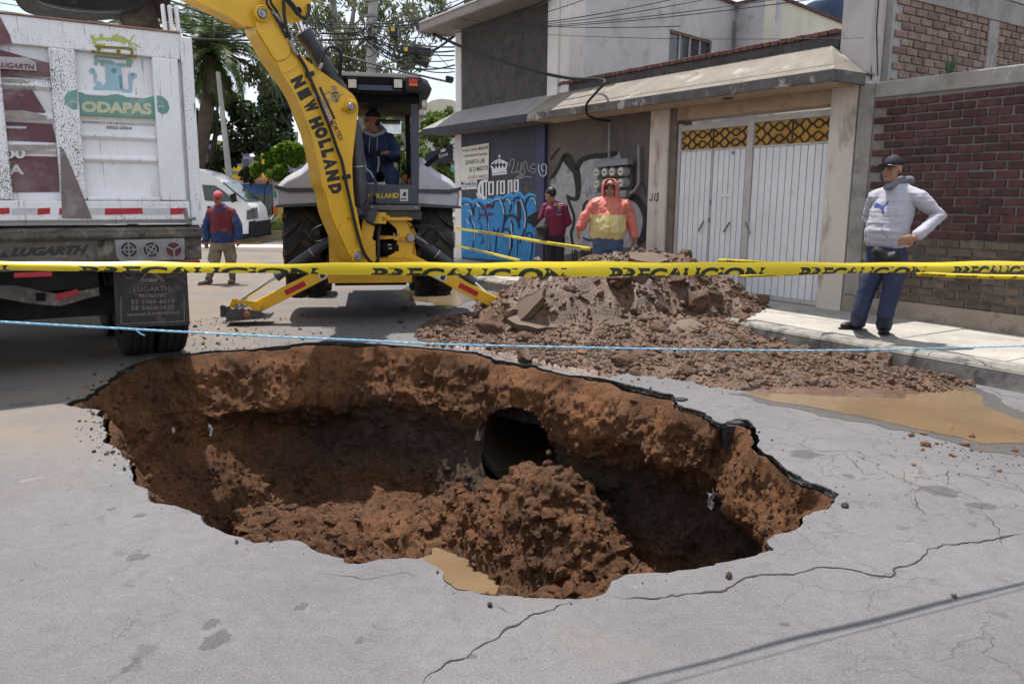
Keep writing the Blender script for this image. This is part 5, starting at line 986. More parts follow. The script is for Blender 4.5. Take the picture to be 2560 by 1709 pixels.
fbx('wall', (722, 388, 905, 545), (.25, .05, .07), 0, 5); fbx('roof_band', (722, 372, 905, 387.5), (.45, .36, .27), -.2, 5)
Y = 46.; fs = thing('grey_building', 'grey flat roofed building seen through the backhoe cab', 'building', (at(1000, 400, Y).x, Y, 0)); FB = Matrix.Translation((-at(1000, 400, Y).x, -Y, 0))
fbx('wall', (900, 262, 1012, 520), (.17, .165, .18), 0, 6); fbx('upper_wall', (940, 262, 1060, 290), (.42, .37, .33), -.3, -.01); fbx('white_wall', (1012.5, 290, 1150, 520), (.5, .51, .55), .02, 6); fbx('roof_edge', (940, 288, 1150, 292.5), (.12, .12, .13), -.4, -.31)
w1 = fbx('window', (1006, 318, 1030, 345), (.45, .46, .5), -.06, .0); fbx('pane', (1009, 321, 1017, 343), (.08, .09, .1), -.09, -.065, w1, .15); fbx('pane', (1019, 321, 1027, 343), (.08, .09, .1), -.09, -.065, w1, .15)
fbx('low_wall', (1040, 425, 1150, 530), (.34, .33, .3), -3, -2.8); fbx('window', (1095, 418, 1135, 438), (.1, .3, .3), -3.1, -3.02)
Y = 60.; fs = thing('arched_shed', 'cream arched roof shed beyond the grey building', 'building', (at(1095, 300, Y).x, Y, 0)); FB = Matrix.Translation((-at(1095, 300, Y).x, -Y, 0))
mb = MB(); mb.prism([FB @ at(*p, Y) for p in ((1040,420),(1040,280),(1060,262),(1080,251),(1105,247),(1130,250),(1155,262),(1180,280),(1180,420))], (0, 8, 0)); mb.build('arched_hall', mat('cream_sheet', (.55, .49, .38), .7, .1, .5, world=True), fs)
# ---- white passenger van
Y = 26.5; vo = at(560, 600, Y); vo.z = 0; van = thing('passenger_van', 'white high roof passenger van driving past behind the worker', 'van', vo); VM = Matrix.Translation(-vo)
def vmb(mb, name, m, par=None, **k): mb.xf(lambda p: VM @ p); return mb.build(name, m, par or van, **k)
M_van = mat('van_white', (.62, .60, .60), .25, .06, 1, coat=.4, c2=(.55, .36, .3), c2s=.8, c2t=(.6, .72), spec=.5)
mb = MB(); pxpoly(mb, ((290,425),(300,419),(420,416),(470,419),(512,430),(546,450),(581,480),(611,503),(626,518),(632,545),(634,588),(560,600),(290,600)), Y, 1.65); vmb(mb, 'body', M_van, smooth=True, bevel=.06, seg=3)
M_glass = mat('tinted_glass', (.03, .05, .055), .06, .2, 2, spec=.6); M_blkp = mat('black_plastic', (.02, .02, .022), .85, .2, 6, spec=.1)
mb = MB(); pxpoly(mb, ((505,462),(538,464),(562,480),(588,503),(548,505),(512,501)), Y-.012, .02); wn = vmb(mb, 'side_window', M_glass)
for k in range(3): mb = MB(); pxpoly(mb, ((300+k*64,458),(355+k*64,458),(355+k*64,500),(300+k*64,500)), Y-.012, .02); vmb(mb, 'side_window', M_glass)
mb = MB(); mb.prism([at(556,458,Y), at(612,503,Y), at(612,503,Y)+Vector((0, 1.5, 0)), at(556,458,Y)+Vector((0, 1.5, 0))], (.03, 0, .04)); vmb(mb, 'windscreen', M_glass)
mb = MB(); pxpoly(mb, ((624,556),(637,554),(640,590),(600,598),(600,586),(622,584)), Y-.03, 1.7); vmb(mb, 'front_bumper', M_blkp, bevel=.03); mb = MB(); pxpoly(mb, ((618,528),(635,520),(638,545),(618,548)), Y-.04, .3); vmb(mb, 'headlight', mat('headlamp', (.06, .06, .065), .3, .3, spec=.3), bevel=.02)
mb = MB(); pxpoly(mb, ((575,488),(586,484),(590,502),(580,505)), Y-.25, .08); vmb(mb, 'wing_mirror', M_blkp, bevel=.02)
for x in (518, 540): mb = MB(); pxpoly(mb, ((x,516),(x+9,516),(x+9,528),(x,528)), Y-.02, .02); vmb(mb, 'door_handle', M_blkp)
for x in (335, 545):
    c = at(x, 600, Y); c = Vector((c.x, Y+.0, .33)); mb = MB(); mb.lathe(((.2, .2), (.33, .19), (.34, .1), (.33, -.0), (.2, -.02)), c, (0, 1, 0), 22); wh = vmb(mb, 'wheel', mat('tyre_black', (.02, .02, .02), .85, .2)); mb = MB(); mb.lathe(((.0, 0), (.19, .0), (.19, .03)), c-Vector((0, .03, 0)), (0, 1, 0), 18); vmb(mb, 'hubcap', mat('hub_grey', (.3, .3, .3), .4, .2), wh)
# ---- poles
M_polec = mat('pole_concrete', (.36, .345, .325), .9, .15, 1.5, .3, 30, world=True)
def pole(label, x0, y0, x1, y1, Y, r0, r1, name='utility_pole', m=M_polec, n=8):
    b_ = at(x0, y0, Y); d = at(x1, y1, Y)-b_; f = b_-d*(b_.z/d.z); t = thing(name, label, 'pole', f); mb = MB(); mb.tube([Vector((0, 0, 0)), at(x1, y1, Y)-f], (r0, r1), n); mb.build('shaft', m, t, True, angle=30); return t, f
pt, pf = pole('tall octagonal concrete pole carrying tangled cables', 925, 300, 934, -60, 24, .17, .13)
for z in (5.9, 6.6, 7.0): mb = MB(); mb.lathe(((.19, 0), (.19, .06)), at(930, 100, 24)-pf+Vector((0, 0, z-at(930, 100, 24).z)), (0, 0, 1), 8); mb.build('clamp_band', mat('galvanised', (.2, .2, .2), .5, .2, metal=.5), pt)
pole('thin leaning concrete lamp pole beside the dark tree', 576, 470, 545, 180, 29.3, .14, .08)
t, f = pole('thin red and yellow painted pole by the shops', 702, 520, 716, 370, 40, .1, .09, 'painted_pole', mat('yellow_pole', (.5, .33, .06), .7, .2), 10)
mb = MB(); a = at(703, 500, 40)-f; b2 = at(711, 425, 40)-f; mb.tube([a, b2], .105, 10); mb.build('red_band', mat('red_pole', (.42, .05, .04), .7, .2), t)
pole('distant grey pole in front of the red house', 738, 470, 741, 330, 48, .14, .11)
# ---- cables
M_cab = mat('black_cable', (.012, .012, .013), .6, .2)
def cable(a, b, sag, r, label='black overhead cable strung between the pole and the houses', grp='overhead cables', n=14, m=M_cab, mid=None):
    a, b = Vector(a), Vector(b); P = []
    for k in range(n+1): t = k/n; P.append(a*(1-t)+b*t-Vector((0, 0, sag*4*t*(1-t))))
    mb = MB(); mb.tube(P, r, 5); return tag(mb.build('overhead_cable', m, None, True), label, 'cable', grp)
ORD = ('topmost', 'second', 'third', 'fourth', 'fifth', 'sixth', 'seventh', 'eighth', 'ninth', 'tenth', 'lowest')
for k, (y0, x1, y1, r) in enumerate(((58,500,-50,.01),(62,-150,-60,.012),(70,-150,-20,.014),(75,350,-60,.012),(80,-150,15,.016),(84,-150,0,.01),(88,-150,-38,.01),(92,250,-60,.012),(97,-150,28,.03),(101,100,-70,.012),(118,300,-35,.012))):
    cable(at(930, y0, 23.8), at(x1, y1, 27), .35, r, '%s of the cables leaving the left side of the concrete pole' % ORD[k], 'cables to the left of the pole')
cable(at(380, -15, 22), at(1130, 207, 21), .15, .026, 'thick black cable crossing above the backhoe cab to the corner house')
for k, (y0, x1, y1, r, s_) in enumerate(((80,1150,70,.012,.2),(112,1150,74,.03,.5),(90,1150,80,.02,.5),(85,1136,118,.02,.1),(95,1136,128,.02,.15),(104,1136,140,.016,.1),(110,1134,150,.014,.2),(118,1136,163,.02,.3),(104,1136,172,.012,.2),(98,1136,180,.014,.3))):
    cable(at(934, y0, 23.8), at(x1, y1, 19.5), s_, r, '%s of the cables reaching the corner house from the concrete pole' % (ORD[k] if k < 9 else 'lowest'), 'cables between the pole and the corner house')
for k, (y0, x1, y1, r) in enumerate(((52,1300,-70,.01),(58,1190,-12,.02),(66,1190,2,.02),(70,1170,12,.012))): cable(at(934, y0, 23.8), at(x1, y1, 20), .2, r, '%s of the cables rising from the pole above the roof slab' % (ORD[k] if k < 3 else 'lowest'), 'cables rising above the corner house')
for (x0, y0, x1, y1) in ((985,-20,1130,175),(1000,-10,1180,140),(980,20,1135,95)): cable(at(x0, y0, 24), at(x1, y1, 20), .15, .008, 'thin wire sloping down towards the corner house', 'thin wires by the corner house')
# splice boxes on the cables
M_spl = mat('splice_box_black', (.02, .02, .022), .5, .2)
for (x0, y0, x1, y1, w_, Y, lb) in ((985,68,985,95,.26,22.5,'black splice box with a yellow label hanging by the pole'), (1002,122,1078,132,.22,21.5,'long black splice box lying along the cables'), (1030,145,1070,165,.17,21.5,'lower black splice box slung under the cables'), (1114,196,1134,200,.14,20,'small black splice box next to the corner column')):
    t = thing('splice_box', lb, 'splice box', at(x0, y0, Y)); mb = MB(); mb.bar((0, 0, 0), at(x1, y1, Y)-at(x0, y0, Y), w_, w_*.9); mb.build('case', M_spl, t, bevel=.03)
    if 'yellow' in lb or 'long' in lb: mb = MB(); c = at((x0*.8+x1*.2)-6, y0*.7+y1*.3, Y)-at(x0, y0, Y); mb.box(c.x, c.x+.1, -w_*.5-.006, -w_*.5-.002, c.z-.05, c.z+.05); mb.build('yellow_label', mat('label_yellow', (.6, .42, .02), .6), t)
# tangle of short loops round the pole
for k in range(16):
    c = at(930+rs.uniform(-5, 5), rs.uniform(60, 150), 23.75); a = c+Vector((rs.uniform(-1.2, .2), rs.uniform(-.2, .2), rs.uniform(-.3, .3))); b2 = c+Vector((rs.uniform(-.2, 1.5), rs.uniform(-.2, .2), rs.uniform(-.3, .3))); cable(a, b2, rs.uniform(.1, .5), rs.uniform(.008, .014), 'short looping cable in the tangle round the concrete pole', 'tangled cable loops at the pole')
# wires along the facade
FG = '%s of the thin wires strung along the upper facades'
for k, (x0, y0, x1, y1, r) in enumerate(((1140,80,1420,-20,.008),(1140,82,1500,-15,.007),(1150,75,1700,-5,.008),(1190,70,1760,0,.006),(1190,72,2000,-10,.006),(1185,74,2060,-5,.006),(1140,46,1700,66,.006),(1180,72,2160,95,.004))):
    q0 = wp(x0, y0, .5); q1 = wp(x1, y1, .5); cable(W(q0[0], .5, q0[1]), W(q1[0], .5, q1[1]),   .08, r, FG % (ORD[k] if k < 7 else 'lowest'), 'wires along the facades', 12)
for (dx, r) in ((0, .02), (4, .012)):
    q = [wp(x, y+dx, .3) for x, y in ((1075,80),(1165,120),(1250,150),(1350,180),(1430,195),(1495,197))]; mb = MB(); P = crom([(a, .3, b) for a, b in q]+[(wp(1512,205,.63)[0], .63, wp(1512,205,.63)[1]), (wp(1490,232,.66)[0], .66, wp(1490,232,.66)[1]), (wp(1466,262,.66)[0], .66, wp(1466,262,.66)[1]), (wp(1470,288,.6)[0], .6, wp(1470,288,.6)[1]), (wp(1500,300,.35)[0], .35, wp(1500,300,.35)[1]), (wp(1524,302,.1)[0], .1, wp(1524,302,.1)[1])], 5)
    mb.tube([W(*p) for p in P], r, 6); tag(mb.build('service_cable', M_cab, None, True), 'twisted supply cable looping over the canopy to the meter conduit', 'cable', 'twisted supply cables over the canopy')
# street awning of the corner shop
aw = thing('shop_awning', 'dark awning with a small crown on the side of the corner house', 'awning', at(1100, 400, 18.6)); AWM = Matrix.Translation(-at(1100, 400, 18.6))
mb = MB(); P = [at(*p, 18.4) for p in ((1062,388),(1132,362),(1132,405),(1062,412))]; mb.prism([AWM @ p for p in P], (.0, .05, 0)); mb.prism([AWM @ P[0], AWM @ P[1], AWM @ P[1]+Vector((0, 1.2, .1)), AWM @ P[0]+Vector((0, 1.2, .1))], (0, 0, .02)); mb.build('canvas', mat('awning_charcoal', (.04, .042, .055), .8, .15), aw)
mb = MB(); textq(mb, 'Corona', [AWM @ at(*p, 18.385) for p in ((1097,396),(1120,388),(1120,379),(1097,387))], .02); poly2(mb, ((1103,382),(1113,378),(1115,370),(1111,374),(1108,369),(1105,375),(1101,374)), lambda x, y: AWM @ at(x, y, 18.385)); mb.build('lettering', M_wpaint, aw)
# ================================================================ backhoe loader
BO = Vector((-1.97, 10.95, 0)); BYAW = rad(10); BX = Vector((math.cos(BYAW), math.sin(BYAW), 0)); BY = Vector((-math.sin(BYAW), math.cos(BYAW), 0))
bk = thing('backhoe_loader', 'yellow backhoe loader standing on its stabilizers with the arm raised', 'backhoe', BO, BYAW)
def l2(p): p = p-BO; return Vector((p.dot(BX), p.dot(BY), p.z))
def bh(x, y, ly): return l2(onp(x, y, BO+BY*ly, BY))
M_yel = mat('machine_yellow', (.74, .42, .018), .34, .08, 3, .05, 20, c2=(.60, .32, .015), c2s=3, c2t=(.6, .75), c3=(.16, .1, .045), c3s=7, c3t=(.68, .74), spec=.45)
M_yel2 = mat('machine_yellow_dirty', (.6, .31, .012), .45, .12, 3, .05, 20, c2=(.42, .2, .015), c2s=4, c2t=(.56, .7), c3=(.08, .05, .03), c3s=8, c3t=(.66, .71))
M_dg = mat('machine_dark_grey', (.045, .047, .055), .42, .12, 4, .05, 30, c2=(.085, .08, .075), c2s=5, c2t=(.6, .72))
M_bg2 = mat('cab_blue_grey', (.055, .06, .078), .4, .12, 4, c2=(.09, .09, .09), c2s=5, c2t=(.62, .72))
M_lg = mat('fender_grey', (.39, .395, .42), .4, .06, 2, c2=(.27, .265, .26), c2s=3, c2t=(.58, .72))
M_chr = mat('chrome_rod', (.72, .74, .78), .12, .05, 3, metal=1.)
M_hose = mat('rubber_hose', (.018, .018, .02), .5, .2, 20); M_steel = mat('worn_steel', (.32, .31, .3), .4, .2, 12, metal=.7)
M_rub = mat('dusty_tyre', (.035, .033, .032), .85, .25, 8, .6, 50, c2=(.115, .088, .066), c2s=3.5, c2t=(.5, .66)); M_black = mat('cab_black', (.012, .012, .014), .85, .2, 6, spec=.12)
def bpt(mb, name, m, par=None, **k): return mb.build(name, m, par or bk, **k)
# --- wheels
def lug_mesh(sg):
    mb = MB(); w_ = .235; r0, r1 = .66, .735
    def P(u, t, r): a = t; return Vector((u*w_*sg, math.cos(a)*r, math.sin(a)*r))
    rings = []
    for u, t in ((.04, -.10), (.35, .02), (.7, .12), (1.02, .19)):
        hw = .05; rr = r1-.035*max(0, u-.7)*2
        rings.append([P(u, t-hw*1.25, r0-.02), P(u, t-hw, rr), P(u, t+hw, rr), P(u, t+hw*1.25, r0-.02)])
    mb.loft(rings); me = mb.mesh('lug'); bm = bmesh.new(); bm.from_mesh(me); bmesh.ops.recalc_face_normals(bm, faces=bm.faces[:]); bm.to_mesh(me); bm.free(); me.materials.append(M_rub); return me
LUG = [lug_mesh(1), lug_mesh(-1)]
def big_wheel(x, y, z, r, w_, name='wheel', lugs=True, k=1.):
    t = bpy.data.objects.new(name, None); col.objects.link(t); t.parent = bk; t.location = (x, y, z); t.scale = (k, k, k); t.rotation_euler = (.13, 0, 0)
    mb = MB(); mb.lathe(((.36, -.2), (.5, -.235), (.6, -.245), (.655, -.22), (.672, -.12), (.675, 0), (.672, .12), (.655, .22), (.6, .245), (.5, .235), (.36, .2)), (0, 0, 0), (1, 0, 0), 48, cap=False); ty = mb.build('tyre', M_rub, t, True)
    mb = MB(); mb.lathe(((.36, -.2), (.37, -.16), (.3, -.1), (.12, -.06), (0, -.06)), (0, 0, 0), (1, 0, 0), 32, cap=False); mb.lathe(((.36, .2), (.37, .16), (.3, .1), (.12, .06), (0, .06)), (0, 0, 0), (1, 0, 0), 32, cap=False); mb.build('rim', mat('rim_grey', (.4, .4, .4), .5, .15), t, True)
    n = 18
    for q in range(n):
        for sg in (0, 1):
            o = bpy.data.objects.new('lug', LUG[sg]); col.objects.link(o); o.parent = ty; o.rotation_euler = (2*math.pi*(q+.5*sg)/n, 0, 0)
big_wheel(-.83, 0, .93, 1, 1); big_wheel(.86, 0, .93, 1, 1)
big_wheel(-.78, 2.15, .52, 1, 1, k=.66); big_wheel(.8, 2.15, .52, 1, 1, k=.66)
# --- fenders
for sg in (-1, 1):
    c0 = .03; P = [(.60, 1.47), (1.13, 1.44), (1.145, 1.60), (1.12, 1.70), (1.02, 1.80), (.85, 1.89), (.74, 2.0), (.69, 2.04), (.62, 2.02)]
    mb = MB(); rings = []
    for y, k, dz in ((-.78, .93, -.10), (-.70, 1, -.02), (-.3, 1, .03), (.3, 1, .03), (.65, .98, -.06)): rings.append([Vector((c0+sg*(.6+(p[0]-.6)*k), y, p[1] if p[1] < 1.5 else 1.47+(p[1]-1.47)*(1+dz*2))) for p in P])
    mb.loft(rings); fo = bpt(mb, 'fender', M_lg, smooth=True, angle=50, bevel=.015)
    mb = MB(); mb.loft([[Vector((c0+sg*x, y, z)) for x, z in ((.6, 1.66), (1.0, 1.655), (1.155, 1.69), (1.155, 1.645), (1.0, 1.60), (.6, 1.61))] for y in (-.80, .6)]); bpt(mb, 'fender_band', M_dg, fo)
    mb = MB(); mb.loft([[Vector((c0+sg*x, y, z)) for x, z in ((.6, 1.475), (1.15, 1.445), (1.15, 1.415), (.6, 1.44))] for y in (-.795, .62)]); bpt(mb, 'fender_edge', M_dg, fo)
# --- chassis and rear panel
mb = MB(); mb.box(-.42, .48, -.75, 2.4, .62, 1.1); bpt(mb, 'chassis', M_dg); mb = MB(); mb.box(-.7, .76, -.14, .14, .78, 1.06); bpt(mb, 'rear_axle', M_black); mb = MB(); mb.box(-.42, .48, .9, 2.9, 1.1, 1.72); bpt(mb, 'engine_hood', M_yel, bevel=.05)
mb = MB(); mb.box(-.6, .64, -.78, -.70, 1.462, 1.71); pnl = bpt(mb, 'rear_panel', M_bg2, bevel=.012)
mb = MB(); textq(mb, 'NEW HOLLAND', [bh(*p, -.7835) for p in ((876,497),(997,495),(997,482),(876,484))], .035); bpt(mb, 'panel_lettering', mat('lettering_yellow', (.65, .42, .02), .5, .05), pnl)
mb = MB(); mb.prism([bh(*p, -.784) for p in ((1000,473),(1020,473),(1020,503),(1000,503))], (0, -.002, 0)); wl = bpt(mb, 'warning_label', mat('label_white', (.55, .54, .5), .5, .1, 30), pnl); mb = MB(); poly2(mb, ((1006,490),(1009,481),(1014,479),(1016,486),(1013,491)), lambda x, y: bh(x, y, -.7875)); mb.add([bh(*p, -.7875) for p in ((1002,499),(1017,499),(1017,496),(1002,496))], [(0, 1, 2, 3)]); bpt(mb, 'label_print', M_ink, wl)
mb = MB(); mb.box(-.6, .66, -.86, -.70, 1.385, 1.455); bpt(mb, 'bumper_beam', mat('scuffed_dark', (.11, .105, .105), .45, .2, 8, c2=(.2, .17, .14), c2s=6, c2t=(.6, .7)), bevel=.015)
mb = MB(); mb.box(-.42, .68, -.8, -.66, 1.27, 1.38); gr = bpt(mb, 'grille', M_dg, bevel=.01)
for k in range(6): mb = MB(); w_ = .012*k; mb.box(.02+w_, .50-w_, -.822, -.803, 1.366-k*.017, 1.374-k*.017); bpt(mb, 'grille_slat', mat('grille_edge', (.12, .115, .11), .5), gr)
for x in (.05, .6): mb = MB(); mb.lathe(((.014, 0), (.014, .02), (.008, .022)), (x, -.862, 1.42), (0, -1, 0), 10); bpt(mb, 'bolt', M_steel)
# --- cab frame and roof
for nm, px0, px1, ly, w_ in (('rear_post', (1037, 515), (1037, 232), -.72, .10), ('rear_post', (823, 515), (823, 232), -.72, .10)):
    a, b = bh(*px0, ly), bh(*px1, ly); mb = MB(); mb.bar(a, b, .1, .09, (0, 1, 0)); bpt(mb, nm, M_bg2, bevel=.012)
for x in (-.5, .60): mb = MB(); mb.bar((x, .85, 1.45), (x*.97, .70, 2.8), .07, .06, (0, 1, 0)); bpt(mb, 'front_post', M_black, bevel=.01)
def rrect(x0, x1, y0, y1, z, r, n=5):
    P = []
    for cx, cy, a0 in ((x1-r, y1-r, 0), (x0+r, y1-r, 90), (x0+r, y0+r, 180), (x1-r, y0+r, 270)):
        for k in range(n+1): a = rad(a0+90*k/n); P.append(Vector((cx+r*math.cos(a), cy+r*math.sin(a), z)))
    return P
mb = MB(); mb.loft([rrect(-.70, .79, -.98, .98, 2.80, .18), rrect(-.735, .82, -1.0, 1.0, 2.88, .2), rrect(-.71, .77, -.97, .97, 2.98, .2), rrect(-.62, .66, -.88, .88, 3.04, .2), rrect(-.4, .45, -.6, .6, 3.06, .2)]); rf = bpt(mb, 'roof', mat('roof_charcoal', (.038, .036, .038), .7, .12, 4, spec=.15), smooth=True, angle=50)
mb = MB(); mb.prism([Vector((x, -1.001, z)) for x, z in ((-.42, 2.80), (.47, 2.80), (.47, 2.93), (.43, 2.975), (-.38, 2.975), (-.42, 2.93))], (0, -.006, 0)); bpt(mb, 'recess_shade_panel', M_black, rf)  # flat black panel: shade of a deep recess put into its colour
for sg, x in ((1, .47), (-1, -.70)):
    mb = MB(); mb.box(x, x+.22, -1.06, -.6, 2.80, 3.0); bpt(mb, 'roof_corner', mat('roof_charcoal', (.05, .048, .05), .5), rf, bevel=.05, seg=3)
mb = MB(); mb.box(-.60, .66, -.80, .95, 2.70, 2.80); bpt(mb, 'headliner', M_black, rf); mb = MB(); mb.box(-.40, .45, -1.03, -.9, 2.815, 2.875); bpt(mb, 'roof_rail', mat('rail_blue', (.04, .05, .085), .4), rf)
for x in (881, 995):
    c = bh(x, 211, -1.05); mb = MB(); mb.box(c.x-.065, c.x+.065, -1.07, -1.0, c.z-.06, c.z+.075); wk = bpt(mb, 'work_light', M_black, rf, bevel=.015); mb = MB(); mb.box(c.x-.048, c.x+.048, -1.082, -1.071, c.z-.045, c.z+.05); bpt(mb, 'lens', mat('lamp_lens', (.55, .53, .45), .2, .15, 30), wk, bevel=.006)
for px in ((1022, 199, 1044, 216), (836, 187, 847, 204)):
    a, b = bh(px[0], px[3], -1.07), bh(px[2], px[1], -1.07); mb = MB(); mb.box(a.x, b.x, -1.085, -1.0, a.z+(b.z-a.z)*.5, b.z); bpt(mb, 'tail_lamp', mat('lamp_red', (.5, .02, .015), .2, .1), rf, bevel=.006); mb = MB(); mb.box(a.x, b.x, -1.085, -1.0, a.z, a.z+(b.z-a.z)*.49); bpt(mb, 'indicator_lamp', mat('lamp_orange', (.6, .1, .015), .2, .1), rf, bevel=.006)
c = bh(1050, 237, -.9); mb = MB(); mb.lathe(((.06, 0), (.06, .05)), (.70, -.85, 2.68), (1, -.2, 0), 16); bpt(mb, 'side_lamp', mat('lamp_lens', (.55, .53, .45), .2), rf)
# --- inside the cab
mb = MB(); mb.box(-.6, .66, -.70, .9, 1.2, 1.26); bpt(mb, 'cab_floor', M_black); mb = MB(); mb.box(-.26, .24, -.1, .38, 1.26, 1.66); mb.box(-.25, .23, .3, .44, 1.6, 2.25); bpt(mb, 'seat', M_black, bevel=.05, seg=3)
mb = MB(); mb.box(.3, .62, -.4, .4, 1.26, 1.72); bpt(mb, 'side_console', M_dg, bevel=.03)
mb = MB(); mb.box(-.28, .22, -.68, -.44, 1.26, 1.56); ct = bpt(mb, 'control_tower', M_dg, bevel=.03)
for k in range(7): mb = MB(); mb.box(-.26, .12, -.7, -.45, 1.57+k*.022, 1.583+k*.022); bpt(mb, 'bellows_rib', M_black, ct)
mb = MB(); mb.prism([bh(*p, -.68) for p in ((915,458),(962,455),(966,463),(915,464))], (0, .2, 0)); bpt(mb, 'tray', M_lg)
M_lever = mat('lever_grey', (.2, .2, .21), .4, .1)
for a, b in (((906,390),(917,430)), ((946,387),(944,430))):
    mb = MB(); mb.tube([bh(*a, -.42), bh((a[0]+b[0])/2+2, (a[1]+b[1])/2, -.43), bh(*b, -.45)], .014, 8); lv = bpt(mb, 'control_lever', M_lever, smooth=True); mb = MB(); mb.ell(bh(a[0], a[1]-3, -.42), (.03, .03, .045)); bpt(mb, 'knob', M_black, lv, smooth='all')
for a, b in (((1008,418),(1022,440)), ((1022,412),(1032,440)), ((997,395),(999,430))): mb = MB(); mb.tube([bh(*a, -.2), bh(*b, -.2)], .012, 8); lv = bpt(mb, 'control_lever', M_black); mb = MB(); mb.ell(bh(*a, -.2), (.025, .025, .05)); bpt(mb, 'knob', M_black, lv, smooth='all')
mb = MB(); mb.prism([bh(*p, -.3) for p in ((1005,440),(1018,437),(1018,446),(1005,447))], (0, .06, 0)); bpt(mb, 'red_switch', mat('switch_red', (.6, .05, .02), .4)); mb = MB(); mb.prism([bh(*p, -.3) for p in ((1020,448),(1026,444),(1026,462),(1020,463))], (0, .05, 0)); bpt(mb, 'red_switch', mat('switch_red', (.6, .05, .02), .4))
mb = MB(); mb.box(.2, .50, .70, .74, 2.42, 2.64); bpt(mb, 'rear_view_mirror', mat('mirror', (.5, .5, .5), .06, .3, 6, metal=.9), bevel=.02)
mb = MB(); mb.tube([bh(1055,415,-.6), bh(1068,420,-.6), bh(1080,405,-.7)], .012, 6); mr_ = bpt(mb, 'side_mirror', M_black); mb = MB(); mb.prism([bh(*p, -.75) for p in ((1058,413),(1092,388),(1095,396),(1064,420))], (0, .05, 0)); bpt(mb, 'mirror_case', M_black, mr_, bevel=.008)
# --- rear frame, swing casting
zA = lambda x, y: (880+x/7.129, 500+y/7.129)
def zp(mb, pts, ly, dp): return mb.prism([bh(*zA(*p), ly) for p in pts], (0, dp, 0))
mb = MB(); zp(mb, ((640,372),(960,362),(1110,650),(1085,900),(1090,1110),(640,1110),(640,1000),(740,950),(800,880),(805,540),(770,480),(660,400)), -1.06, .12); bpt(mb, 'frame_plate', M_yel, bevel=.008)
mb = MB(); zp(mb, ((965,360),(1050,420),(1150,610),(1120,800),(1165,1110),(1095,1110),(1090,900),(1114,650)), -1.0, .35); bpt(mb, 'frame_flange', M_yel2, bevel=.006)
mb = MB(); zp(mb, ((540,285),(670,285),(680,312),(1000,318),(1070,330),(1070,356),(540,360)), -1.16, .3); bpt(mb, 'top_yoke', M_yel, bevel=.008)
mb = MB(); zp(mb, ((480,640),(855,648),(855,672),(960,680),(960,714),(760,714),(740,690),(480,692)), -1.12, .12); md_ = bpt(mb, 'middle_yoke', M_yel2, bevel=.006)
for x in (748, 818): mb = MB(); c = bh(*zA(x, 615), -1.1); mb.lathe(((.016, 0), (.016, .03), (.01, .034)), (c.x, c.y, c.z-.015), (0, 0, 1), 8); bpt(mb, 'bolt', M_steel, md_)
mb = MB(); zp(mb, ((430,1035),(940,1035),(1060,1060),(1070,1150),(430,1150)), -1.2, .2); bpt(mb, 'lower_yoke', M_yel2, bevel=.008)
mb = MB(); zp(mb, ((180,400),(210,330),(420,225),(600,232),(606,300),(545,300),(545,372),(606,376),(605,415),(420,420),(350,700),(420,740),(420,920),(440,1160),(150,1160),(60,900),(200,780),(130,620),(180,520)), -1.32, .16); bpt(mb, 'swing_casting', M_yel, bevel=.012)
mb = MB(); zp(mb, ((160,860),(420,745),(420,765),(200,885)), -1.34, .02); bpt(mb, 'casting_rib', M_yel, bevel=.004)
mb = MB(); zp(mb, ((0,150),(90,140),(250,190),(440,165),(470,180),(395,370),(280,402),(180,262),(60,290),(10,240)), -1.42, .1); bpt(mb, 'lever_bracket', M_dg, bevel=.01)
mb = MB(); zp(mb, ((330,400),(830,380),(830,1000),(330,1000)), -.86, .05); bpt(mb, 'inner_plate', M_black)
mb = MB(); a, b = bh(*zA(300, 850), -1.0), bh(*zA(830, 850), -1.0); mb.tube([a, b], .075, 16); mb.tube([bh(*zA(560,850), -1.0), bh(*zA(640,850), -1.0)], .1, 16); bpt(mb, 'swing_cylinder', M_black, smooth=True)
for x, y in ((680,800),(690,862)): mb = MB(); mb.tube([bh(*zA(x-40, y), -1.1), bh(*zA(x+20, y), -1.1)], .012, 8); bpt(mb, 'hydraulic_fitting', M_steel)
mb = MB(); c = bh(*zA(1045,670), -1.07); mb.lathe(((.055, 0), (.055, .035), (.045, .045)), c, (0, -1, 0), 20); bpt(mb, 'pivot_pin', M_steel, smooth=True)
mb = MB(); mb.box(-.48, -.36, -1.06, -.7, .55, 1.33); bpt(mb, 'frame_plate', M_yel, bevel=.008); mb = MB(); mb.box(-.5, .53, -1.1, -.7, .50, .70); bpt(mb, 'stabilizer_housing', M_yel2, bevel=.01); mb = MB(); mb.box(-.44, .48, -.6, -.3, .42, .56); bpt(mb, 'under_beam', M_black)
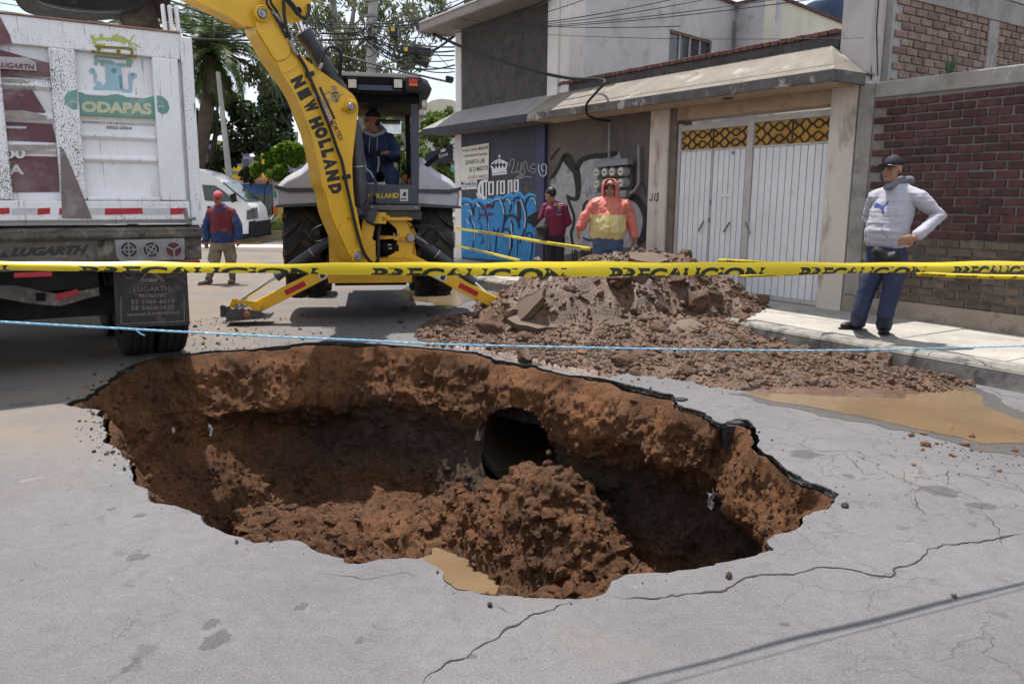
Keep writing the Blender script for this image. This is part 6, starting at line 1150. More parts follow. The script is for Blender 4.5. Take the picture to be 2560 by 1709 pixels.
# --- stabilizers
def stab(sg, leg, rod, bar_, knee):
    lo, hi = [bh(*p, -1.0) for p in leg]; mb = MB(); mb.bar(lo, hi, .16, .145, (0, 0, 1)); lg = bpt(mb, 'stabilizer_leg', M_yel, bevel=.01)
    d = (hi-lo).normalized(); n = Vector((-d.z, 0, d.x)); n = n if n.z > 0 else -n; L_ = (hi-lo).length
    def q(u, v, y=-1.083): p = lo+d*u*L_+n*v; return Vector((p.x, y, p.z))
    mb = MB(); mb.prism([q(.30, -.035), q(.48, -.035), q(.48, .03), q(.30, .03)], (0, -.002, 0)); bpt(mb, 'red_reflector', mat('reflector_red', (.42, .012, .02), .35, .1, 20), lg)
    mb = MB(); mb.prism([q(.60, -.06), q(.72, -.06), q(.72, .055), q(.60, .055)], (0, -.002, 0)); wl = bpt(mb, 'warning_label', mat('label_white', (.55, .54, .5), .5), lg)
    mb = MB(); mb.prism([q(.61, -.04, -1.086), q(.65, -.045, -1.086), q(.655, .03, -1.086), q(.62, .035, -1.086)], (0, -.001, 0)); bpt(mb, 'label_print', M_ink, wl)
    mb = MB(); mb.tube([bh(*rod[0], -.98), bh(*rod[1], -.98)], .024, 14); cy = bpt(mb, 'cylinder_rod', M_chr, smooth=True); mb = MB(); a, b = bh(*bar_[0], -.98), bh(*bar_[1], -.98); mb.tube([a, a+(b-a)*.04, a+(b-a)*.05, b], (.06, .06, .056, .056), 18); cb = bpt(mb, 'cylinder_barrel', M_dg, smooth=True, angle=30)
    mb = MB(); c = a+(b-a)*.62; mb.tube([c, c+(b-a)*.02], .066, 18); bpt(mb, 'clamp_ring', M_steel, cb); up = Vector((0, 0, .07)); mb = MB(); mb.tube([a+up*.9, b+up*.9+(b-a)*-.25], .008, 6); bpt(mb, 'hydraulic_line', M_steel, cb)
    return lo, d, n
lo, d, n = stab(-1, ((632, 772), (905, 634)), ((600, 754), (697, 688)), ((690, 693), (832, 596)), 0)
stab(1, ((1268, 772), (1010, 640)), ((1246, 758), (1180, 700)), ((1186, 706), (1036, 592)), 0)
zD = lambda x, y: (540+x/8.389, 660+y/8.389)
def zq(mb, pts, ly, dp): return mb.prism([bh(*zD(*p), ly) for p in pts], (0, dp, 0))
M_pad = mat('scraped_pad_steel', (.085, .083, .085), .5, .25, 8, .3, 30, metal=.3, c2=(.22, .16, .12), c2s=6, c2t=(.58, .68)); M_rustb = mat('rusty_bolt', (.3, .13, .06), .7, .2)
mb = MB(); zq(mb, ((350,810),(420,770),(620,770),(960,830),(980,880),(900,985),(760,985),(720,900),(380,910)), -1.12, .05); bpt(mb, 'foot_bracket', M_yel, bevel=.008); mb = MB(); zq(mb, ((300,850),(340,745),(420,738),(440,790),(350,905),(310,905)), -.95, .06); bpt(mb, 'foot_bracket', M_yel, bevel=.008)
for x in (465, 575): mb = MB(); mb.lathe(((.034, 0), (.034, .03), (.02, .034)), bh(*zD(x, 875), -1.12), (0, -1, 0), 18); bpt(mb, 'foot_pin', M_steel, smooth=True)
mb = MB(); zq(mb, ((215,1000),(230,955),(290,925),(350,955),(400,930),(480,955),(540,930),(610,965),(680,945),(740,975),(920,995),(1085,1080),(1085,1115),(230,1180),(205,1100)), -1.14, .03); bpt(mb, 'foot_pad', M_pad, bevel=.004); mb = MB(); zq(mb, ((85,890),(120,868),(190,880),(230,905),(300,880),(310,1000),(240,1110),(95,1110)), -.82, .03); bpt(mb, 'foot_pad', M_pad, bevel=.004)
mb = MB(); mb.par(bh(*zD(190,1215), -1.16), bh(*zD(1140,1130), -1.16)-bh(*zD(190,1215), -1.16), (0, .38, .0), (0, 0, .025)); bpt(mb, 'foot_plate', M_pad, bevel=.004); mb = MB(); mb.lathe(((.05, 0), (.05, .02), (.035, .022), (.03, .045)), bh(*zD(645,1045), -1.14), (0, -1, 0), 12); bpt(mb, 'foot_bolt', M_rustb)
a = bh(1262, 768, -1.1); mb = MB(); mb.box(a.x-.2, a.x+.25, -1.18, -.82, .06, .2); bpt(mb, 'foot_pad', M_pad, bevel=.02)
# --- boom: a curved box in the swung plane
PHI = rad(60); dB = Vector((-math.sin(PHI), -math.cos(PHI), 0)); nB = Vector((math.cos(PHI), -math.sin(PHI), 0)); PB = Vector((-.10, -1.46, 0))
nBw = BX*nB.x+BY*nB.y; PBw = BO+BX*PB.x+BY*PB.y
def bm_(x, y, off=0.): return l2(onp(x, y, PBw-nBw*off, nBw))
BOOM = ((635,36),(640,22),(655,17),(668,24),(674,36),(686,55),(708,79),(724,106),(745,132),(779,161),(808,182),(837,203),(863,222),(885,240),(894,262),(895,277),(890,317),(881,400),(881,440),(883,480),(888,517),(897,560),(912,622),(910,642),(898,656),(884,655),(872,646),(845,586),(822,530),(815,487),(804,459),(798,421),(788,375),(777,333),(761,291),(746,252),(727,218),(704,185),(690,165),(672,140),(655,107),(640,80))
def smooth_poly(P, k=3): Q = crom(list(P)+[P[0]], k)[:-1]; return Q
TH = .26
mb = MB(); mb.prism([bm_(*p) for p in smooth_poly(BOOM)], -nB*TH); bm = bpt(mb, 'boom', M_yel, smooth=True, angle=35, bevel=.008)
def bplate(px, off, th, name, m, par=None, bevel=.006, **k): mb = MB(); mb.prism([bm_(*p, off) for p in px], nB*th); return bpt(mb, name, m, par or bm, bevel=bevel, **k)
bplate(((634,40),(640,24),(655,19),(668,27),(690,60),(716,98),(724,118),(721,136),(712,148),(690,152),(682,146),(672,128),(655,100),(640,76)), -.0, .022, 'reinforcing_plate', M_yel, bevel=.008)
bplate(((690,156),(706,154),(722,140),(728,120),(742,140),(744,158),(735,172),(712,182),(702,180)), -.0, .012, 'reinforcing_plate', M_yel)
bplate(((814,487),(822,470),(840,505),(860,506),(880,508),(889,518),(897,560),(911,622),(908,640),(898,652),(884,652),(874,642),(846,586),(824,530)), -.0, .014, 'reinforcing_plate', M_yel); bplate(((843,575),(850,560),(870,553),(886,560),(898,590),(910,625),(906,644),(896,653),(884,652),(874,642)), -.014, .014, 'reinforcing_plate', M_yel)
for (x, y, r, m, n_, off) in ((654,35,.085,M_yel,'boss',-.022),(654,35,.052,M_steel,'pivot_pin',-.04),(893,640,.085,M_yel,'boss',-.028),(893,640,.055,M_steel,'pivot_pin',-.05),(875,267,.075,M_yel,'boss',-.0),(875,267,.045,M_steel,'pivot_pin',-.03),(857,273,.02,M_yel,'grease_boss',-.0),(871,543,.02,M_yel,'grease_boss',-.014)):
    mb = MB(); c = bm_(x, y, off); mb.lathe(((r, 0), (r, .03), (r*.8, .04), (r*.75, .028), (r*.3, .028), (r*.28, .04)), c, nB, 24); bpt(mb, n_, m, bm, smooth=True, angle=35)
# lettering along the boom
LET = list(zip('NEWHOLLAND', ((740,205),(755,235),(771,266),(785,307),(797,332),(807,358),(814,382),(820,409),(826,439),(832,472))))
mb = MB(); hB = 33.
for k, (ch, (x, y)) in enumerate(LET):
    x0, y0 = LET[max(k-1, 0)][1]; x1, y1 = LET[min(k+1, 9)][1]; t = np.array([x1-x0, y1-y0], float); t /= np.linalg.norm(t)
    if ch in 'NEW' and k < 3: t = np.array([.46, .888])
    u = np.array([t[1], -t[0]]); w_ = {'W': 28, 'L': 19, 'E': 23, 'N': 27, 'H': 26, 'O': 27, 'A': 27, 'D': 25}[ch]; c = np.array([x+6, y])
    q = [c-t*w_/2-u*hB/2, c+t*w_/2-u*hB/2, c+t*w_/2+u*hB/2, c-t*w_/2+u*hB/2]; textq(mb, ch, [bm_(*p, -.0035) for p in q], .1)
bpt(mb, 'boom_lettering', M_ink, bm)
bplate(((776,212),(790,222),(832,305),(826,320),(818,312)), -.0, .003, 'maroon_label', mat('label_maroon', (.2, .01, .025), .4, .1), bevel=0)
mb = MB(); t = np.array([.455, .89]); u = np.array([t[1], -t[0]]); c = np.array([806., 266.]); q = [c-t*44-u*5, c+t*44-u*5, c+t*44+u*5, c-t*44+u*5]; textq(mb, 'NEZAHUALCOYOTL', [bm_(*p, -.0055) for p in q], .03); bpt(mb, 'label_lettering', M_wpaint, bm)
mb = MB(); t = np.array([.42, .907]); u = np.array([t[1], -t[0]]); c = np.array([842., 325.]); q = [c-t*30-u*6, c+t*30-u*6, c+t*30+u*6, c-t*30+u*6]; textq(mb, 'VORTEX', [bm_(*p, -.0035) for p in q], .02); c = np.array([818., 258.]); q = [c-t*44-u*3, c+t*44-u*3, c+t*44+u*3, c-t*44+u*3]; mb.add([bm_(*p, -.0038) for p in q], [(0, 1, 2, 3)]); bpt(mb, 'model_lettering', M_ink, bm)
# worn emblem sticker
mb = MB()
for P in (((826,233),(836,228),(846,230),(850,240),(848,252),(842,258),(834,256),(828,248)), ((805,245),(822,246),(826,252),(820,270),(815,278),(810,262)), ((828,216),(833,213),(844,216),(841,228),(832,228)), ((848,236),(861,234),(850,242)), ((810,234),(826,226),(828,231),(812,238))): poly2(mb, P, lambda x, y: bm_(x, y, -.0035))
bpt(mb, 'worn_emblem_sticker', mat('sticker_tan', (.45, .33, .16), .6, .5, 60, c2=(.12, .08, .05), c2s=60, c2t=(.5, .6)), bm)
mb = MB()
for P in (((829,232),(846,229),(847,233),(830,237)), ((832,240),(840,238),(838,246)), ((836,250),(845,247),(842,255)), ((812,250),(820,252),(816,262))): poly2(mb, P, lambda x, y: bm_(x, y, -.0052))
bpt(mb, 'emblem_print', mat('sticker_brown', (.1, .06, .03), .7, .3, 40), bm)
# dipper, bucket
mb = MB(); mb.prism([bm_(*p, .03) for p in ((230,-190),(430,-75),(490,-60),(700,-70),(770,-40),(778,0),(772,30),(757,48),(735,55),(700,58),(640,66),(607,62),(560,38),(470,-6),(400,-40),(215,-150))], -nB*.19); dp = bpt(mb, 'dipper_arm', M_yel, smooth=True, angle=35, bevel=.012)
mb = MB(); c = bm_(745, 27, .02); mb.lathe(((.035, 0), (.035, .02)), c, nB, 14); bpt(mb, 'pin_hole', M_black, dp)
mb = MB(); mb.tube([bm_(740, 36, .13), bm_(760, 88, .13)], .032, 14); cy = bpt(mb, 'boom_cylinder_rod', M_chr, smooth=True); mb = MB(); a, b = bm_(757, 78, .13), bm_(872, 262, .13); mb.tube([a, a+(b-a)*.02, a+(b-a)*.1, a+(b-a)*.105, b], (.095, .1, .1, .088, .088), 20); bpt(mb, 'boom_cylinder', M_dg, smooth=True, angle=30)
mb = MB(); a, b = bm_(884, 300, .13), bm_(909, 545, .13); mb.tube([a, a+(b-a)*.1, b], (.05, .085, .085), 18); lc = bpt(mb, 'lift_cylinder', M_dg, smooth=True, angle=30); mb = MB(); c = a+(b-a)*.46; mb.tube([c, c+(b-a)*.015], .091, 18); bpt(mb, 'clamp_ring', M_steel, lc)
# bucket seen from below, hanging over the truck
BK = ((60,-60),(75,-20),(105,4),(165,17),(230,24),(300,24),(360,14),(400,-10),(425,-60),(330,-120),(215,-150),(120,-120))
mb = MB(); mb.prism([bm_(*p, -.15) for p in smooth_poly(BK, 3)], -nB*.62); bu = bpt(mb, 'bucket', mat('bucket_steel', (.022, .02, .019), .9, .3, 9, .6, 30, c2=(.06, .045, .034), c2s=6, c2t=(.56, .66), spec=.12), smooth=True, angle=35)
for off in (-.1, .05, .2, .35):
    mb = MB(); P = crom(((82,-16),(108,5),(165,19),(230,26),(300,26)), 4); mb.tube([bm_(x, y+1.5, off) for x, y in P], .016, 6); bpt(mb, 'wear_strip', M_dg, bu)
# hoses
def hose(pts, r=.016, m=M_hose, par=None, name='hydraulic_hose'): mb = MB(); mb.tube([Vector(p) for p in crom(pts, 5)], r, 8); return bpt(mb, name, m, par, smooth='all')
H = lambda L_: [tuple(bm_(x, y, -o)) for x, y, o in L_]
hose(H(((709,0,.06),(710,30,.05),(716,70,.05),(728,105,.04),(745,137,.04),(762,165,.03),(775,195,.04),(790,230,.05),(805,270,.05),(825,320,.05),(842,370,.05),(855,405,.05),(865,455,.05),(876,505,.05),(888,560,.06),(896,590,.07),(905,620,.08),(918,645,.08),(935,662,.05))), .019, par=bm)
hose(H(((664,-20,.05),(668,10,.05),(680,28,.05),(690,45,.05),(703,68,.05),(718,95,.04))), .015, par=bm); hose(H(((672,-20,.05),(678,8,.06),(690,26,.05),(700,48,.05),(712,72,.05))), .015, par=bm)
hose(H(((712,-10,.05),(735,15,.06),(750,40,.06),(764,45,.05),(772,30,.03),(772,12,.0))), .019, par=bm); hose(H(((700,-15,.04),(722,10,.05),(745,38,.06),(760,46,.06),(770,40,.04))), .015, par=bm)
hose(H(((803,170,-.02),(805,150,.04),(814,125,.05),(830,117,.05),(848,125,.04),(853,150,.02),(850,180,-.05),(853,210,-.1),(860,222,-.13))), .02, par=bm); hose(H(((812,142,-.08),(820,150,-.1),(822,165,-.13))), .014, par=bm)
for (x, y) in ((771, 187), (862, 443)): mb = MB(); a = bm_(x-9, y+2, -.0); b2 = bm_(x+11, y-3, -.0); mb.bar(a+nB*.03, b2+nB*.03, .05, .03, nB); bpt(mb, 'hose_clamp', M_hose, bm, bevel=.006)
for (x0, y0, x1, y1) in ((725,100,737,130),(736,128,744,138),(678,28,690,42),(690,36,704,56),(798,174,806,158),(893,585,898,602)): mb = MB(); mb.tube([bm_(x0, y0, -.045), bm_(x1, y1, -.045)], .02, 8); bpt(mb, 'hose_fitting', M_steel, bm, smooth=True)
hose([tuple(bh(x, y, l_)) for x, y, l_ in ((901,398,-1.25),(908,418,-1.2),(925,430,-1.2),(935,448,-1.2))], .011, M_steel); hose([tuple(bh(x, y, l_)) for x, y, l_ in ((935,446,-1.2),(941,465,-1.25),(936,482,-1.3),(922,503,-1.4),(914,520,-1.45),(915,545,-1.45),(925,556,-1.45),(937,562,-1.4))], .02)
hose([tuple(bh(x, y, l_)) for x, y, l_ in ((950,555,-1.2),(946,590,-1.3),(946,640,-1.35),(940,662,-1.3))], .02); hose([tuple(bh(x, y, l_)) for x, y, l_ in ((905,420,-1.2),(910,460,-1.25),(918,490,-1.3))], .01, M_steel)
hose([tuple(bh(x, y, l_)) for x, y, l_ in ((1027,568,-1.05),(1050,564,-1.12),(1078,566,-1.15),(1094,582,-1.12),(1092,602,-1.08),(1078,608,-1.06),(1062,600,-1.05))], .011); hose([tuple(bh(x, y, l_)) for x, y, l_ in ((1027,569,-1.05),(1050,568,-1.12),(1075,571,-1.15),(1089,586,-1.12),(1086,602,-1.08),(1070,604,-1.06),(1055,594,-1.05))], .009)
hose([tuple(bh(x, y, l_)) for x, y, l_ in ((806,562,-1.05),(786,572,-1.1),(777,588,-1.1),(784,602,-1.08),(800,603,-1.05),(815,594,-1.03))], .011)
mb = MB()
for p in ((1040,592),(1052,598),(1060,604)): mb.tube([bh(p[0], p[1], -1.06), bh(p[0]+9, p[1]+6, -1.06)], .013, 6)
bpt(mb, 'hydraulic_fitting', M_steel)
c = bh(937, 510, -1.0); mb = MB(); mb.lathe(((.03, 0), (.03, .02), (.012, .03), (.012, .06), (.022, .07), (.015, .09)), (c.x, c.y, c.z), (0, 0, 1), 10); bpt(mb, 'valve_knob', M_black)
# soil held in the bucket
p = BO+BX*bm_(345, 12, .1).x+BY*bm_(345, 12, .1).y; zc = bm_(345, 30, .1).z
lump((p.x, p.y, zc), .27, (.3, .2, .4), 'soil_lump', 'dark soil clump hanging from the bucket above the truck', mat('bucket_soil', (.06, .042, .032), .95, .4, 12, 1.8, 26), None, (.8, .8, 1.2))
p = BO+BX*bm_(380, 0, .1).x+BY*bm_(380, 0, .1).y; lump((p.x, p.y, bm_(385, -5, .1).z), .22, (.3, .9, .4), 'soil_lump', 'smaller soil clump at the right end of the bucket', MATS['bucket_soil'], None, (1, .8, 1))
# ================================================================ dump truck seen from behind
TO = Vector((-2.9, 7.35, 0)); E1 = Vector((-.837, -.547, 0)); E2 = Vector((-.547, .837, 0))
trk = thing('dump_truck', 'dirty white dump truck with maroon wrap and green lettering on its tailgate', 'dump truck', TO)
def tk(x, y, d=0.): return onp(x, y, TO+E2*d, E2)-TO
def TL(a, d, z): return E1*a+E2*d+Vector((0, 0, z))
def ta(x, y, d=0.): p = tk(x, y, d); return p.dot(E1), p.z
def tbx(mb, a0, a1, d0, d1, z0, z1): return mb.par(TL(a0, d0, z0), E1*(a1-a0), E2*(d1-d0), Vector((0, 0, z1-z0)))
def tpt(mb, name, m, par=None, **k): return mb.build(name, m, par or trk, **k)
def spatter(name, c, dens, dirt=(.03, .026, .022), sc_=130):
    """white paint with black mud spatter that thickens in patches"""
    m = bpy.data.materials.new(name); m.use_nodes = True; t = m.node_tree; b = t.nodes['Principled BSDF']; L = t.links.new; nw = t.nodes.new
    v = nw('ShaderNodeTexCoord').outputs['Object']
    def noise(s, det=4, st=(1, 1, 1), rg=.6):
        mp_ = nw('ShaderNodeMapping'); mp_.inputs['Scale'].default_value = st; L(v, mp_.inputs['Vector']); n = nw('ShaderNodeTexNoise'); n.inputs['Scale'].default_value = s; n.inputs['Detail'].default_value = det; n.inputs['Roughness'].default_value = rg; L(mp_.outputs[0], n.inputs['Vector']); return n.outputs['Fac']
    def mr(f, a, bb, lo=0., hi=1.):
        n = nw('ShaderNodeMapRange'); [setattr(n.inputs[k+1], 'default_value', q) for k, q in enumerate((a, bb, lo, hi))]; L(f, n.inputs[0]); return n.outputs[0]
    def mixc(f, A, B):
        n = nw('ShaderNodeMix'); n.data_type = 'RGBA'
        for k, q in ((0, f), (6, A), (7, B)):
            if hasattr(q, 'links'): L(q, n.inputs[k])
            else: n.inputs[k].default_value = q
        return n.outputs[2]
    patch = mr(noise(1.5, 4), .3, .7, -.09, .09); ad = nw('ShaderNodeMath'); ad.operation = 'ADD'; L(noise(sc_, 3, (1, 1, .55)), ad.inputs[0]); L(patch, ad.inputs[1])
    cur = mixc(mr(noise(3, 6, (1, 1, .4)), .5, .75, 0, .45), (*c, 1), (c[0]*.72, c[1]*.66, c[2]*.58, 1)); cur = mixc(mr(noise(9, 6, (3, 3, .2)), .6, .7, 0, .65), cur, (.16, .135, .115, 1)); cur = mixc(mr(noise(17, 5, (3, 3, .22)), .68, .72, 0, .8), cur, (.05, .043, .038, 1)); cur = mixc(mr(noise(9, 5), .71, .74, 0, .7), cur, (.25, .09, .04, 1))
    cur = mixc(mr(ad.outputs[0], dens, dens+.03), cur, (*dirt, 1)); L(cur, b.inputs['Base Color']); b.inputs['Roughness'].default_value = .45; return m
M_tw = spatter('truck_white_light', (.86, .85, .85), .72); M_tws = spatter('truck_white_spattered', (.83, .82, .81), .585); M_twm = spatter('truck_white_medium', (.84, .83, .825), .645)
M_mar = mat('maroon_wrap', (.15, .055, .068), .5, .2, 2, c2=(.25, .19, .18), c2s=2.2, c2t=(.44, .64), c3=(.36, .3, .28), c3s=5, c3t=(.6, .72))
M_cha = mat('muddy_chassis', (.13, .11, .092), .85, .35, 6, .8, 30, c2=(.24, .2, .16), c2s=8, c2t=(.56, .62), c3=(.035, .03, .027), c3s=5, c3t=(.55, .63)); M_chd = mat('dark_chassis', (.03, .027, .025), .85, .35, 6, .5, 30)
ZT, ZB = 2.94, 1.335; WD = 2.46
mb = MB(); tbx(mb, .04, WD-.04, .03, .06, ZB+.02, ZT-.02); tg = tpt(mb, 'tailgate', M_tw)
mb = MB(); tbx(mb, .0, WD, .061, 5.2, 1.30, 1.38); tbx(mb, .0, .06, .061, 5.2, 1.38, ZT+.02); tbx(mb, WD-.06, WD, .061, 5.2, 1.38, ZT+.02); tbx(mb, 0, WD, 5.2, 5.26, 1.3, ZT+.3); tpt(mb, 'dump_body', M_tw)
mb = MB(); tbx(mb, .05, WD-.05, -.03, .028, 2.72, ZT); tpt(mb, 'top_rail', M_twm, tg, bevel=.012); mb = MB(); tbx(mb, .04, WD-.04, -.045, .06, ZT+.001, ZT+.012); tpt(mb, 'rusty_lip', mat('rusty_lip', (.35, .2, .13), .8, .3, 10), tg)
aR0, aR1 = ta(451, 300)[0], ta(388, 300)[0]; aL0, aL1 = ta(200, 300)[0], ta(135, 300)[0]
mb = MB(); tbx(mb, aR0, aR1, -.05, .028, ZB+.17, 2.719); tpt(mb, 'vertical_rib', M_tw, tg, bevel=.014); mb = MB(); tbx(mb, aL0, aL1, -.05, .028, ZB+.17, 2.719); tpt(mb, 'vertical_rib', M_tws, tg, bevel=.014)
mb = MB(); tbx(mb, WD-aL1, WD-aL0, -.05, .028, ZB+.17, 2.719); tpt(mb, 'vertical_rib', M_tws, tg, bevel=.014); mb = MB(); tbx(mb, WD-aR1, WD-aR0, -.05, .028, ZB+.17, 2.719); tpt(mb, 'vertical_rib', M_tw, tg, bevel=.014)
mb = MB(); tbx(mb, .05, WD-.05, -.055, .028, ZB, ZB+.165); br_ = tpt(mb, 'bottom_rail', M_twm, tg, bevel=.012)
mb = MB(); tbx(mb, aR1+.004, aL0-.004, -.05, .028, ZB+.166, ZB+.20); mb.xf(lambda p: p); tpt(mb, 'ledge', M_twm, tg, bevel=.012)
def ridge(a0, a1, z, h=.10, m=M_tw):
    mb = MB(); mb.prism([TL(a0, .029, z-h/2), TL(a0, -.012, z-h/2+.03), TL(a0, -.012, z+h/2-.03), TL(a0, .029, z+h/2)], E1*(a1-a0)); return tpt(mb, 'pressed_ridge', m, tg)
for z in (ta(300, 240)[1], ta(300, 341)[1], ta(300, 398)[1]): ridge(aR1+.004, aL0-.004, z, .075)
for z in (ta(60, 208)[1], ta(60, 288)[1], ta(60, 368)[1]): ridge(aL1+.004, WD-aL1-.004, z, .1, M_twm)
mb = MB(); tbx(mb, -.06, .04, -.02, .25, ZB-.05, ZT-.02); tpt(mb, 'corner_post', M_twm, bevel=.012); mb = MB(); tbx(mb, WD-.04, WD+.06, -.02, .25, ZB-.05, ZT-.02); tpt(mb, 'corner_post', M_twm, bevel=.012)
# maroon wrap, torn
def tpoly(name, m, pts, d, par=tg, th=.003): mb = MB(); mb.prism([tk(*p, d) for p in pts], -E2*th); return tpt(mb, name, m, par)
for pts, d in ((((-60,108),(92,150),(130,160),(132,192),(-60,190)), -.0), (((-60,222),(80,224),(115,282),(-60,278)), -.013), (((-60,300),(130,310),(143,362),(-60,362)), .026), (((-60,388),(145,392),(148,480),(-60,482)), .026), (((-60,110),(-60,60),(0,42),(25,90),(30,110)), -.034)): tpoly('maroon_wrap', M_mar, pts, d)
tpoly('maroon_wrap', mat('greyed_wrap', (.2, .155, .145), .6, .2, 3, c2=(.3, .27, .25), c2s=4, c2t=(.55, .68)), ((150,365),(160,375),(200,470),(230,545),(228,547),(155,546)), -.0575)
tpoly('torn_strip', mat('torn_backing', (.33, .3, .27), .9, .3, 12), ((-60,192),(60,200),(75,208),(-60,206)), -.015); tpoly('torn_strip', mat('torn_backing', (.33, .3, .27), .9), ((-60,362),(142,362),(144,372),(40,378),(-60,374)), -.016); tpoly('torn_strip', mat('torn_backing', (.33, .3, .27), .9), ((-60,278),(60,276),(118,290),(116,300),(-60,294)), -.016)
M_wt = mat('wrap_lettering', (.68, .65, .64), .5, .1, 20)
def ttext(s_, q, d, m=M_wt, bold=.035, shear=0, par=tg): mb = MB(); textq(mb, s_, [tk(*p, d) for p in q], bold, shear); return tpt(mb, 'lettering', m, par)
ttext('2500', ((-45,398),(64,396),(64,372),(-45,376)), -.018); ttext('ALCALDIA' if False else 'TESORERÍA', ((-200,438),(60,436),(60,405),(-200,412)), .021); ttext('2021-30', ((-150,482),(30,478),(30,450),(-150,454)), .021); ttext('COYOTL', ((-140,302),(46,302),(46,288),(-140,290)), .021, bold=.02)
mb = MB(); mb.prism([tk(*p, -.02) for p in ((-60,140),(70,146),(88,156),(92,178),(-60,168))], -E2*.02); pl = tpt(mb, 'maker_plate', mat('grey_plate', (.42, .4, .39), .5, .15, 6), tg, bevel=.004); ttext('LUGARTH', ((-8,168),(86,175),(86,162),(-8,155)), -.0435, mat('maroon_letter', (.16, .06, .07), .6), .03, .2, pl)
tpoly('white_bar', mat('wrap_white', (.5, .56, .55), .5), ((-60,314),(68,316),(64,322),(-60,320)), .0225)
# emblem and name
M_teal = mat('teal_print', (.16, .33, .285), .5, .1, 4, c2=(.26, .4, .36), c2s=4, c3=(.12, .13, .12), c3s=14, c3t=(.66, .72)); M_lime = mat('lime_print', (.46, .5, .14), .5, .08, 8); M_olive = mat('olive_print', (.2, .16, .02), .5, .1, 8); M_sky = mat('pale_blue_print', (.32, .50, .58), .5, .08, 8, c2=(.42, .55, .6), c2s=6)
zT = lambda x, y: (160+x/5.407, 60+y/5.407)
def fT(d): return lambda x, y: tk(*zT(x, y), d)
def tm(name, m, polys=(), strokes=(), d=-.002, par=tg):
    mb = MB()
    for P in polys: poly2(mb, P, fT(d))
    for P, w_ in strokes: stroke2(mb, P, w_, fT(d), 5, False)
    return tpt(mb, name, m, par)
circ = lambda x, y, r: [(x+r*math.cos(t), y+r*math.sin(t)) for t in np.linspace(0, 6.0, 14)]
tm('emblem_lime', M_lime, (circ(382,175,30), circ(505,160,28), ((640,158),(690,150),(715,125),(750,165),(800,170),(850,200),(860,240),(820,275),(790,270),(760,235),(700,240),(660,220),(655,185))), ((((395,200),(420,270),(480,285),(560,290)), 40), (((420,215),(500,200),(580,205),(680,210)), 42), (((850,220),(900,225),(915,190),(960,150)), 18), (((860,230),(940,270),(1020,300)), 16), (((870,250),(920,310),(985,355)), 26)), -.034)
tm('emblem_olive', M_olive, (circ(470,345,28), circ(735,375,30), circ(392,375,26), circ(960,445,26)), ((((420,300),(480,310),(650,320),(850,330),(910,350),(925,390),(900,430),(850,440)), 34), (((400,380),(470,395),(600,405),(760,420),(930,445)), 32)), -.0365)
tm('emblem_teal', mat('sea_green_print', (.25, .43, .36), .5, .08), (circ(885,515,44), circ(430,532,30), circ(520,540,32)), ((((425,430),(440,490),(520,500),(620,515),(690,550),(700,600)), 44), (((720,550),(850,560),(910,560)), 44), (((440,440),(560,450),(700,465),(850,470)), 26)), .024)
tm('emblem_blue', M_sky, (((560,530),(640,550),(770,580),(775,640),(790,880),(740,890),(560,885),(400,890),(400,850),(440,830),(540,830),(570,780)), circ(375,630,38), circ(945,700,40), circ(675,630,38)), ((((385,630),(420,680),(430,780),(500,800)), 40), (((760,700),(780,860),(830,905),(890,900),(900,800),(895,690),(940,690)), 44)), .0215)
tm('teal_wave', M_teal, (((178,920),(250,930),(330,975),(430,990),(540,985),(640,955),(720,948),(800,970),(900,1015),(980,1025),(1080,1010),(1180,980),(1242,980),(1242,1270),(200,1225)),), (), -.0145)
tm('teal_scroll', M_teal, (((0,1000),(40,930),(100,905),(165,890),(180,920),(182,1150),(120,1160),(50,1110),(15,1060)), ), (), -.0535); tm('teal_scroll', M_teal, (((1255,965),(1330,980),(1400,1040),(1425,1130),(1400,1200),(1330,1222),(1275,1190),(1260,1130)),), (), -.0535)
tm('scroll_highlight', M_wt, (), ((((80,1065),(100,1045),(140,1045),(170,1070)), 12),), -.056); tm('scroll_highlight', M_wt, (), ((((1275,1125),(1300,1108),(1330,1110),(1355,1125)), 12),), -.056)
ttext('ODAPAS', [zT(*p) for p in ((232,1192),(1190,1232),(1185,1068),(232,1040))], -.0175, mat('cream_lettering', (.55, .55, .36), .5, .08, 6), .06)
ttext('GOBIERNO DE NEZAHUALCÓYOTL', [zT(*p) for p in ((245,1340),(1218,1380),(1218,1345),(245,1302))], .0215, mat('grey_lettering', (.16, .15, .15), .6), .01); ttext('2022-2024', [zT(*p) for p in ((568,1415),(915,1430),(915,1392),(568,1375))], .0215, mat('grey_lettering', (.16, .15, .15), .6), .03)
tm('lime_rule', M_lime, (((200,1250),(1260,1298),(1260,1306),(200,1258)),), (), -.0145)
# reflective tape
M_red = mat('red_reflective_tape', (.42, .02, .03), .4, .12, 20, c2=(.5, .45, .42), c2s=14, c2t=(.68, .72)); M_wtape = mat('white_reflective_tape', (.55, .54, .55), .4, .1, 10, c2=(.3, .27, .25), c2s=9, c2t=(.6, .7))
for x0, x1 in ((-40,24),(94,125),(148,197),(262,356),(426,458)): tpoly('red_tape', M_red, ((x0,521),(x1,519.5),(x1,534.5),(x0,537)), -.0565, br_)
for x0, x1 in ((30,92),(198,260),(358,424)): tpoly('white_tape', M_wtape, ((x0,521),(x1,520),(x1,535),(x0,536)), -.0562, br_)
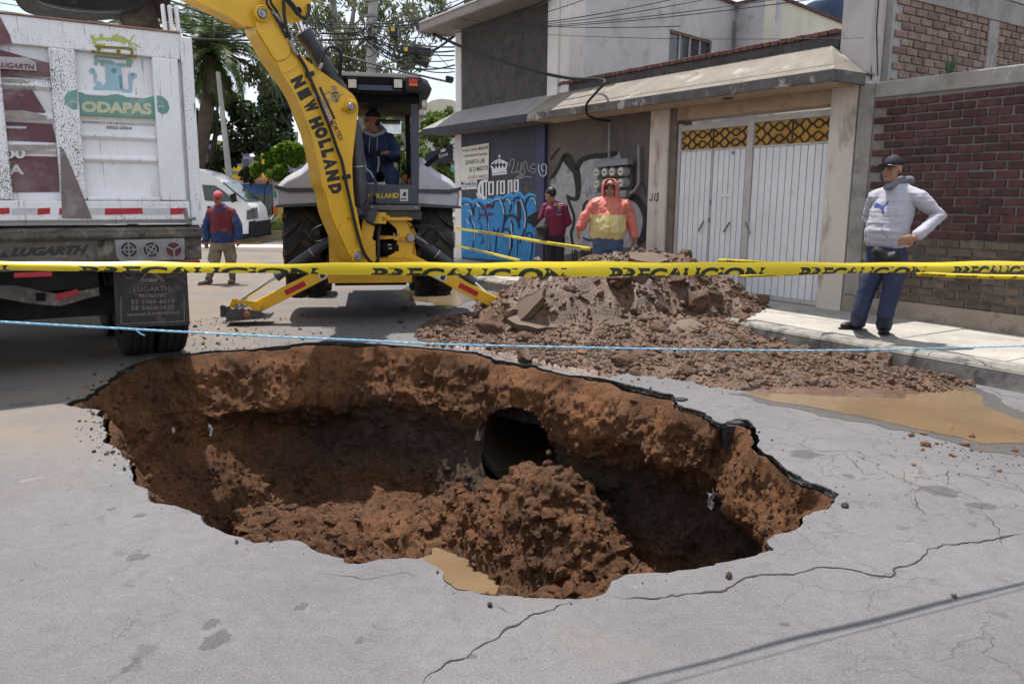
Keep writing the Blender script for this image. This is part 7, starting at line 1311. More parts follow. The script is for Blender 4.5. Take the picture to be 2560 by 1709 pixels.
# hooks
for k, a in enumerate((.03, .085, .14)): mb = MB(); mb.bar(TL(a, .0, 2.7), TL(a+.02, .02, 3.17), .028, .05, E2); tpt(mb, 'hinge_bar', M_twm, bevel=.006)
mb = MB(); mb.tube([tk(462,520,-.06), tk(470,560,-.07)], .016, 8); mb.tube([tk(464,548,-.07), tk(490,546,-.07)], .012, 8); tpt(mb, 'latch', mat('latch_steel', (.25, .22, .2), .6, .3, metal=.4))
# chassis, lamp plate, flaps, wheels
zc1, zc0 = 1.25, .99
mb = MB(); mb.prism([TL(-.02, -.05, 1.16), TL(-.02, -.1, 1.2), TL(-.02, -.1, 1.255), TL(-.02, -.02, 1.275), TL(-.02, .3, 1.275), TL(-.02, .3, .985), TL(-.02, -.05, .985)], E1*(WD+.04)); cb = tpt(mb, 'rear_cross_beam', M_cha, bevel=.01)
ttext('LUGARTH', ((25,642),(220,636),(222,612),(25,620)), -.052, M_ink, .06, .35, cb); mb = MB(); poly2(mb, ((-5,645),(10,628),(25,645)), lambda x, y: tk(x, y, -.052)); tpt(mb, 'maker_triangle', M_ink, cb)
a0, zl1 = ta(290, 600, -.1); a1, zl0 = ta(462, 650, -.1)
mb = MB(); mb.prism([tk(*p, -.11) for p in ((289,601),(460,597),(462,645),(458,648),(302,651),(292,643))], E2*.05); lp = tpt(mb, 'lamp_plate', mat('grey_lamp_plate', (.27, .255, .25), .6, .15, 8, c2=(.16, .13, .11), c2s=8, c2t=(.6, .7)), cb, bevel=.004)
for k, x in enumerate((322, 378, 434)):
    c = tk(x, 624, -.1135); r = .07; mb = MB(); mb.lathe(((r, 0), (r, .004)), c, -E2, 24); ln_ = tpt(mb, 'lamp', mat(('lamp_dark', 'lamp_dark', 'lamp_red_dirty')[k], ((.02, .02, .02), (.02, .02, .02), (.09, .02, .02))[k], .3, .3, 20), cb)
    mb = MB()
    for q in range(4 if k < 2 else 3): t = q*math.pi/2+(.0 if k < 1 else .6) if k < 2 else q*2*math.pi/3+.5; dd = E1*math.cos(t)+Vector((0, 0, math.sin(t))); mb.bar(c-E2*.008+dd*.0, c-E2*.008+dd*r, .012, .006, E2)
    if k < 2: mb.lathe(((r*.5, 0), (r*.62, 0), (r*.62, .008), (r*.5, .008), (r*.5, 0)), c-E2*.004, -E2, 24, cap=False)
    mb.lathe(((r*.92, 0), (r*1.05, 0), (r*1.05, .009), (r*.92, .009), (r*.92, 0)), c-E2*.002, -E2, 24, cap=False); tpt(mb, 'lamp_grille', MATS['grey_lamp_plate'], ln_)
mb = MB(); tbx(mb, .0, WD, -.06, .1, .93, .984); st_ = tpt(mb, 'tape_strip', M_cha)
for x0, x1 in ((35,130),(440,500)): tpoly('red_tape', M_red, ((x0,682),(x1,678),(x1,690),(x0,694)) if x0 < 200 else ((x0,652),(x1,650),(x1,657),(x0,659)), -.063, st_)
mb = MB(); mb.prism([tk(*p, .2) for p in ((-40,716),(40,716),(140,735),(245,722),(248,738),(150,762),(85,760),(-40,738))], E2*.12); tb = tpt(mb, 'tow_bar', M_cha, bevel=.01); mb = MB(); mb.prism([tk(*p, .19) for p in ((90,732),(114,732),(114,752),(90,752))], E2*.02); tpt(mb, 'tow_socket', M_black, tb); tpoly('red_tape', M_red, ((140,735),(195,722),(195,736),(140,750)), .196, tb)
mb = MB(); tbx(mb, .8, 1.66, .3, 5.5, .72, .98); tpt(mb, 'frame_rail', M_chd); mb = MB(); tbx(mb, .62, .68, .15, .22, .4, .98); tpt(mb, 'hanger', M_cha); mb = MB(); tbx(mb, .2, 2.26, .7, .95, .42, .66); tpt(mb, 'rear_axle', M_chd)
M_flap = mat('mud_flap_rubber', (.045, .04, .037), .8, .3, 8, .4, 40, c2=(.12, .1, .088), c2s=6, c2t=(.55, .7)); M_emb = mat('dusty_embossing', (.2, .175, .155), .9, .35, 40)
def flap(mirror=False):
    P = [tk(*p, .12) for p in ((284,672),(466,668),(474,811),(291,819))]
    if mirror: P = [TL(WD-p.dot(E1), .12, p.z) for p in P][::-1]
    mb = MB(); mb.prism(P, E2*.012); return tpt(mb, 'mud_flap', M_flap, bevel=.003)
fl = flap(); flap(True)
zF = lambda x, y: (x/3.356, 440+y/3.356)
def ft(s_, q, bold=.02): return ttext(s_, [zF(*p) for p in q], .116, M_emb, bold, 0, fl)
ft('LUGARTH', ((1120,972),(1425,965),(1425,918),(1120,925)), .01); ft('PROMATEC', ((1165,1024),(1395,1020),(1395,990),(1165,994)), .04); ft('55 5965-6813', ((1100,1075),(1462,1065),(1462,1028),(1100,1038))); ft('55 5454-1625', ((1100,1125),(1465,1115),(1465,1078),(1100,1088))); ft('www.lugarth.us', ((1062,1190),(1508,1165),(1508,1122),(1062,1145))); ft('HECHO EN', ((1400,832),(1490,830),(1490,818),(1400,820))); ft('MEXICO', ((1400,852),(1490,850),(1490,836),(1400,838)))
mb = MB(); zf_ = lambda x, y: tk(*zF(x, y), .1165)
poly2(mb, ((1165,885),(1260,760),(1280,760),(1205,860),(1330,855),(1315,890)), zf_); poly2(mb, ((1290,790),(1385,880),(1365,888),(1270,815)), zf_)
for P in (((1125,908),(1418,898),(1418,902),(1125,912)), ((1120,990),(1422,982),(1422,986),(1120,994)), ((1012,1010),(1020,1010),(1020,1240),(1012,1240)), ((1540,990),(1546,990),(1550,1220),(1544,1220)), ((1012,1236),(1546,1214),(1546,1220),(1012,1242))): poly2(mb, P, zf_)
tpt(mb, 'embossed_lines', M_emb, fl); tm('faded_round_badge', M_emb, (), (([(((1085+40*math.cos(t))/3.356-160)*5.407, ((440+(830+28*math.sin(t))/3.356)-60)*5.407) for t in np.linspace(0, 3.4, 10)], 10),), .1162, fl)
M_ttyre = mat('truck_tyre', (.018, .018, .018), .85, .25, 10, .4, 60)
def tyre(a, d):
    t = bpy.data.objects.new('wheel', None); col.objects.link(t); t.parent = trk; c = TL(a, d, .51); mb = MB(); mb.lathe(((.3, -.12), (.45, -.135), (.5, -.12), (.51, -.10), (.51, -.075), (.498, -.072), (.498, -.062), (.51, -.06), (.51, -.01), (.498, -.008), (.498, .004), (.51, .006), (.51, .058), (.498, .06), (.498, .07), (.51, .072), (.51, .1), (.5, .12), (.45, .135), (.3, .12)), c, E1, 40, cap=False); mb.build('tyre', M_ttyre, t, True, angle=30); mb = MB(); mb.lathe(((.3, -.1), (.28, .0), (.1, .02), (0, .02)), c, E1, 24, cap=False); mb.build('rim', M_chd, t, True)
for a in (.17, .475, WD-.475, WD-.17):
    tyre(a, .82); tyre(a, 2.15)
mb = MB(); tbx(mb, .1, WD-.1, 5.6, 7.2, .9, 2.9); tpt(mb, 'driver_cab', M_tw, bevel=.08)
for a in (.2, WD-.2): tyre(a, 6.3)
# ================================================================ people
def fuse(mbs, vox, name, mats, parent, wr=(), matfn=None, it=3, clampz=None):
    big = MB()
    for m in mbs: big.join(m)
    me = big.mesh('tmp'); o = bpy.data.objects.new('tmp', me); WS.collection.objects.link(o)
    bm = bmesh.new(); bm.from_mesh(me); bmesh.ops.recalc_face_normals(bm, faces=bm.faces[:]); bm.to_mesh(me); bm.free()
    r = o.modifiers.new('r', 'REMESH'); r.mode = 'VOXEL'; r.voxel_size = vox
    s_ = o.modifiers.new('s', 'SMOOTH'); s_.factor = .5; s_.iterations = it
    out = evaluated(o); bpy.data.objects.remove(o)
    n = len(out.vertices); v = np.empty(n*3); out.vertices.foreach_get('co', v); v = v.reshape(-1, 3); nr = np.empty(n*3); out.vertices.foreach_get('normal', nr); nr = nr.reshape(-1, 3)
    for sc_, amp, st in wr: v = v+nr*(fbm(v*np.array(st), sc_, 3, .5, 5, True)*amp)[:, None]
    if clampz is not None: v[:, 2] = np.maximum(v[:, 2], clampz)
    out.vertices.foreach_set('co', v.ravel()); out.polygons.foreach_set('use_smooth', [True]*len(out.polygons)); out.update()
    out.materials.clear()
    for m in (mats if isinstance(mats, (list, tuple)) else [mats]): out.materials.append(m)
    if matfn:
        for p in out.polygons: p.material_index = matfn(p.center)
    out.name = name; ob = bpy.data.objects.new(name, out); col.objects.link(ob); ob.parent = parent; return ob
def ring(c, l, f, rx, ry, n=20): return [Vector(c)+l*rx*math.cos(2*math.pi*k/n)+f*ry*math.sin(2*math.pi*k/n) for k in range(n)]
def limb(pts, rr, n=12):
    P = [Vector(p) for p in pts]; mb = MB(); a = P[0]-(P[1]-P[0]).normalized()*rr[0]*.6; b = P[-1]+(P[-1]-P[-2]).normalized()*rr[-1]*.6
    # densify
    Q = [a]+P+[b]; R_ = [rr[0]*.6]+list(rr)+[rr[-1]*.6]; mb.tube(Q, R_, n); return mb
def torso(rows, l, f):
    mb = MB(); mb.loft([ring(c, l, f, rx, ry) for c, rx, ry in rows]); return mb
M_skin = mat('skin', (.31, .155, .095), .5, .1, 12, .05, 80, spec=.4); M_hair = mat('black_hair', (.012, .010, .009), .5, .2, 40); M_eye = mat('eye_dark', (.012, .01, .01), .2); M_lip = mat('lips', (.2, .07, .055), .5)
def head(c, f, up, k=1.):
    f = f.normalized(); l = up.cross(f).normalized()*-1; l = f.cross(up).normalized(); u = l.cross(f).normalized(); u = u if u.z > 0 else -u
    def Pp(x, y, z): return c+l*x*k+f*y*k+u*z*k
    Rm = Matrix((l, f, u)).transposed()
    E_ = lambda x, y, z, a, b, d: MB().ell(Pp(x, y, z), (a*k, b*k, d*k), 16, 12, Rm)
    pcs = [E_(0, -.012, .035, .077, .094, .090), E_(0, .018, -.045, .064, .070, .080), E_(0, .055, -.092, .036, .035, .030), E_(0, .092, -.022, .014, .024, .026), E_(0, .080, .012, .012, .02, .03), E_(.034, .062, -.03, .026, .026, .026), E_(-.034, .062, -.03, .026, .026, .026), E_(0, .074, .034, .05, .018, .014), E_(0, .079, -.066, .024, .014, .012), E_(.078, -.012, -.006, .011, .022, .034), E_(-.078, -.012, -.006, .011, .022, .034)]
    return pcs, Pp, Rm
def face_bits(par, Pp, Rm, k=1., brow=True):
    for sx in (-1, 1):
        mb = MB(); mb.ell(Pp(sx*.031, .083, .006), (.011*k, .007*k, .0045*k), 10, 6, Rm); mb.build('eye', M_eye, par, 'all')
        mb = MB(); mb.ell(Pp(sx*.032, .088, .03), (.02*k, .006*k, .0035*k), 10, 6, Rm); mb.build('eyebrow', M_hair, par, 'all')
    mb = MB(); mb.ell(Pp(0, .091, -.066), (.024*k, .006*k, .0065*k), 10, 6, Rm); mb.build('mouth', M_lip, par, 'all')
def hand(wr, d, pn, sg, curl=.5, k=1.):
    """palm and five fingers; d along the hand, pn out of the palm, sg which side the thumb leaves"""
    d = d.normalized(); pn = (pn-d*pn.dot(d)).normalized(); s_ = d.cross(pn).normalized()*sg; out = []
    Rm = Matrix((s_, pn, d)).transposed(); out.append(MB().ell(wr+d*.05*k, (.042*k, .018*k, .055*k), 14, 10, Rm)); out.append(limb([wr-d*.04, wr+d*.02], [.027*k, .027*k]))
    for q, (x, L_) in enumerate(((.030, .070), (.010, .078), (-.011, .073), (-.030, .058))):
        p = wr+d*.092*k+s_*x*k; pts = [p-d*.02*k]; a = curl*.4; dd = d
        for j in range(3):
            pts.append(pts[-1]+(d*math.cos(a)+pn*math.sin(a))*L_*k*(.45, .33, .28)[j]+s_*x*.06*k); a += curl*.75
        out.append(limb(pts, [.0095*k, .009*k, .0085*k, .007*k], 8))
    p = wr+d*.025*k+s_*.032*k; out.append(limb([p, p+(d*.55+s_*.75+pn*.25).normalized()*.04*k, p+(d*.8+s_*.5+pn*.4).normalized()*.075*k], [.013*k, .011*k, .0085*k], 8)); return out
def cap(par, Pp, Rm, m, mbrim, k=1., back=0., lift=.0, deep=.062):
    mb = MB(); rg = []
    for t in np.linspace(0, 1, 7): a = t*math.pi/2; rg.append([Pp(.081*math.cos(a)*math.cos(q), -.012+.099*math.cos(a)*math.sin(q), deep+lift+.078*math.sin(a)-.02*(1-t)) for q in np.linspace(0, 2*math.pi, 20, endpoint=False)])
    mb.loft(rg); c = mb.build('cap', m, par, 'all'); mb = MB(); P = []
    for q in np.linspace(0, math.pi, 11): P.append((.082*math.cos(q), .055+.115*math.sin(q)))
    V_ = [Pp(x, y, deep+lift-.022-.022*(x/.08)**2-.10*max(0, y-.09)*back) for x, y in P]; mb.prism(V_, Pp(0, 0, .007)-Pp(0, 0, 0)); mb.build('brim', mbrim, c)
    mb = MB(); mb.ell(Pp(0, -.012, deep+lift+.065), (.008, .008, .006)); mb.build('button', m, c); return c
def shoes(par, foot, f, m, sole=None, k=1., z0=None, name='shoe'):
    f = f.normalized(); l = Vector((-f.y, f.x, 0)); Rm = Matrix((l, f, Vector((0, 0, 1)))).transposed()
    a = [MB().ell(foot+f*.10*k+Vector((0, 0, .045)), (.05*k, .105*k, .042), 14, 9, Rm), MB().ell(foot-f*.02*k+Vector((0, 0, .055)), (.042*k, .075*k, .055), 14, 9, Rm), limb([foot+Vector((0, 0, .06)), foot+Vector((0, 0, .13))], [.048*k, .05*k])]
    o = fuse(a, .009, name, m, par, clampz=z0)
    if sole: mb = MB(); mb.loft([[foot+f*(.085*k+.135*k*math.sin(t))+l*.052*k*math.cos(t)+Vector((0, 0, h)) for t in np.linspace(0, 2*math.pi, 18, endpoint=False)] for h in (.0, .022)]); mb.build('sole', sole, o)
    return o
def person(label, base): return thing('person', label, 'person', base)
def shift(b): return lambda p: Vector(p)-b
# ---------------------------------------------------------------- man in the grey hoodie on the kerb
YA = 7.95; bA = gnd(2168, 842, .2); pA = person('man in a grey hoodie and dark cap standing on the kerb, hand on hip', bA)
J = lambda x, y, Y: at(x, y, Y)-bA
f = Vector((-.72, -.69, 0)).normalized(); l = Vector((-f.y, f.x, 0))
hc = J(2231, 424, YA); pcs, Pp, Rm = head(hc, Vector((-.86, -.5, .0)), Vector((0, 0, 1)), 1.04)
shL, shR = J(2300, 488, YA-.16), J(2190, 484, YA+.12); elL, wrL = J(2348, 540, YA-.22), J(2287, 594, YA-.36); elR, wrR = J(2172, 545, YA+.3), J(2190, 590, YA+.1)
hipL, hipR = J(2238, 640, YA-.06), J(2196, 640, YA+.08); knL, knR = J(2228, 728, YA-.10), J(2166, 726, YA+.06); anL, anR = gnd(2208, 832, .2)-bA+Vector((0, 0, .09)), gnd(2143, 822, .2)-bA+Vector((0, 0, .09))
hnd = hand(wrL, J(2256, 602, YA-.36)-wrL, Vector((-.2, .9, -.1)), 1, .35, 1.05)
body = pcs+[limb([hc-Vector((0, 0, .1)), J(2243, 470, YA)], [.062, .072]), torso([(J(2216, 640, YA), .16, .11), (J(2222, 560, YA), .17, .12), (J(2242, 480, YA), .16, .1)], l, f), limb([shL, elL, wrL], [.05, .042, .03]), limb([shR, elR, wrR], [.05, .042, .03]), limb([hipL, knL, anL], [.08, .055, .04]), limb([hipR, knR, anR], [.08, .055, .04])]+hnd
bo = fuse(body, .0075, 'body', M_skin, pA); face_bits(bo, Pp, Rm, 1.04)
M_hood = mat('grey_marl_fleece', (.40, .39, .435), .9, .1, 30, .4, 120)
t_ = torso([(J(2214, 617, YA), .18, .14), (J(2214, 606, YA), .198, .158), (J(2217, 575, YA), .207, .17), (J(2230, 530, YA), .20, .15), (J(2240, 495, YA), .185, .12), (J(2244, 472, YA), .14, .1), (J(2246, 462, YA), .085, .08)], l, f)
hdie = fuse([t_, limb([J(2255, 474, YA-.03), shL-Vector((0,0,.03)), elL, elL+(wrL-elL)*.88], [.055, .074, .064, .05]), limb([J(2230, 474, YA+.03), shR-Vector((0,0,.03)), elR, elR+(wrR-elR)*.9], [.055, .072, .062, .05])], .009, 'hoodie', M_hood, pA, ((4, .012, (.6, .6, 1.7)), (9, .006, (.5, .5, 1.6)), (24, .002, (1, 1, 1))))
bvh = BVHTree.FromPolygons([v.co for v in hdie.data.vertices], [tuple(p.vertices) for p in hdie.data.polygons])
def decal(bv, P, par, name, m, base, off=.006):
    """flat print laid onto cloth: outline refined and dropped along the sight lines"""
    pts = [Vector((p[0], p[1], 0)) for p in P]; tri = geometry.tessellate_polygon([pts]); bm = bmesh.new(); vs_ = [bm.verts.new(p) for p in pts]
    for t in tri:
        try: bm.faces.new([vs_[i] for i in t])
        except ValueError: pass
    bmesh.ops.subdivide_edges(bm, edges=bm.edges[:], cuts=2, use_grid_fill=True); mb = MB(); V_ = []
    for v in bm.verts:
        d = ray(v.co.x, v.co.y); hit = bv.ray_cast(CC-base, d.normalized())[0]; V_.append((hit if hit else at(v.co.x, v.co.y, YA)-base)-d.normalized()*off)
    mb.add(V_, [tuple(q.index for q in fc.verts) for fc in (bm.verts.index_update(), bm.faces)[1]]); bm.free(); return mb.build(name, m, par)
zH = lambda x, y: (2040+x/2.8, 340+y/2.8)
decal(bvh, [zH(*p) for p in ((405,492),(414,472),(425,465),(436,474),(455,484),(478,486),(492,470),(503,458),(511,456),(506,466),(492,484),(476,498),(470,512),(475,530),(472,546),(464,540),(458,516),(446,504),(428,500),(412,503))], hdie, 'chest_emblem', mat('blue_print', (.035, .06, .24), .8, .1), bA)
mb = MB()
for P in (((370,608),(456,612),(462,660),(505,712)), ((372,606),(352,650),(345,700))):
    q = []
    for x, y in crom(P, 6): X = zH(x, y); d = ray(*X).normalized(); h = bvh.ray_cast(CC-bA, d)[0]; q.append((h if h else J(*X, YA))-d*.002)
    mb.tube(q, .004, 5)
mb.build('pocket_seam', mat('fleece_seam', (.25, .245, .27), .9), hdie)
hd = fuse([limb([J(2212, 470, YA-.1), J(2232, 462, YA-.06), J(2262, 452, YA-.0), J(2275, 452, YA+.1)], [.022, .034, .045, .05]), limb([J(2215, 470, YA-.1), J(2222, 462, YA+.08), J(2255, 450, YA+.14)], [.022, .034, .045])], .009, 'hood', mat('dark_hood_lining', (.14, .14, .17), .9, .1), pA)
M_jean = mat('dark_denim', (.028, .036, .075), .85, .15, 20, .3, 150, c2=(.045, .055, .1), c2s=4, c2t=(.52, .68))
fuse([torso([(J(2217, 608, YA), .18, .14), (J(2216, 640, YA), .19, .15), (J(2216, 665, YA), .175, .14)], l, f), limb([hipL, J(2236, 690, YA-.08), knL, J(2214, 780, YA-.12), anL-Vector((0, 0, .02))], [.115, .1, .082, .075, .072]), limb([hipR, J(2182, 690, YA+.06), knR, J(2150, 780, YA+.02), anR-Vector((0, 0, .02))], [.115, .1, .082, .075, .072])], .009, 'jeans', M_jean, pA, ((8, .009, (1, 1, .7)), (20, .004, (1, 1, 1))))
for an, ff in ((anL, Vector((-.35, -.9, 0))), (anR, Vector((-.95, -.25, 0)))): shoes(pA, an-Vector((0, 0, .09)), ff, mat('black_leather', (.014, .013, .014), .5, .2, 20), mat('shoe_sole', (.03, .028, .026), .8), 1.05, 0)
cp = cap(pA, Pp, Rm, mat('navy_cap', (.014, .015, .024), .8, .15), mat('navy_cap', (.014, .015, .024), .8), 1.04)
mb = MB(); mb.ell(Pp(0, -.05, -.0), (.076, .066, .06), 14, 9, Rm); mb.build('hair', M_hair, pA, 'all')
fuse([limb([J(2190, 628, YA-.2), J(2215, 645, YA-.2), J(2240, 640, YA-.24)], [.045, .06, .05])], .009, 'waist_bag', mat('black_nylon', (.015, .015, .016), .6, .2), pA, ((12, .008, (1, 1, 1)),))
# ---------------------------------------------------------------- heavy man in the coral and yellow windcheater
YB = 12.4; q = at(1520, 700, YB); bB = Vector((q.x, YB, .2)); pB = person('heavy man in a coral and yellow hooded jacket standing behind the heap', bB)
J = lambda x, y, Y=YB: at(x, y, Y)-bB
f = Vector((-.15, -1, 0)).normalized(); l = Vector((-f.y, f.x, 0)); hc = J(1526, 474); pcs, Pp, Rm = head(hc, Vector((-.25, -.97, .05)), Vector((0, 0, 1)), 1.24)
shL, shR = J(1560, 512), J(1490, 510); elL, wrL = J(1579, 553, YB-.02), J(1587, 594, YB-.06); elR, wrR = J(1463, 545, YB-.02), J(1446, 574, YB-.08)
hips = [J(1536, 605), J(1504, 605)]; kn = [J(1538, 660), J(1500, 660)]; an = [Vector((p.x, p.y, .09)) for p in (J(1540, 720), J(1498, 720))]
bo = fuse(pcs+[limb([hc-Vector((0, 0, .1)), J(1525, 500)], [.075, .09]), torso([(J(1520, 600), .2, .16), (J(1522, 545), .21, .17), (J(1525, 505), .17, .11)], l, f), limb([shL, elL, wrL], [.06, .05, .036]), limb([shR, elR, wrR], [.06, .05, .036]), limb([hips[0], kn[0], an[0]], [.1, .06, .045]), limb([hips[1], kn[1], an[1]], [.1, .06, .045])]+hand(wrL, Vector((-.12, -.1, -1)), Vector((-.8, -.5, 0)), -1, .6, 1.1)+hand(wrR, Vector((-.05, -.1, -1)), Vector((.8, .4, 0)), -1, .5, 1.1), .0085, 'body', M_skin, pB); face_bits(bo, Pp, Rm, 1.24)
M_coral = mat('coral_nylon', (.56, .15, .11), .5, .07, 6, spec=.4); M_yeln = mat('pale_yellow_nylon', (.64, .52, .22), .4, .08, 6, spec=.5)
zsp = J(1525, 536).z
jk = fuse([torso([(J(1519, 598), .18, .15), (J(1519, 593), .225, .21), (J(1520, 577), .272, .29), (J(1521, 552), .272, .275), (J(1523, 528), .268, .22), (J(1525, 510), .25, .165), (J(1525, 500), .16, .11), (J(1526, 493), .1, .09)], l, f), limb([J(1532, 502), shL, J(1572, 535), elL, elL+(wrL-elL)*.9], [.07, .09, .09, .082, .06]), limb([J(1518, 502), shR, J(1474, 533), elR, elR+(wrR-elR)*.9], [.07, .09, .09, .082, .06])], .011, 'jacket', [M_coral, M_yeln], pB, ((6, .024, (1, 1, .5)), (16, .011, (1, 1, .7))), lambda c: 1 if c.z < zsp+.03*abs(c.x)*0 and abs((c-J(1520, c and 560)).dot(l)) < .272-.0 and c.z < zsp and (c-J(1520, 565)).length < .42 else 0)
mb = MB(); P = [J(1525, y, YB-.2) for y in (498, 590)]; bvB = BVHTree.FromPolygons([v.co for v in jk.data.vertices], [tuple(p.vertices) for p in jk.data.polygons]); zz = []
for y in range(500, 594, 6): d = ray(1524, y).normalized(); h = bvB.ray_cast(CC-bB, d)[0]; zz.append((h if h else J(1524, y))-d*.004)
mb.tube(zz, .006, 5); mb.build('zip', mat('yellow_zip', (.6, .35, .03), .5), jk)
# hood: open shell round the face
rg = []
for a, (rx, ry, up_) in enumerate(((.098, .095, -.155), (.105, .105, -.08), (.106, .115, .0), (.102, .118, .05), (.088, .104, .09), (.055, .066, .117))):
    rg.append([Pp(rx*math.cos(t), -.012+ry*math.sin(t), up_+.012*math.sin(t)*(a > 2)) for t in np.linspace(math.pi*.5+.72, math.pi*2.5-.72, 22)])
mb = MB(); n = 22
for a in range(5):
    for k in range(n-1): mb.add([rg[a][k], rg[a][k+1], rg[a+1][k+1], rg[a+1][k]], [(0, 1, 2, 3)])
mb.add(rg[-1], [tuple(range(n))]); hdo = mb.build('hood', M_coral, pB, 'all'); sm = hdo.modifiers.new('solid', 'SOLIDIFY'); sm.thickness = .012; sm.offset = 0; hdo.data.polygons.foreach_set('use_smooth', [True]*len(hdo.data.polygons))
bm = bmesh.new(); bm.from_mesh(hdo.data); bmesh.ops.remove_doubles(bm, verts=bm.verts[:], dist=.0005); bm.to_mesh(hdo.data); bm.free()
mb = MB(); P = [(.085*math.cos(t), .055+.085*math.sin(t)) for t in np.linspace(0, math.pi, 11)]; mb.prism([Pp(x, y, .062-.02*(x/.08)**2) for x, y in P], Pp(0, 0, .008)-Pp(0, 0, 0)); mb.build('cap_brim', mat('grey_cap_brim', (.25, .2, .21), .8), pB)
M_jean2 = mat('blue_denim', (.055, .085, .16), .85, .15, 20, .3, 150, c2=(.085, .12, .2), c2s=4)
fuse([torso([(J(1520, 586), .22, .18), (J(1520, 605), .23, .19), (J(1520, 622), .21, .17)], l, f), limb([hips[0], kn[0], an[0]], [.14, .1, .085]), limb([hips[1], kn[1], an[1]], [.14, .1, .085])], .011, 'jeans', M_jean2, pB, ((8, .009, (1, 1, .7)),))
for a in an: shoes(pB, a-Vector((0, 0, .09)), f, mat('black_leather', (.014, .013, .014), .5), None, 1.05, 0)
# ---------------------------------------------------------------- man in the maroon jacket, back turned
YC = 13.5; q = at(1390, 600, YC); bC = Vector((q.x, YC, .2)); pC = person('man in a maroon jacket with his back turned, looking down by the blue graffiti', bC)
J = lambda x, y, Y=YC: at(x, y, Y)-bC
f = Vector((-.62, .78, 0)).normalized(); l = Vector((-f.y, f.x, 0)); hc = J(1376, 489); pcs, Pp, Rm = head(hc, Vector((-.75, .55, -.3)), Vector((0, 0, 1)), 1.0)
shR, shL = J(1408, 518), J(1366, 516, YC+.08)
elL, wrL = J(1354, 549, YC+.05), J(1345, 545, YC+.25); elR, wrR = J(1419, 556, YC+.05), J(1398, 570, YC+.28)
hips = [J(1378, 595), J(1398, 595)]; kn = [J(1376, 640, YC+.05), J(1398, 640)]; an = [Vector((p.x, p.y, .09)) for p in (J(1378, 690), J(1402, 690, YC+.12))]
fuse(pcs+[limb([hc-Vector((0, 0, .09)), J(1386, 510)], [.058, .066]), torso([(J(1388, 590), .15, .1), (J(1388, 545), .16, .11), (J(1388, 512), .16, .09)], l, f), limb([shL, elL, wrL], [.05, .04, .03]), limb([shR, elR, wrR], [.05, .04, .03]), limb([hips[0], kn[0], an[0]], [.08, .055, .04]), limb([hips[1], kn[1], an[1]], [.08, .055, .04])]+hand(wrL, Vector((-.4, .6, .2)), Vector((.3, .2, 1)), 1, .7)+hand(wrR, Vector((-.6, .5, .1)), Vector((.1, .1, 1)), -1, .7), .0085, 'body', M_skin, pC)
mb = MB(); mb.ell(Pp(0, -.025, .045), (.084, .098, .094), 16, 10, Rm); mb.build('hair', M_hair, pC, 'all')
M_mrn = mat('maroon_softshell', (.15, .012, .04), .7, .1, 8, .1, 60)
jc = fuse([torso([(J(1387, 589), .20, .14), (J(1387, 575), .21, .15), (J(1389, 545), .215, .15), (J(1390, 522), .21, .13), (J(1389, 511), .13, .1), (J(1387, 503), .075, .07)], l, f), limb([J(1384, 510), shL, elL, elL+(wrL-elL)*.85], [.055, .075, .072, .052]), limb([J(1391, 510), shR, elR, elR+(wrR-elR)*.85], [.055, .075, .075, .055])], .010, 'jacket', M_mrn, pC, ((7, .010, (1, 1, .6)),))
bvC = BVHTree.FromPolygons([v.co for v in jc.data.vertices], [tuple(p.vertices) for p in jc.data.polygons])
def pr_text(s_, q, m, name, bold=.02):
    V_, Fc, x0, x1, y0, y1 = text2d(s_, bold); mb = MB(); o = []
    for x, y in V_:
        a = (x-x0)/(x1-x0); b = (y-y0)/(y1-y0); X = q[0]+(q[2]-q[0])*a; Y_ = q[3]+(q[1]-q[3])*b+a*q[4]; d = ray(X, Y_).normalized(); h = bvC.ray_cast(CC-bC, d)[0]; o.append((h if h else J(X, Y_))-d*.007)
    mb.add(o, Fc); return mb.build(name, m, jc)
pr_text('Trabajando', (1386, 507, 1407, 510.5, 1), M_wt, 'back_lettering'); pr_text('por Neza', (1384, 511, 1406, 514.5, 1), M_wt, 'back_lettering'); pr_text('ODAPAS', (1391, 534.5, 1405, 537.5, .4), M_lime, 'back_lettering')
for P, m in ((((1394,516),(1402,516.5),(1402,523),(1393,522)), M_olive), (((1393,524),(1401,524),(1402,531),(1397,530),(1393,532)), mat('print_blue', (.06, .1, .4), .7))):
    mb = MB(); poly2(mb, P, lambda x, y: (lambda d: (bvC.ray_cast(CC-bC, d)[0] or J(x, y))-d*.007)(ray(x, y).normalized())); mb.build('back_emblem', m, jc)
fuse([torso([(J(1388, 584), .17, .12), (J(1388, 597), .18, .13), (J(1388, 606), .16, .12)], l, f), limb([hips[0], kn[0], an[0]], [.105, .08, .066]), limb([hips[1], kn[1], an[1]], [.105, .08, .066])], .010, 'trousers', mat('charcoal_cloth', (.018, .018, .022), .85, .15), pC, ((8, .008, (1, 1, .7)),))
for a in an: shoes(pC, a-Vector((0, 0, .09)), f, mat('black_leather', (.014, .013, .014), .5), None, 1., 0)
q = at(1358, 572, YC-.1); mb = fuse([limb([J(1362, 552, YC-.1)-Vector((0, 0, 0)), J(1356, 570, YC-.1), J(1360, 584, YC-.1)], [.05, .13, .1])], .012, 'shoulder_bag', mat('black_nylon', (.015, .015, .016), .6), None, ((8, .01, (1, 1, 1)),)); mb.location = bC; tag(mb, 'black bag hanging at the side of the maroon jacket', 'bag')
mb = MB(); c = J(1340, 549, YC+.1); mb.bar(c-Vector((.1, 0, .05)), c+Vector((.08, 0, .07)), .22, .03, (0, -1, .3)); o = mb.build('black_folder', mat('black_nylon', (.015, .015, .016), .6), None, bevel=.01); o.location = bC; tag(o, 'black folder held by the man in the maroon jacket', 'folder')
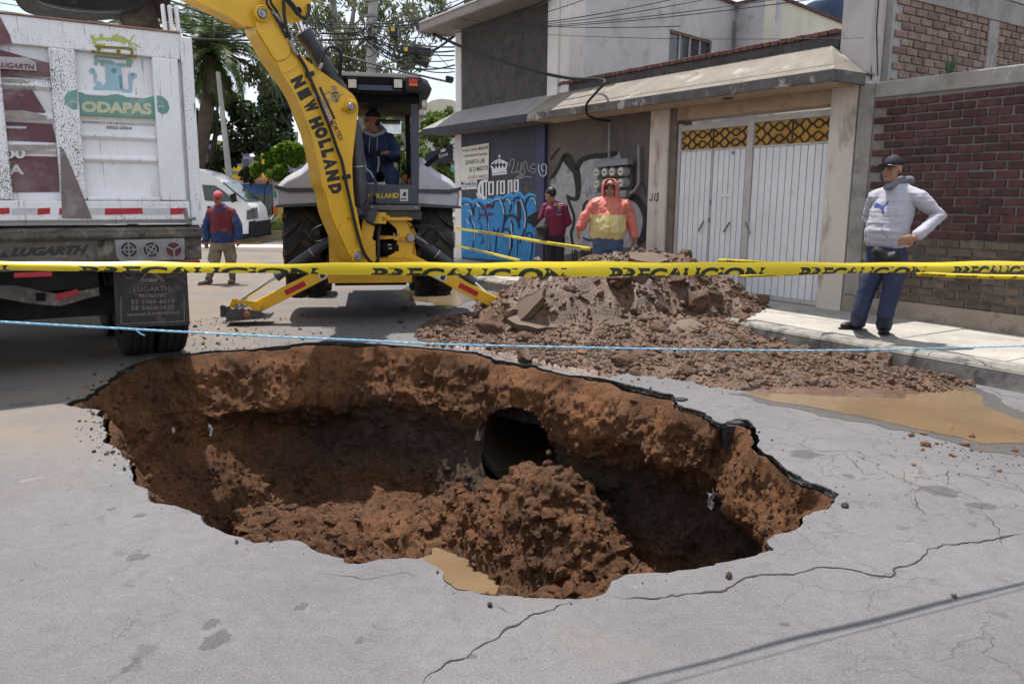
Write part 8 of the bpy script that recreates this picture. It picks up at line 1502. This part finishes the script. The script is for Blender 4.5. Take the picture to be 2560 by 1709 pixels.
# ---------------------------------------------------------------- worker with the pink cap
YD = 14.33; bD = gnd(552, 709); pD = person('muddy worker in a pink cap and maroon and blue hoodie walking towards the pit', bD)
J = lambda x, y, Y=YD: at(x, y, Y)-bD
f = Vector((.06, -1, 0)).normalized(); l = Vector((-f.y, f.x, 0)); hc = J(545, 496, YD-.03); pcs, Pp, Rm = head(hc, Vector((.05, -1, -.05)), Vector((0, 0, 1)), 1.0)
shR, shL = J(528, 530), J(579, 530); elR, wrR = J(515, 567), J(515, 603, YD-.06); elL, wrL = J(595, 562), J(597, 598, YD-.06)
hips = [J(542, 612), J(572, 612)]; kn = [J(537, 655, YD-.1), J(577, 652, YD+.02)]; an = [Vector((J(524, 700, YD-.12).x, -.12, .1)), Vector((J(585, 700, YD+.06).x, .06, .1))]
bo = fuse(pcs+[limb([hc-Vector((0, 0, .09)), J(550, 524)], [.055, .065]), torso([(J(556, 610), .15, .1), (J(555, 560), .16, .11), (J(553, 528), .15, .09)], l, f), limb([shL, elL, wrL], [.05, .04, .03]), limb([shR, elR, wrR], [.05, .04, .03]), limb([hips[0], kn[0], an[0]], [.08, .055, .04]), limb([hips[1], kn[1], an[1]], [.08, .055, .04])]+hand(wrL, Vector((-.05, -.1, -1)), Vector((-.6, -.6, 0)), -1, .6)+hand(wrR, Vector((.05, -.1, -1)), Vector((.6, -.6, 0)), 1, .6), .0085, 'body', M_skin, pD); face_bits(bo, Pp, Rm)
M_wm = mat('muddy_maroon_fleece', (.17, .03, .042), .9, .15, 8, .3, 60, c2=(.26, .16, .14), c2s=6, c2t=(.58, .72)); M_wb = mat('muddy_blue_fleece', (.03, .055, .16), .9, .2, 8, .3, 60, c2=(.2, .19, .2), c2s=5, c2t=(.55, .7))
zpk = J(555, 572).z
hd_ = fuse([torso([(J(557, 607), .185, .13), (J(557, 598), .205, .15), (J(556, 570), .205, .15), (J(555, 545), .21, .145), (J(553, 528), .19, .12), (J(551, 517), .10, .09), (J(550, 512), .07, .07)], l, f), limb([J(557, 519), shL, elL, elL+(wrL-elL)*.9], [.05, .075, .075, .06]), limb([J(546, 519), shR, elR, elR+(wrR-elR)*.9], [.05, .075, .075, .06])], .010, 'hoodie', [M_wm, M_wb], pD, ((8, .011, (1, 1, .6)), (20, .005, (1, 1, 1))), lambda c: 1 if abs((c-J(555, 560)).dot(l)) > .205 and c.z < J(555, 535).z or (c.z < zpk-.02-abs((c-J(556, 560)).dot(l))*.35) else 0)
fuse([limb([J(536, 522, YD-.06), J(549, 528, YD-.1), J(563, 520, YD-.06)], [.035, .035, .035]), limb([J(534, 520), J(540, 514, YD+.1), J(558, 512, YD+.1), J(566, 518)], [.035, .045, .045, .035])], .010, 'hood', mat('blue_hood', (.03, .06, .19), .9, .15), pD)
fuse([torso([(J(557, 600), .18, .13), (J(557, 614), .185, .135), (J(557, 625), .17, .13)], l, f), limb([hips[0], J(537, 640, YD-.06), kn[0], J(533, 672, YD-.1)], [.11, .105, .09, .075]), limb([hips[1], J(577, 640), kn[1], J(580, 672, YD+.04)], [.11, .105, .09, .075])], .010, 'cargo_trousers', mat('muddy_khaki', (.26, .2, .145), .9, .15, 6, .3, 60, c2=(.12, .085, .06), c2s=4, c2t=(.54, .68)), pD, ((8, .012, (1, 1, .6)),))
for x in (520, 590): mb = MB(); c = J(x+6 if x < 550 else x-6, 645, YD-.05); mb.ell(c, (.045, .07, .075)); mb.build('cargo_pocket', MATS['muddy_khaki'], pD, 'all')
M_bootg = mat('muddy_rubber_boot', (.16, .15, .14), .6, .25, 10, c2=(.06, .055, .05), c2s=8, c2t=(.5, .62))
for a, k in ((an[0], kn[0]), (an[1], kn[1])):
    fuse([limb([a-Vector((0, 0, .03)), a+(k-a)*.62], [.055, .068])], .010, 'boot_shaft', M_bootg, pD); shoes(pD, Vector((a.x, a.y, 0)), f if a is an[1] else Vector((-.5, -.85, 0)), M_bootg, mat('red_sole', (.3, .06, .035), .7), 1.05, 0, 'boot')
cap(pD, Pp, Rm, mat('pink_cap', (.55, .1, .13), .8, .12), mat('pink_cap', (.55, .1, .13), .8)); mb = MB(); mb.ell(Pp(0, -.04, .0), (.079, .07, .06), 14, 9, Rm); mb.build('hair', M_hair, pD, 'all')
# ---------------------------------------------------------------- operator in the cab
c0 = BO+BX*.06+BY*.1; YE = c0.y; bE = Vector((c0.x, c0.y, 1.66)); pE = person('backhoe operator in a navy jacket and flat brimmed cap sitting in the cab', bE)
J = lambda x, y, Y=YE: at(x, y, Y)-bE
f = Vector((.12, -1, 0)).normalized(); l = Vector((-f.y, f.x, 0)); hc = J(930, 302, YE-.05); pcs, Pp, Rm = head(hc, Vector((-.93, -.42, .04)), Vector((0, 0, 1)), 1.08)
shR, shL = J(908, 346), J(974, 346); elR, wrR = J(897, 372, YE-.15), J(906, 384, YE-.34); elL, wrL = J(988, 392, YE-.12), J(962, 383, YE-.36)
hips = [J(930, 425), J(962, 425)]; kn = [J(920, 440, YE-.42), J(980, 436, YE-.42)]; an = [J(922, 490, YE-.46), J(982, 490, YE-.46)]
bo = fuse(pcs+[limb([hc-Vector((0, 0, .09)), J(938, 336)], [.062, .072]), torso([(J(945, 425), .16, .12), (J(944, 375), .17, .12), (J(942, 340), .16, .1)], l, f), limb([shL, elL, wrL], [.055, .045, .032]), limb([shR, elR, wrR], [.055, .045, .032]), limb([hips[0], kn[0], an[0]], [.08, .06, .045]), limb([hips[1], kn[1], an[1]], [.08, .06, .045])]+hand(wrL, Vector((-.75, -.5, -.15)), Vector((-.1, -.3, -1)), 1, .9)+hand(wrR, Vector((.1, -.7, -.4)), Vector((.1, -.3, -1)), -1, .9), .0085, 'body', M_skin, pE); face_bits(bo, Pp, Rm, 1.08)
M_nv = mat('navy_workwear', (.016, .027, .075), .8, .12, 8, .2, 60)
jE = fuse([torso([(J(947, 432), .2, .16), (J(946, 405), .205, .165), (J(944, 372), .21, .16), (J(942, 350), .215, .14), (J(941, 338), .14, .1), (J(938, 332), .08, .08)], l, f), limb([J(948, 338), shL, J(985, 368, YE-.03), elL, elL+(wrL-elL)*.85], [.055, .08, .08, .075, .052]), limb([J(934, 338), shR, elR, elR+(wrR-elR)*.8], [.055, .08, .075, .055])], .010, 'jacket', M_nv, pE, ((7, .010, (1, 1, .6)), (18, .005, (1, 1, 1))))
fuse([limb([J(914, 330, YE-.06), J(935, 340, YE-.12), J(958, 330, YE-.06)], [.03, .03, .03]), limb([J(912, 328), J(924, 320, YE+.1), J(952, 320, YE+.1), J(962, 328)], [.035, .05, .05, .035])], .010, 'hood', mat('grey_hood', (.3, .3, .32), .9, .1), pE)
bvE = BVHTree.FromPolygons([v.co for v in jE.data.vertices], [tuple(p.vertices) for p in jE.data.polygons])
for x0, x1, y1 in ((925, 922, 382), (943, 943, 376)):
    q = []
    for t in np.linspace(0, 1, 8): d = ray(x0+(x1-x0)*t, 342+(y1-342)*t).normalized(); h = bvE.ray_cast(CC-bE, d)[0]; q.append((h if h else J(x0, 342))-d*.005)
    mb = MB(); mb.tube(q, .005, 5); mb.build('drawstring', mat('white_cord', (.4, .4, .42), .8), pE)
fuse([torso([(J(946, 420), .2, .17), (J(946, 432), .2, .17)], l, f), limb([hips[0], kn[0], an[0]], [.11, .095, .07]), limb([hips[1], kn[1], an[1]], [.11, .1, .075])], .010, 'trousers', M_nv, pE, ((8, .008, (1, 1, .7)),))
cap(pE, Pp, Rm, mat('navy_cap2', (.012, .013, .028), .8, .15), mat('tan_brim', (.3, .26, .2), .8), 1.08); mb = MB(); mb.ell(Pp(0, -.045, -.005), (.079, .07, .065), 14, 9, Rm); mb.build('hair', M_hair, pE, 'all')
# ================================================================ caution tape and ropes
M_tape = mat('caution_yellow', (.72, .54, .01), .38, .08, 1.2, .12, 9, spec=.5); M_tink = mat('tape_ink', (.016, .022, .012), .45, .1)
TA, TB = at(0, 668, 2.11), at(2560, 668, 3.6); tn = (TB-TA).cross(Vector((0, 0, 1))).normalized()
TOPB = [(-500, 648, 668), (0, 652, 675), (400, 656, 681), (700, 659, 684), (1000, 656, 688), (1350, 655, 691), (1700, 655, 689), (2040, 656, 685), (2300, 655, 681), (2560, 654, 678), (3000, 652, 674)]
def tline(x, v):   # v 0 bottom .. 1 top
    xs = [t[0] for t in TOPB]; return onp(x, (1.6*math.sin(x/83.)+1.1*math.sin(x/37.+1))*(1.3*v-.45)+np.interp(x, xs, [t[2] for t in TOPB])*(1-v)+np.interp(x, xs, [t[1] for t in TOPB])*v, TA, tn)
tp = thing('caution_tape', 'yellow caution tape with black lettering stretched across the foreground', 'caution tape', tline(1280, 0)); to_ = tp.location.copy()
side = tn if tn.dot(-TA) > 0 else -tn
def tpt_(x, v, lift=0.): b = .010*math.sin(v*math.pi)+.006*math.sin(x/170.+v*2)+.004*math.sin(x/61.); return tline(x, v)+side*(b+lift)-to_
mb = MB(); xs = np.arange(-480, 3000, 12); nv = 6
V_ = [tpt_(x, j/nv) for x in xs for j in range(nv+1)]+[tpt_(x, j/nv)-side*.004 for x in xs for j in range(nv+1)]; k = nv+1; n = len(xs); F_ = [(i*k+j, (i+1)*k+j, (i+1)*k+j+1, i*k+j+1) for i in range(n-1) for j in range(nv)]; F_ += [tuple(q+n*k for q in fz)[::-1] for fz in F_]
mb.add(V_, F_); mb.build('band', M_tape, tp, 'all')
for x0, x1 in ((-420, 24), (198, 795), (928, 1415), (1522, 1910), (1995, 2310), (2375, 2620)):
    V2, F2, a0, a1, b0, b1 = text2d('PRECAUCION' if x0 > 0 else 'CAUCION', .045); bm = bmesh.new(); vv = [bm.verts.new(((x-a0)/(a1-a0), (y-b0)/(b1-b0), 0)) for x, y in V2]
    for q in F2:
        try: bm.faces.new([vv[i] for i in q])
        except ValueError: pass
    bmesh.ops.bisect_plane(bm, geom=bm.verts[:]+bm.edges[:]+bm.faces[:], plane_co=(0, .46, 0), plane_no=(0, -1, 0), clear_outer=True)
    for c in np.arange(.02, 1, .02): bmesh.ops.bisect_plane(bm, geom=bm.verts[:]+bm.edges[:]+bm.faces[:], plane_co=(c, 0, 0), plane_no=(1, 0, 0))
    bm.verts.index_update(); mb = MB(); mb.add([tpt_(x0+(x1-x0)*v.co.x, .01+(v.co.y-.46)/.54*.60, .0016) for v in bm.verts], [tuple(v.index for v in fz.verts) for fz in bm.faces]); bm.free(); mb.build('lettering', M_tink, tp)
# blue ropes
M_rope = mat('blue_rope', (.2, .46, .64), .6, .25, 90, .5, 200, c2=(.45, .62, .72), c2s=60, c2t=(.5, .6))
def rope(px, ya, yb, r, label):
    A, B = at(0, 800, ya), at(2560, 800, yb); nn = (B-A).cross(Vector((0, 0, 1))).normalized(); P = [onp(x, y, A, nn) for x, y in crom(px, 24)]; mb = MB()
    for st in range(3):   # three twisted strands
        q = []
        for i, p in enumerate(P): ph = i*.9+st*2.094; d = (P[min(i+1, len(P)-1)]-P[max(i-1, 0)]).normalized(); u = d.cross(Vector((0, 0, 1))).normalized(); w_ = u.cross(d); q.append(p+(u*math.cos(ph)+w_*math.sin(ph))*r*.5)
        mb.tube(q, r*.62, 5)
    return tag(mb.build('rope', M_rope, None, 'all'), label, 'rope')
rope(((-300,784),(0,804),(250,818),(470,830),(700,842),(900,850),(1100,860),(1450,868),(1800,874),(2100,875),(2350,870),(2560,864),(2900,852)), 2.0, 3.4, .003, 'thin blue rope sagging across the foreground below the tape')
mb = MB(); mb.tube([at(x, y, 2.12) for x, y in ((340,825),(352,834),(362,838))], .002, 5); tag(mb.build('rope', M_rope), 'frayed blue end hanging from the rope by the mud flap', 'rope')
# tapes behind the heap
def tape(pts, h, label, txt=()):
    P = crom(pts, 10); P = [at(x, y, Y) for x, y, Y in P]; o = P[0]; t = thing('caution_tape', label, 'caution tape', o); mb = MB(); pr = [(p-o, p-o+Vector((0, -.004, h))) for p in P]; mb.strip(pr, 0); V0 = list(mb.v); b2 = mb.build('band', M_tape, t, 'all'); s_ = b2.modifiers.new('s', 'SOLIDIFY'); s_.thickness = .002
    for i0, i1, s2 in txt:
        a, b = P[int(i0*(len(P)-1))], P[int(i1*(len(P)-1))]; mb = MB(); up = Vector((0, 0, h*.6)); dn = Vector((0, -.008, h*.15)); textq(mb, s2, [a-o+dn, b-o+dn, b-o+dn+up, a-o+dn+up], .03); mb.build('lettering', M_tink, t)
tape(((1140,574,17.5),(1250,590,15.5),(1350,608,13.5),(1476,627,11.8)), .055, 'thin yellow tape running past the maroon jacket to the coral jacket', ((.18, .38, 'PRECAUCION'), (.5, .7, 'PRECAUCION'), (.76, .95, 'PRECAUCION')))
tape(((1140,617,17.5),(1220,635,15.5),(1300,655,13.5)), .05, 'lower yellow tape running down behind the backhoe tyre', ((.2, .6, 'PRECAUCION'),))
tape(((1795,655,10.6),(1900,660,10.2),(2050,668,9.4)), .045, 'yellow tape stretched in front of the white gate behind the heap', ((.1, .45, 'PRECAUCION'), (.6, .95, 'PRECAUCION')))
tape(((1850,693,10.3),(1960,690,9.8),(2060,686,9.4)), .03, 'slack yellow tape low in front of the white gate', ((.1, .4, 'PRECAUCION'), (.5, .8, 'PRECAUCION')))
tape(((2290,689,7.3),(2400,695,7.0),(2560,699,6.6),(2800,702,6.2)), .04, 'yellow tape behind the grey hoodie in front of the brick wall', ((.06, .24, 'NOICUACERP'), (.3, .45, 'NOICUACERP'), (.5, .65, 'NOICUACERP')))

bpy.data.scenes.remove(WS)
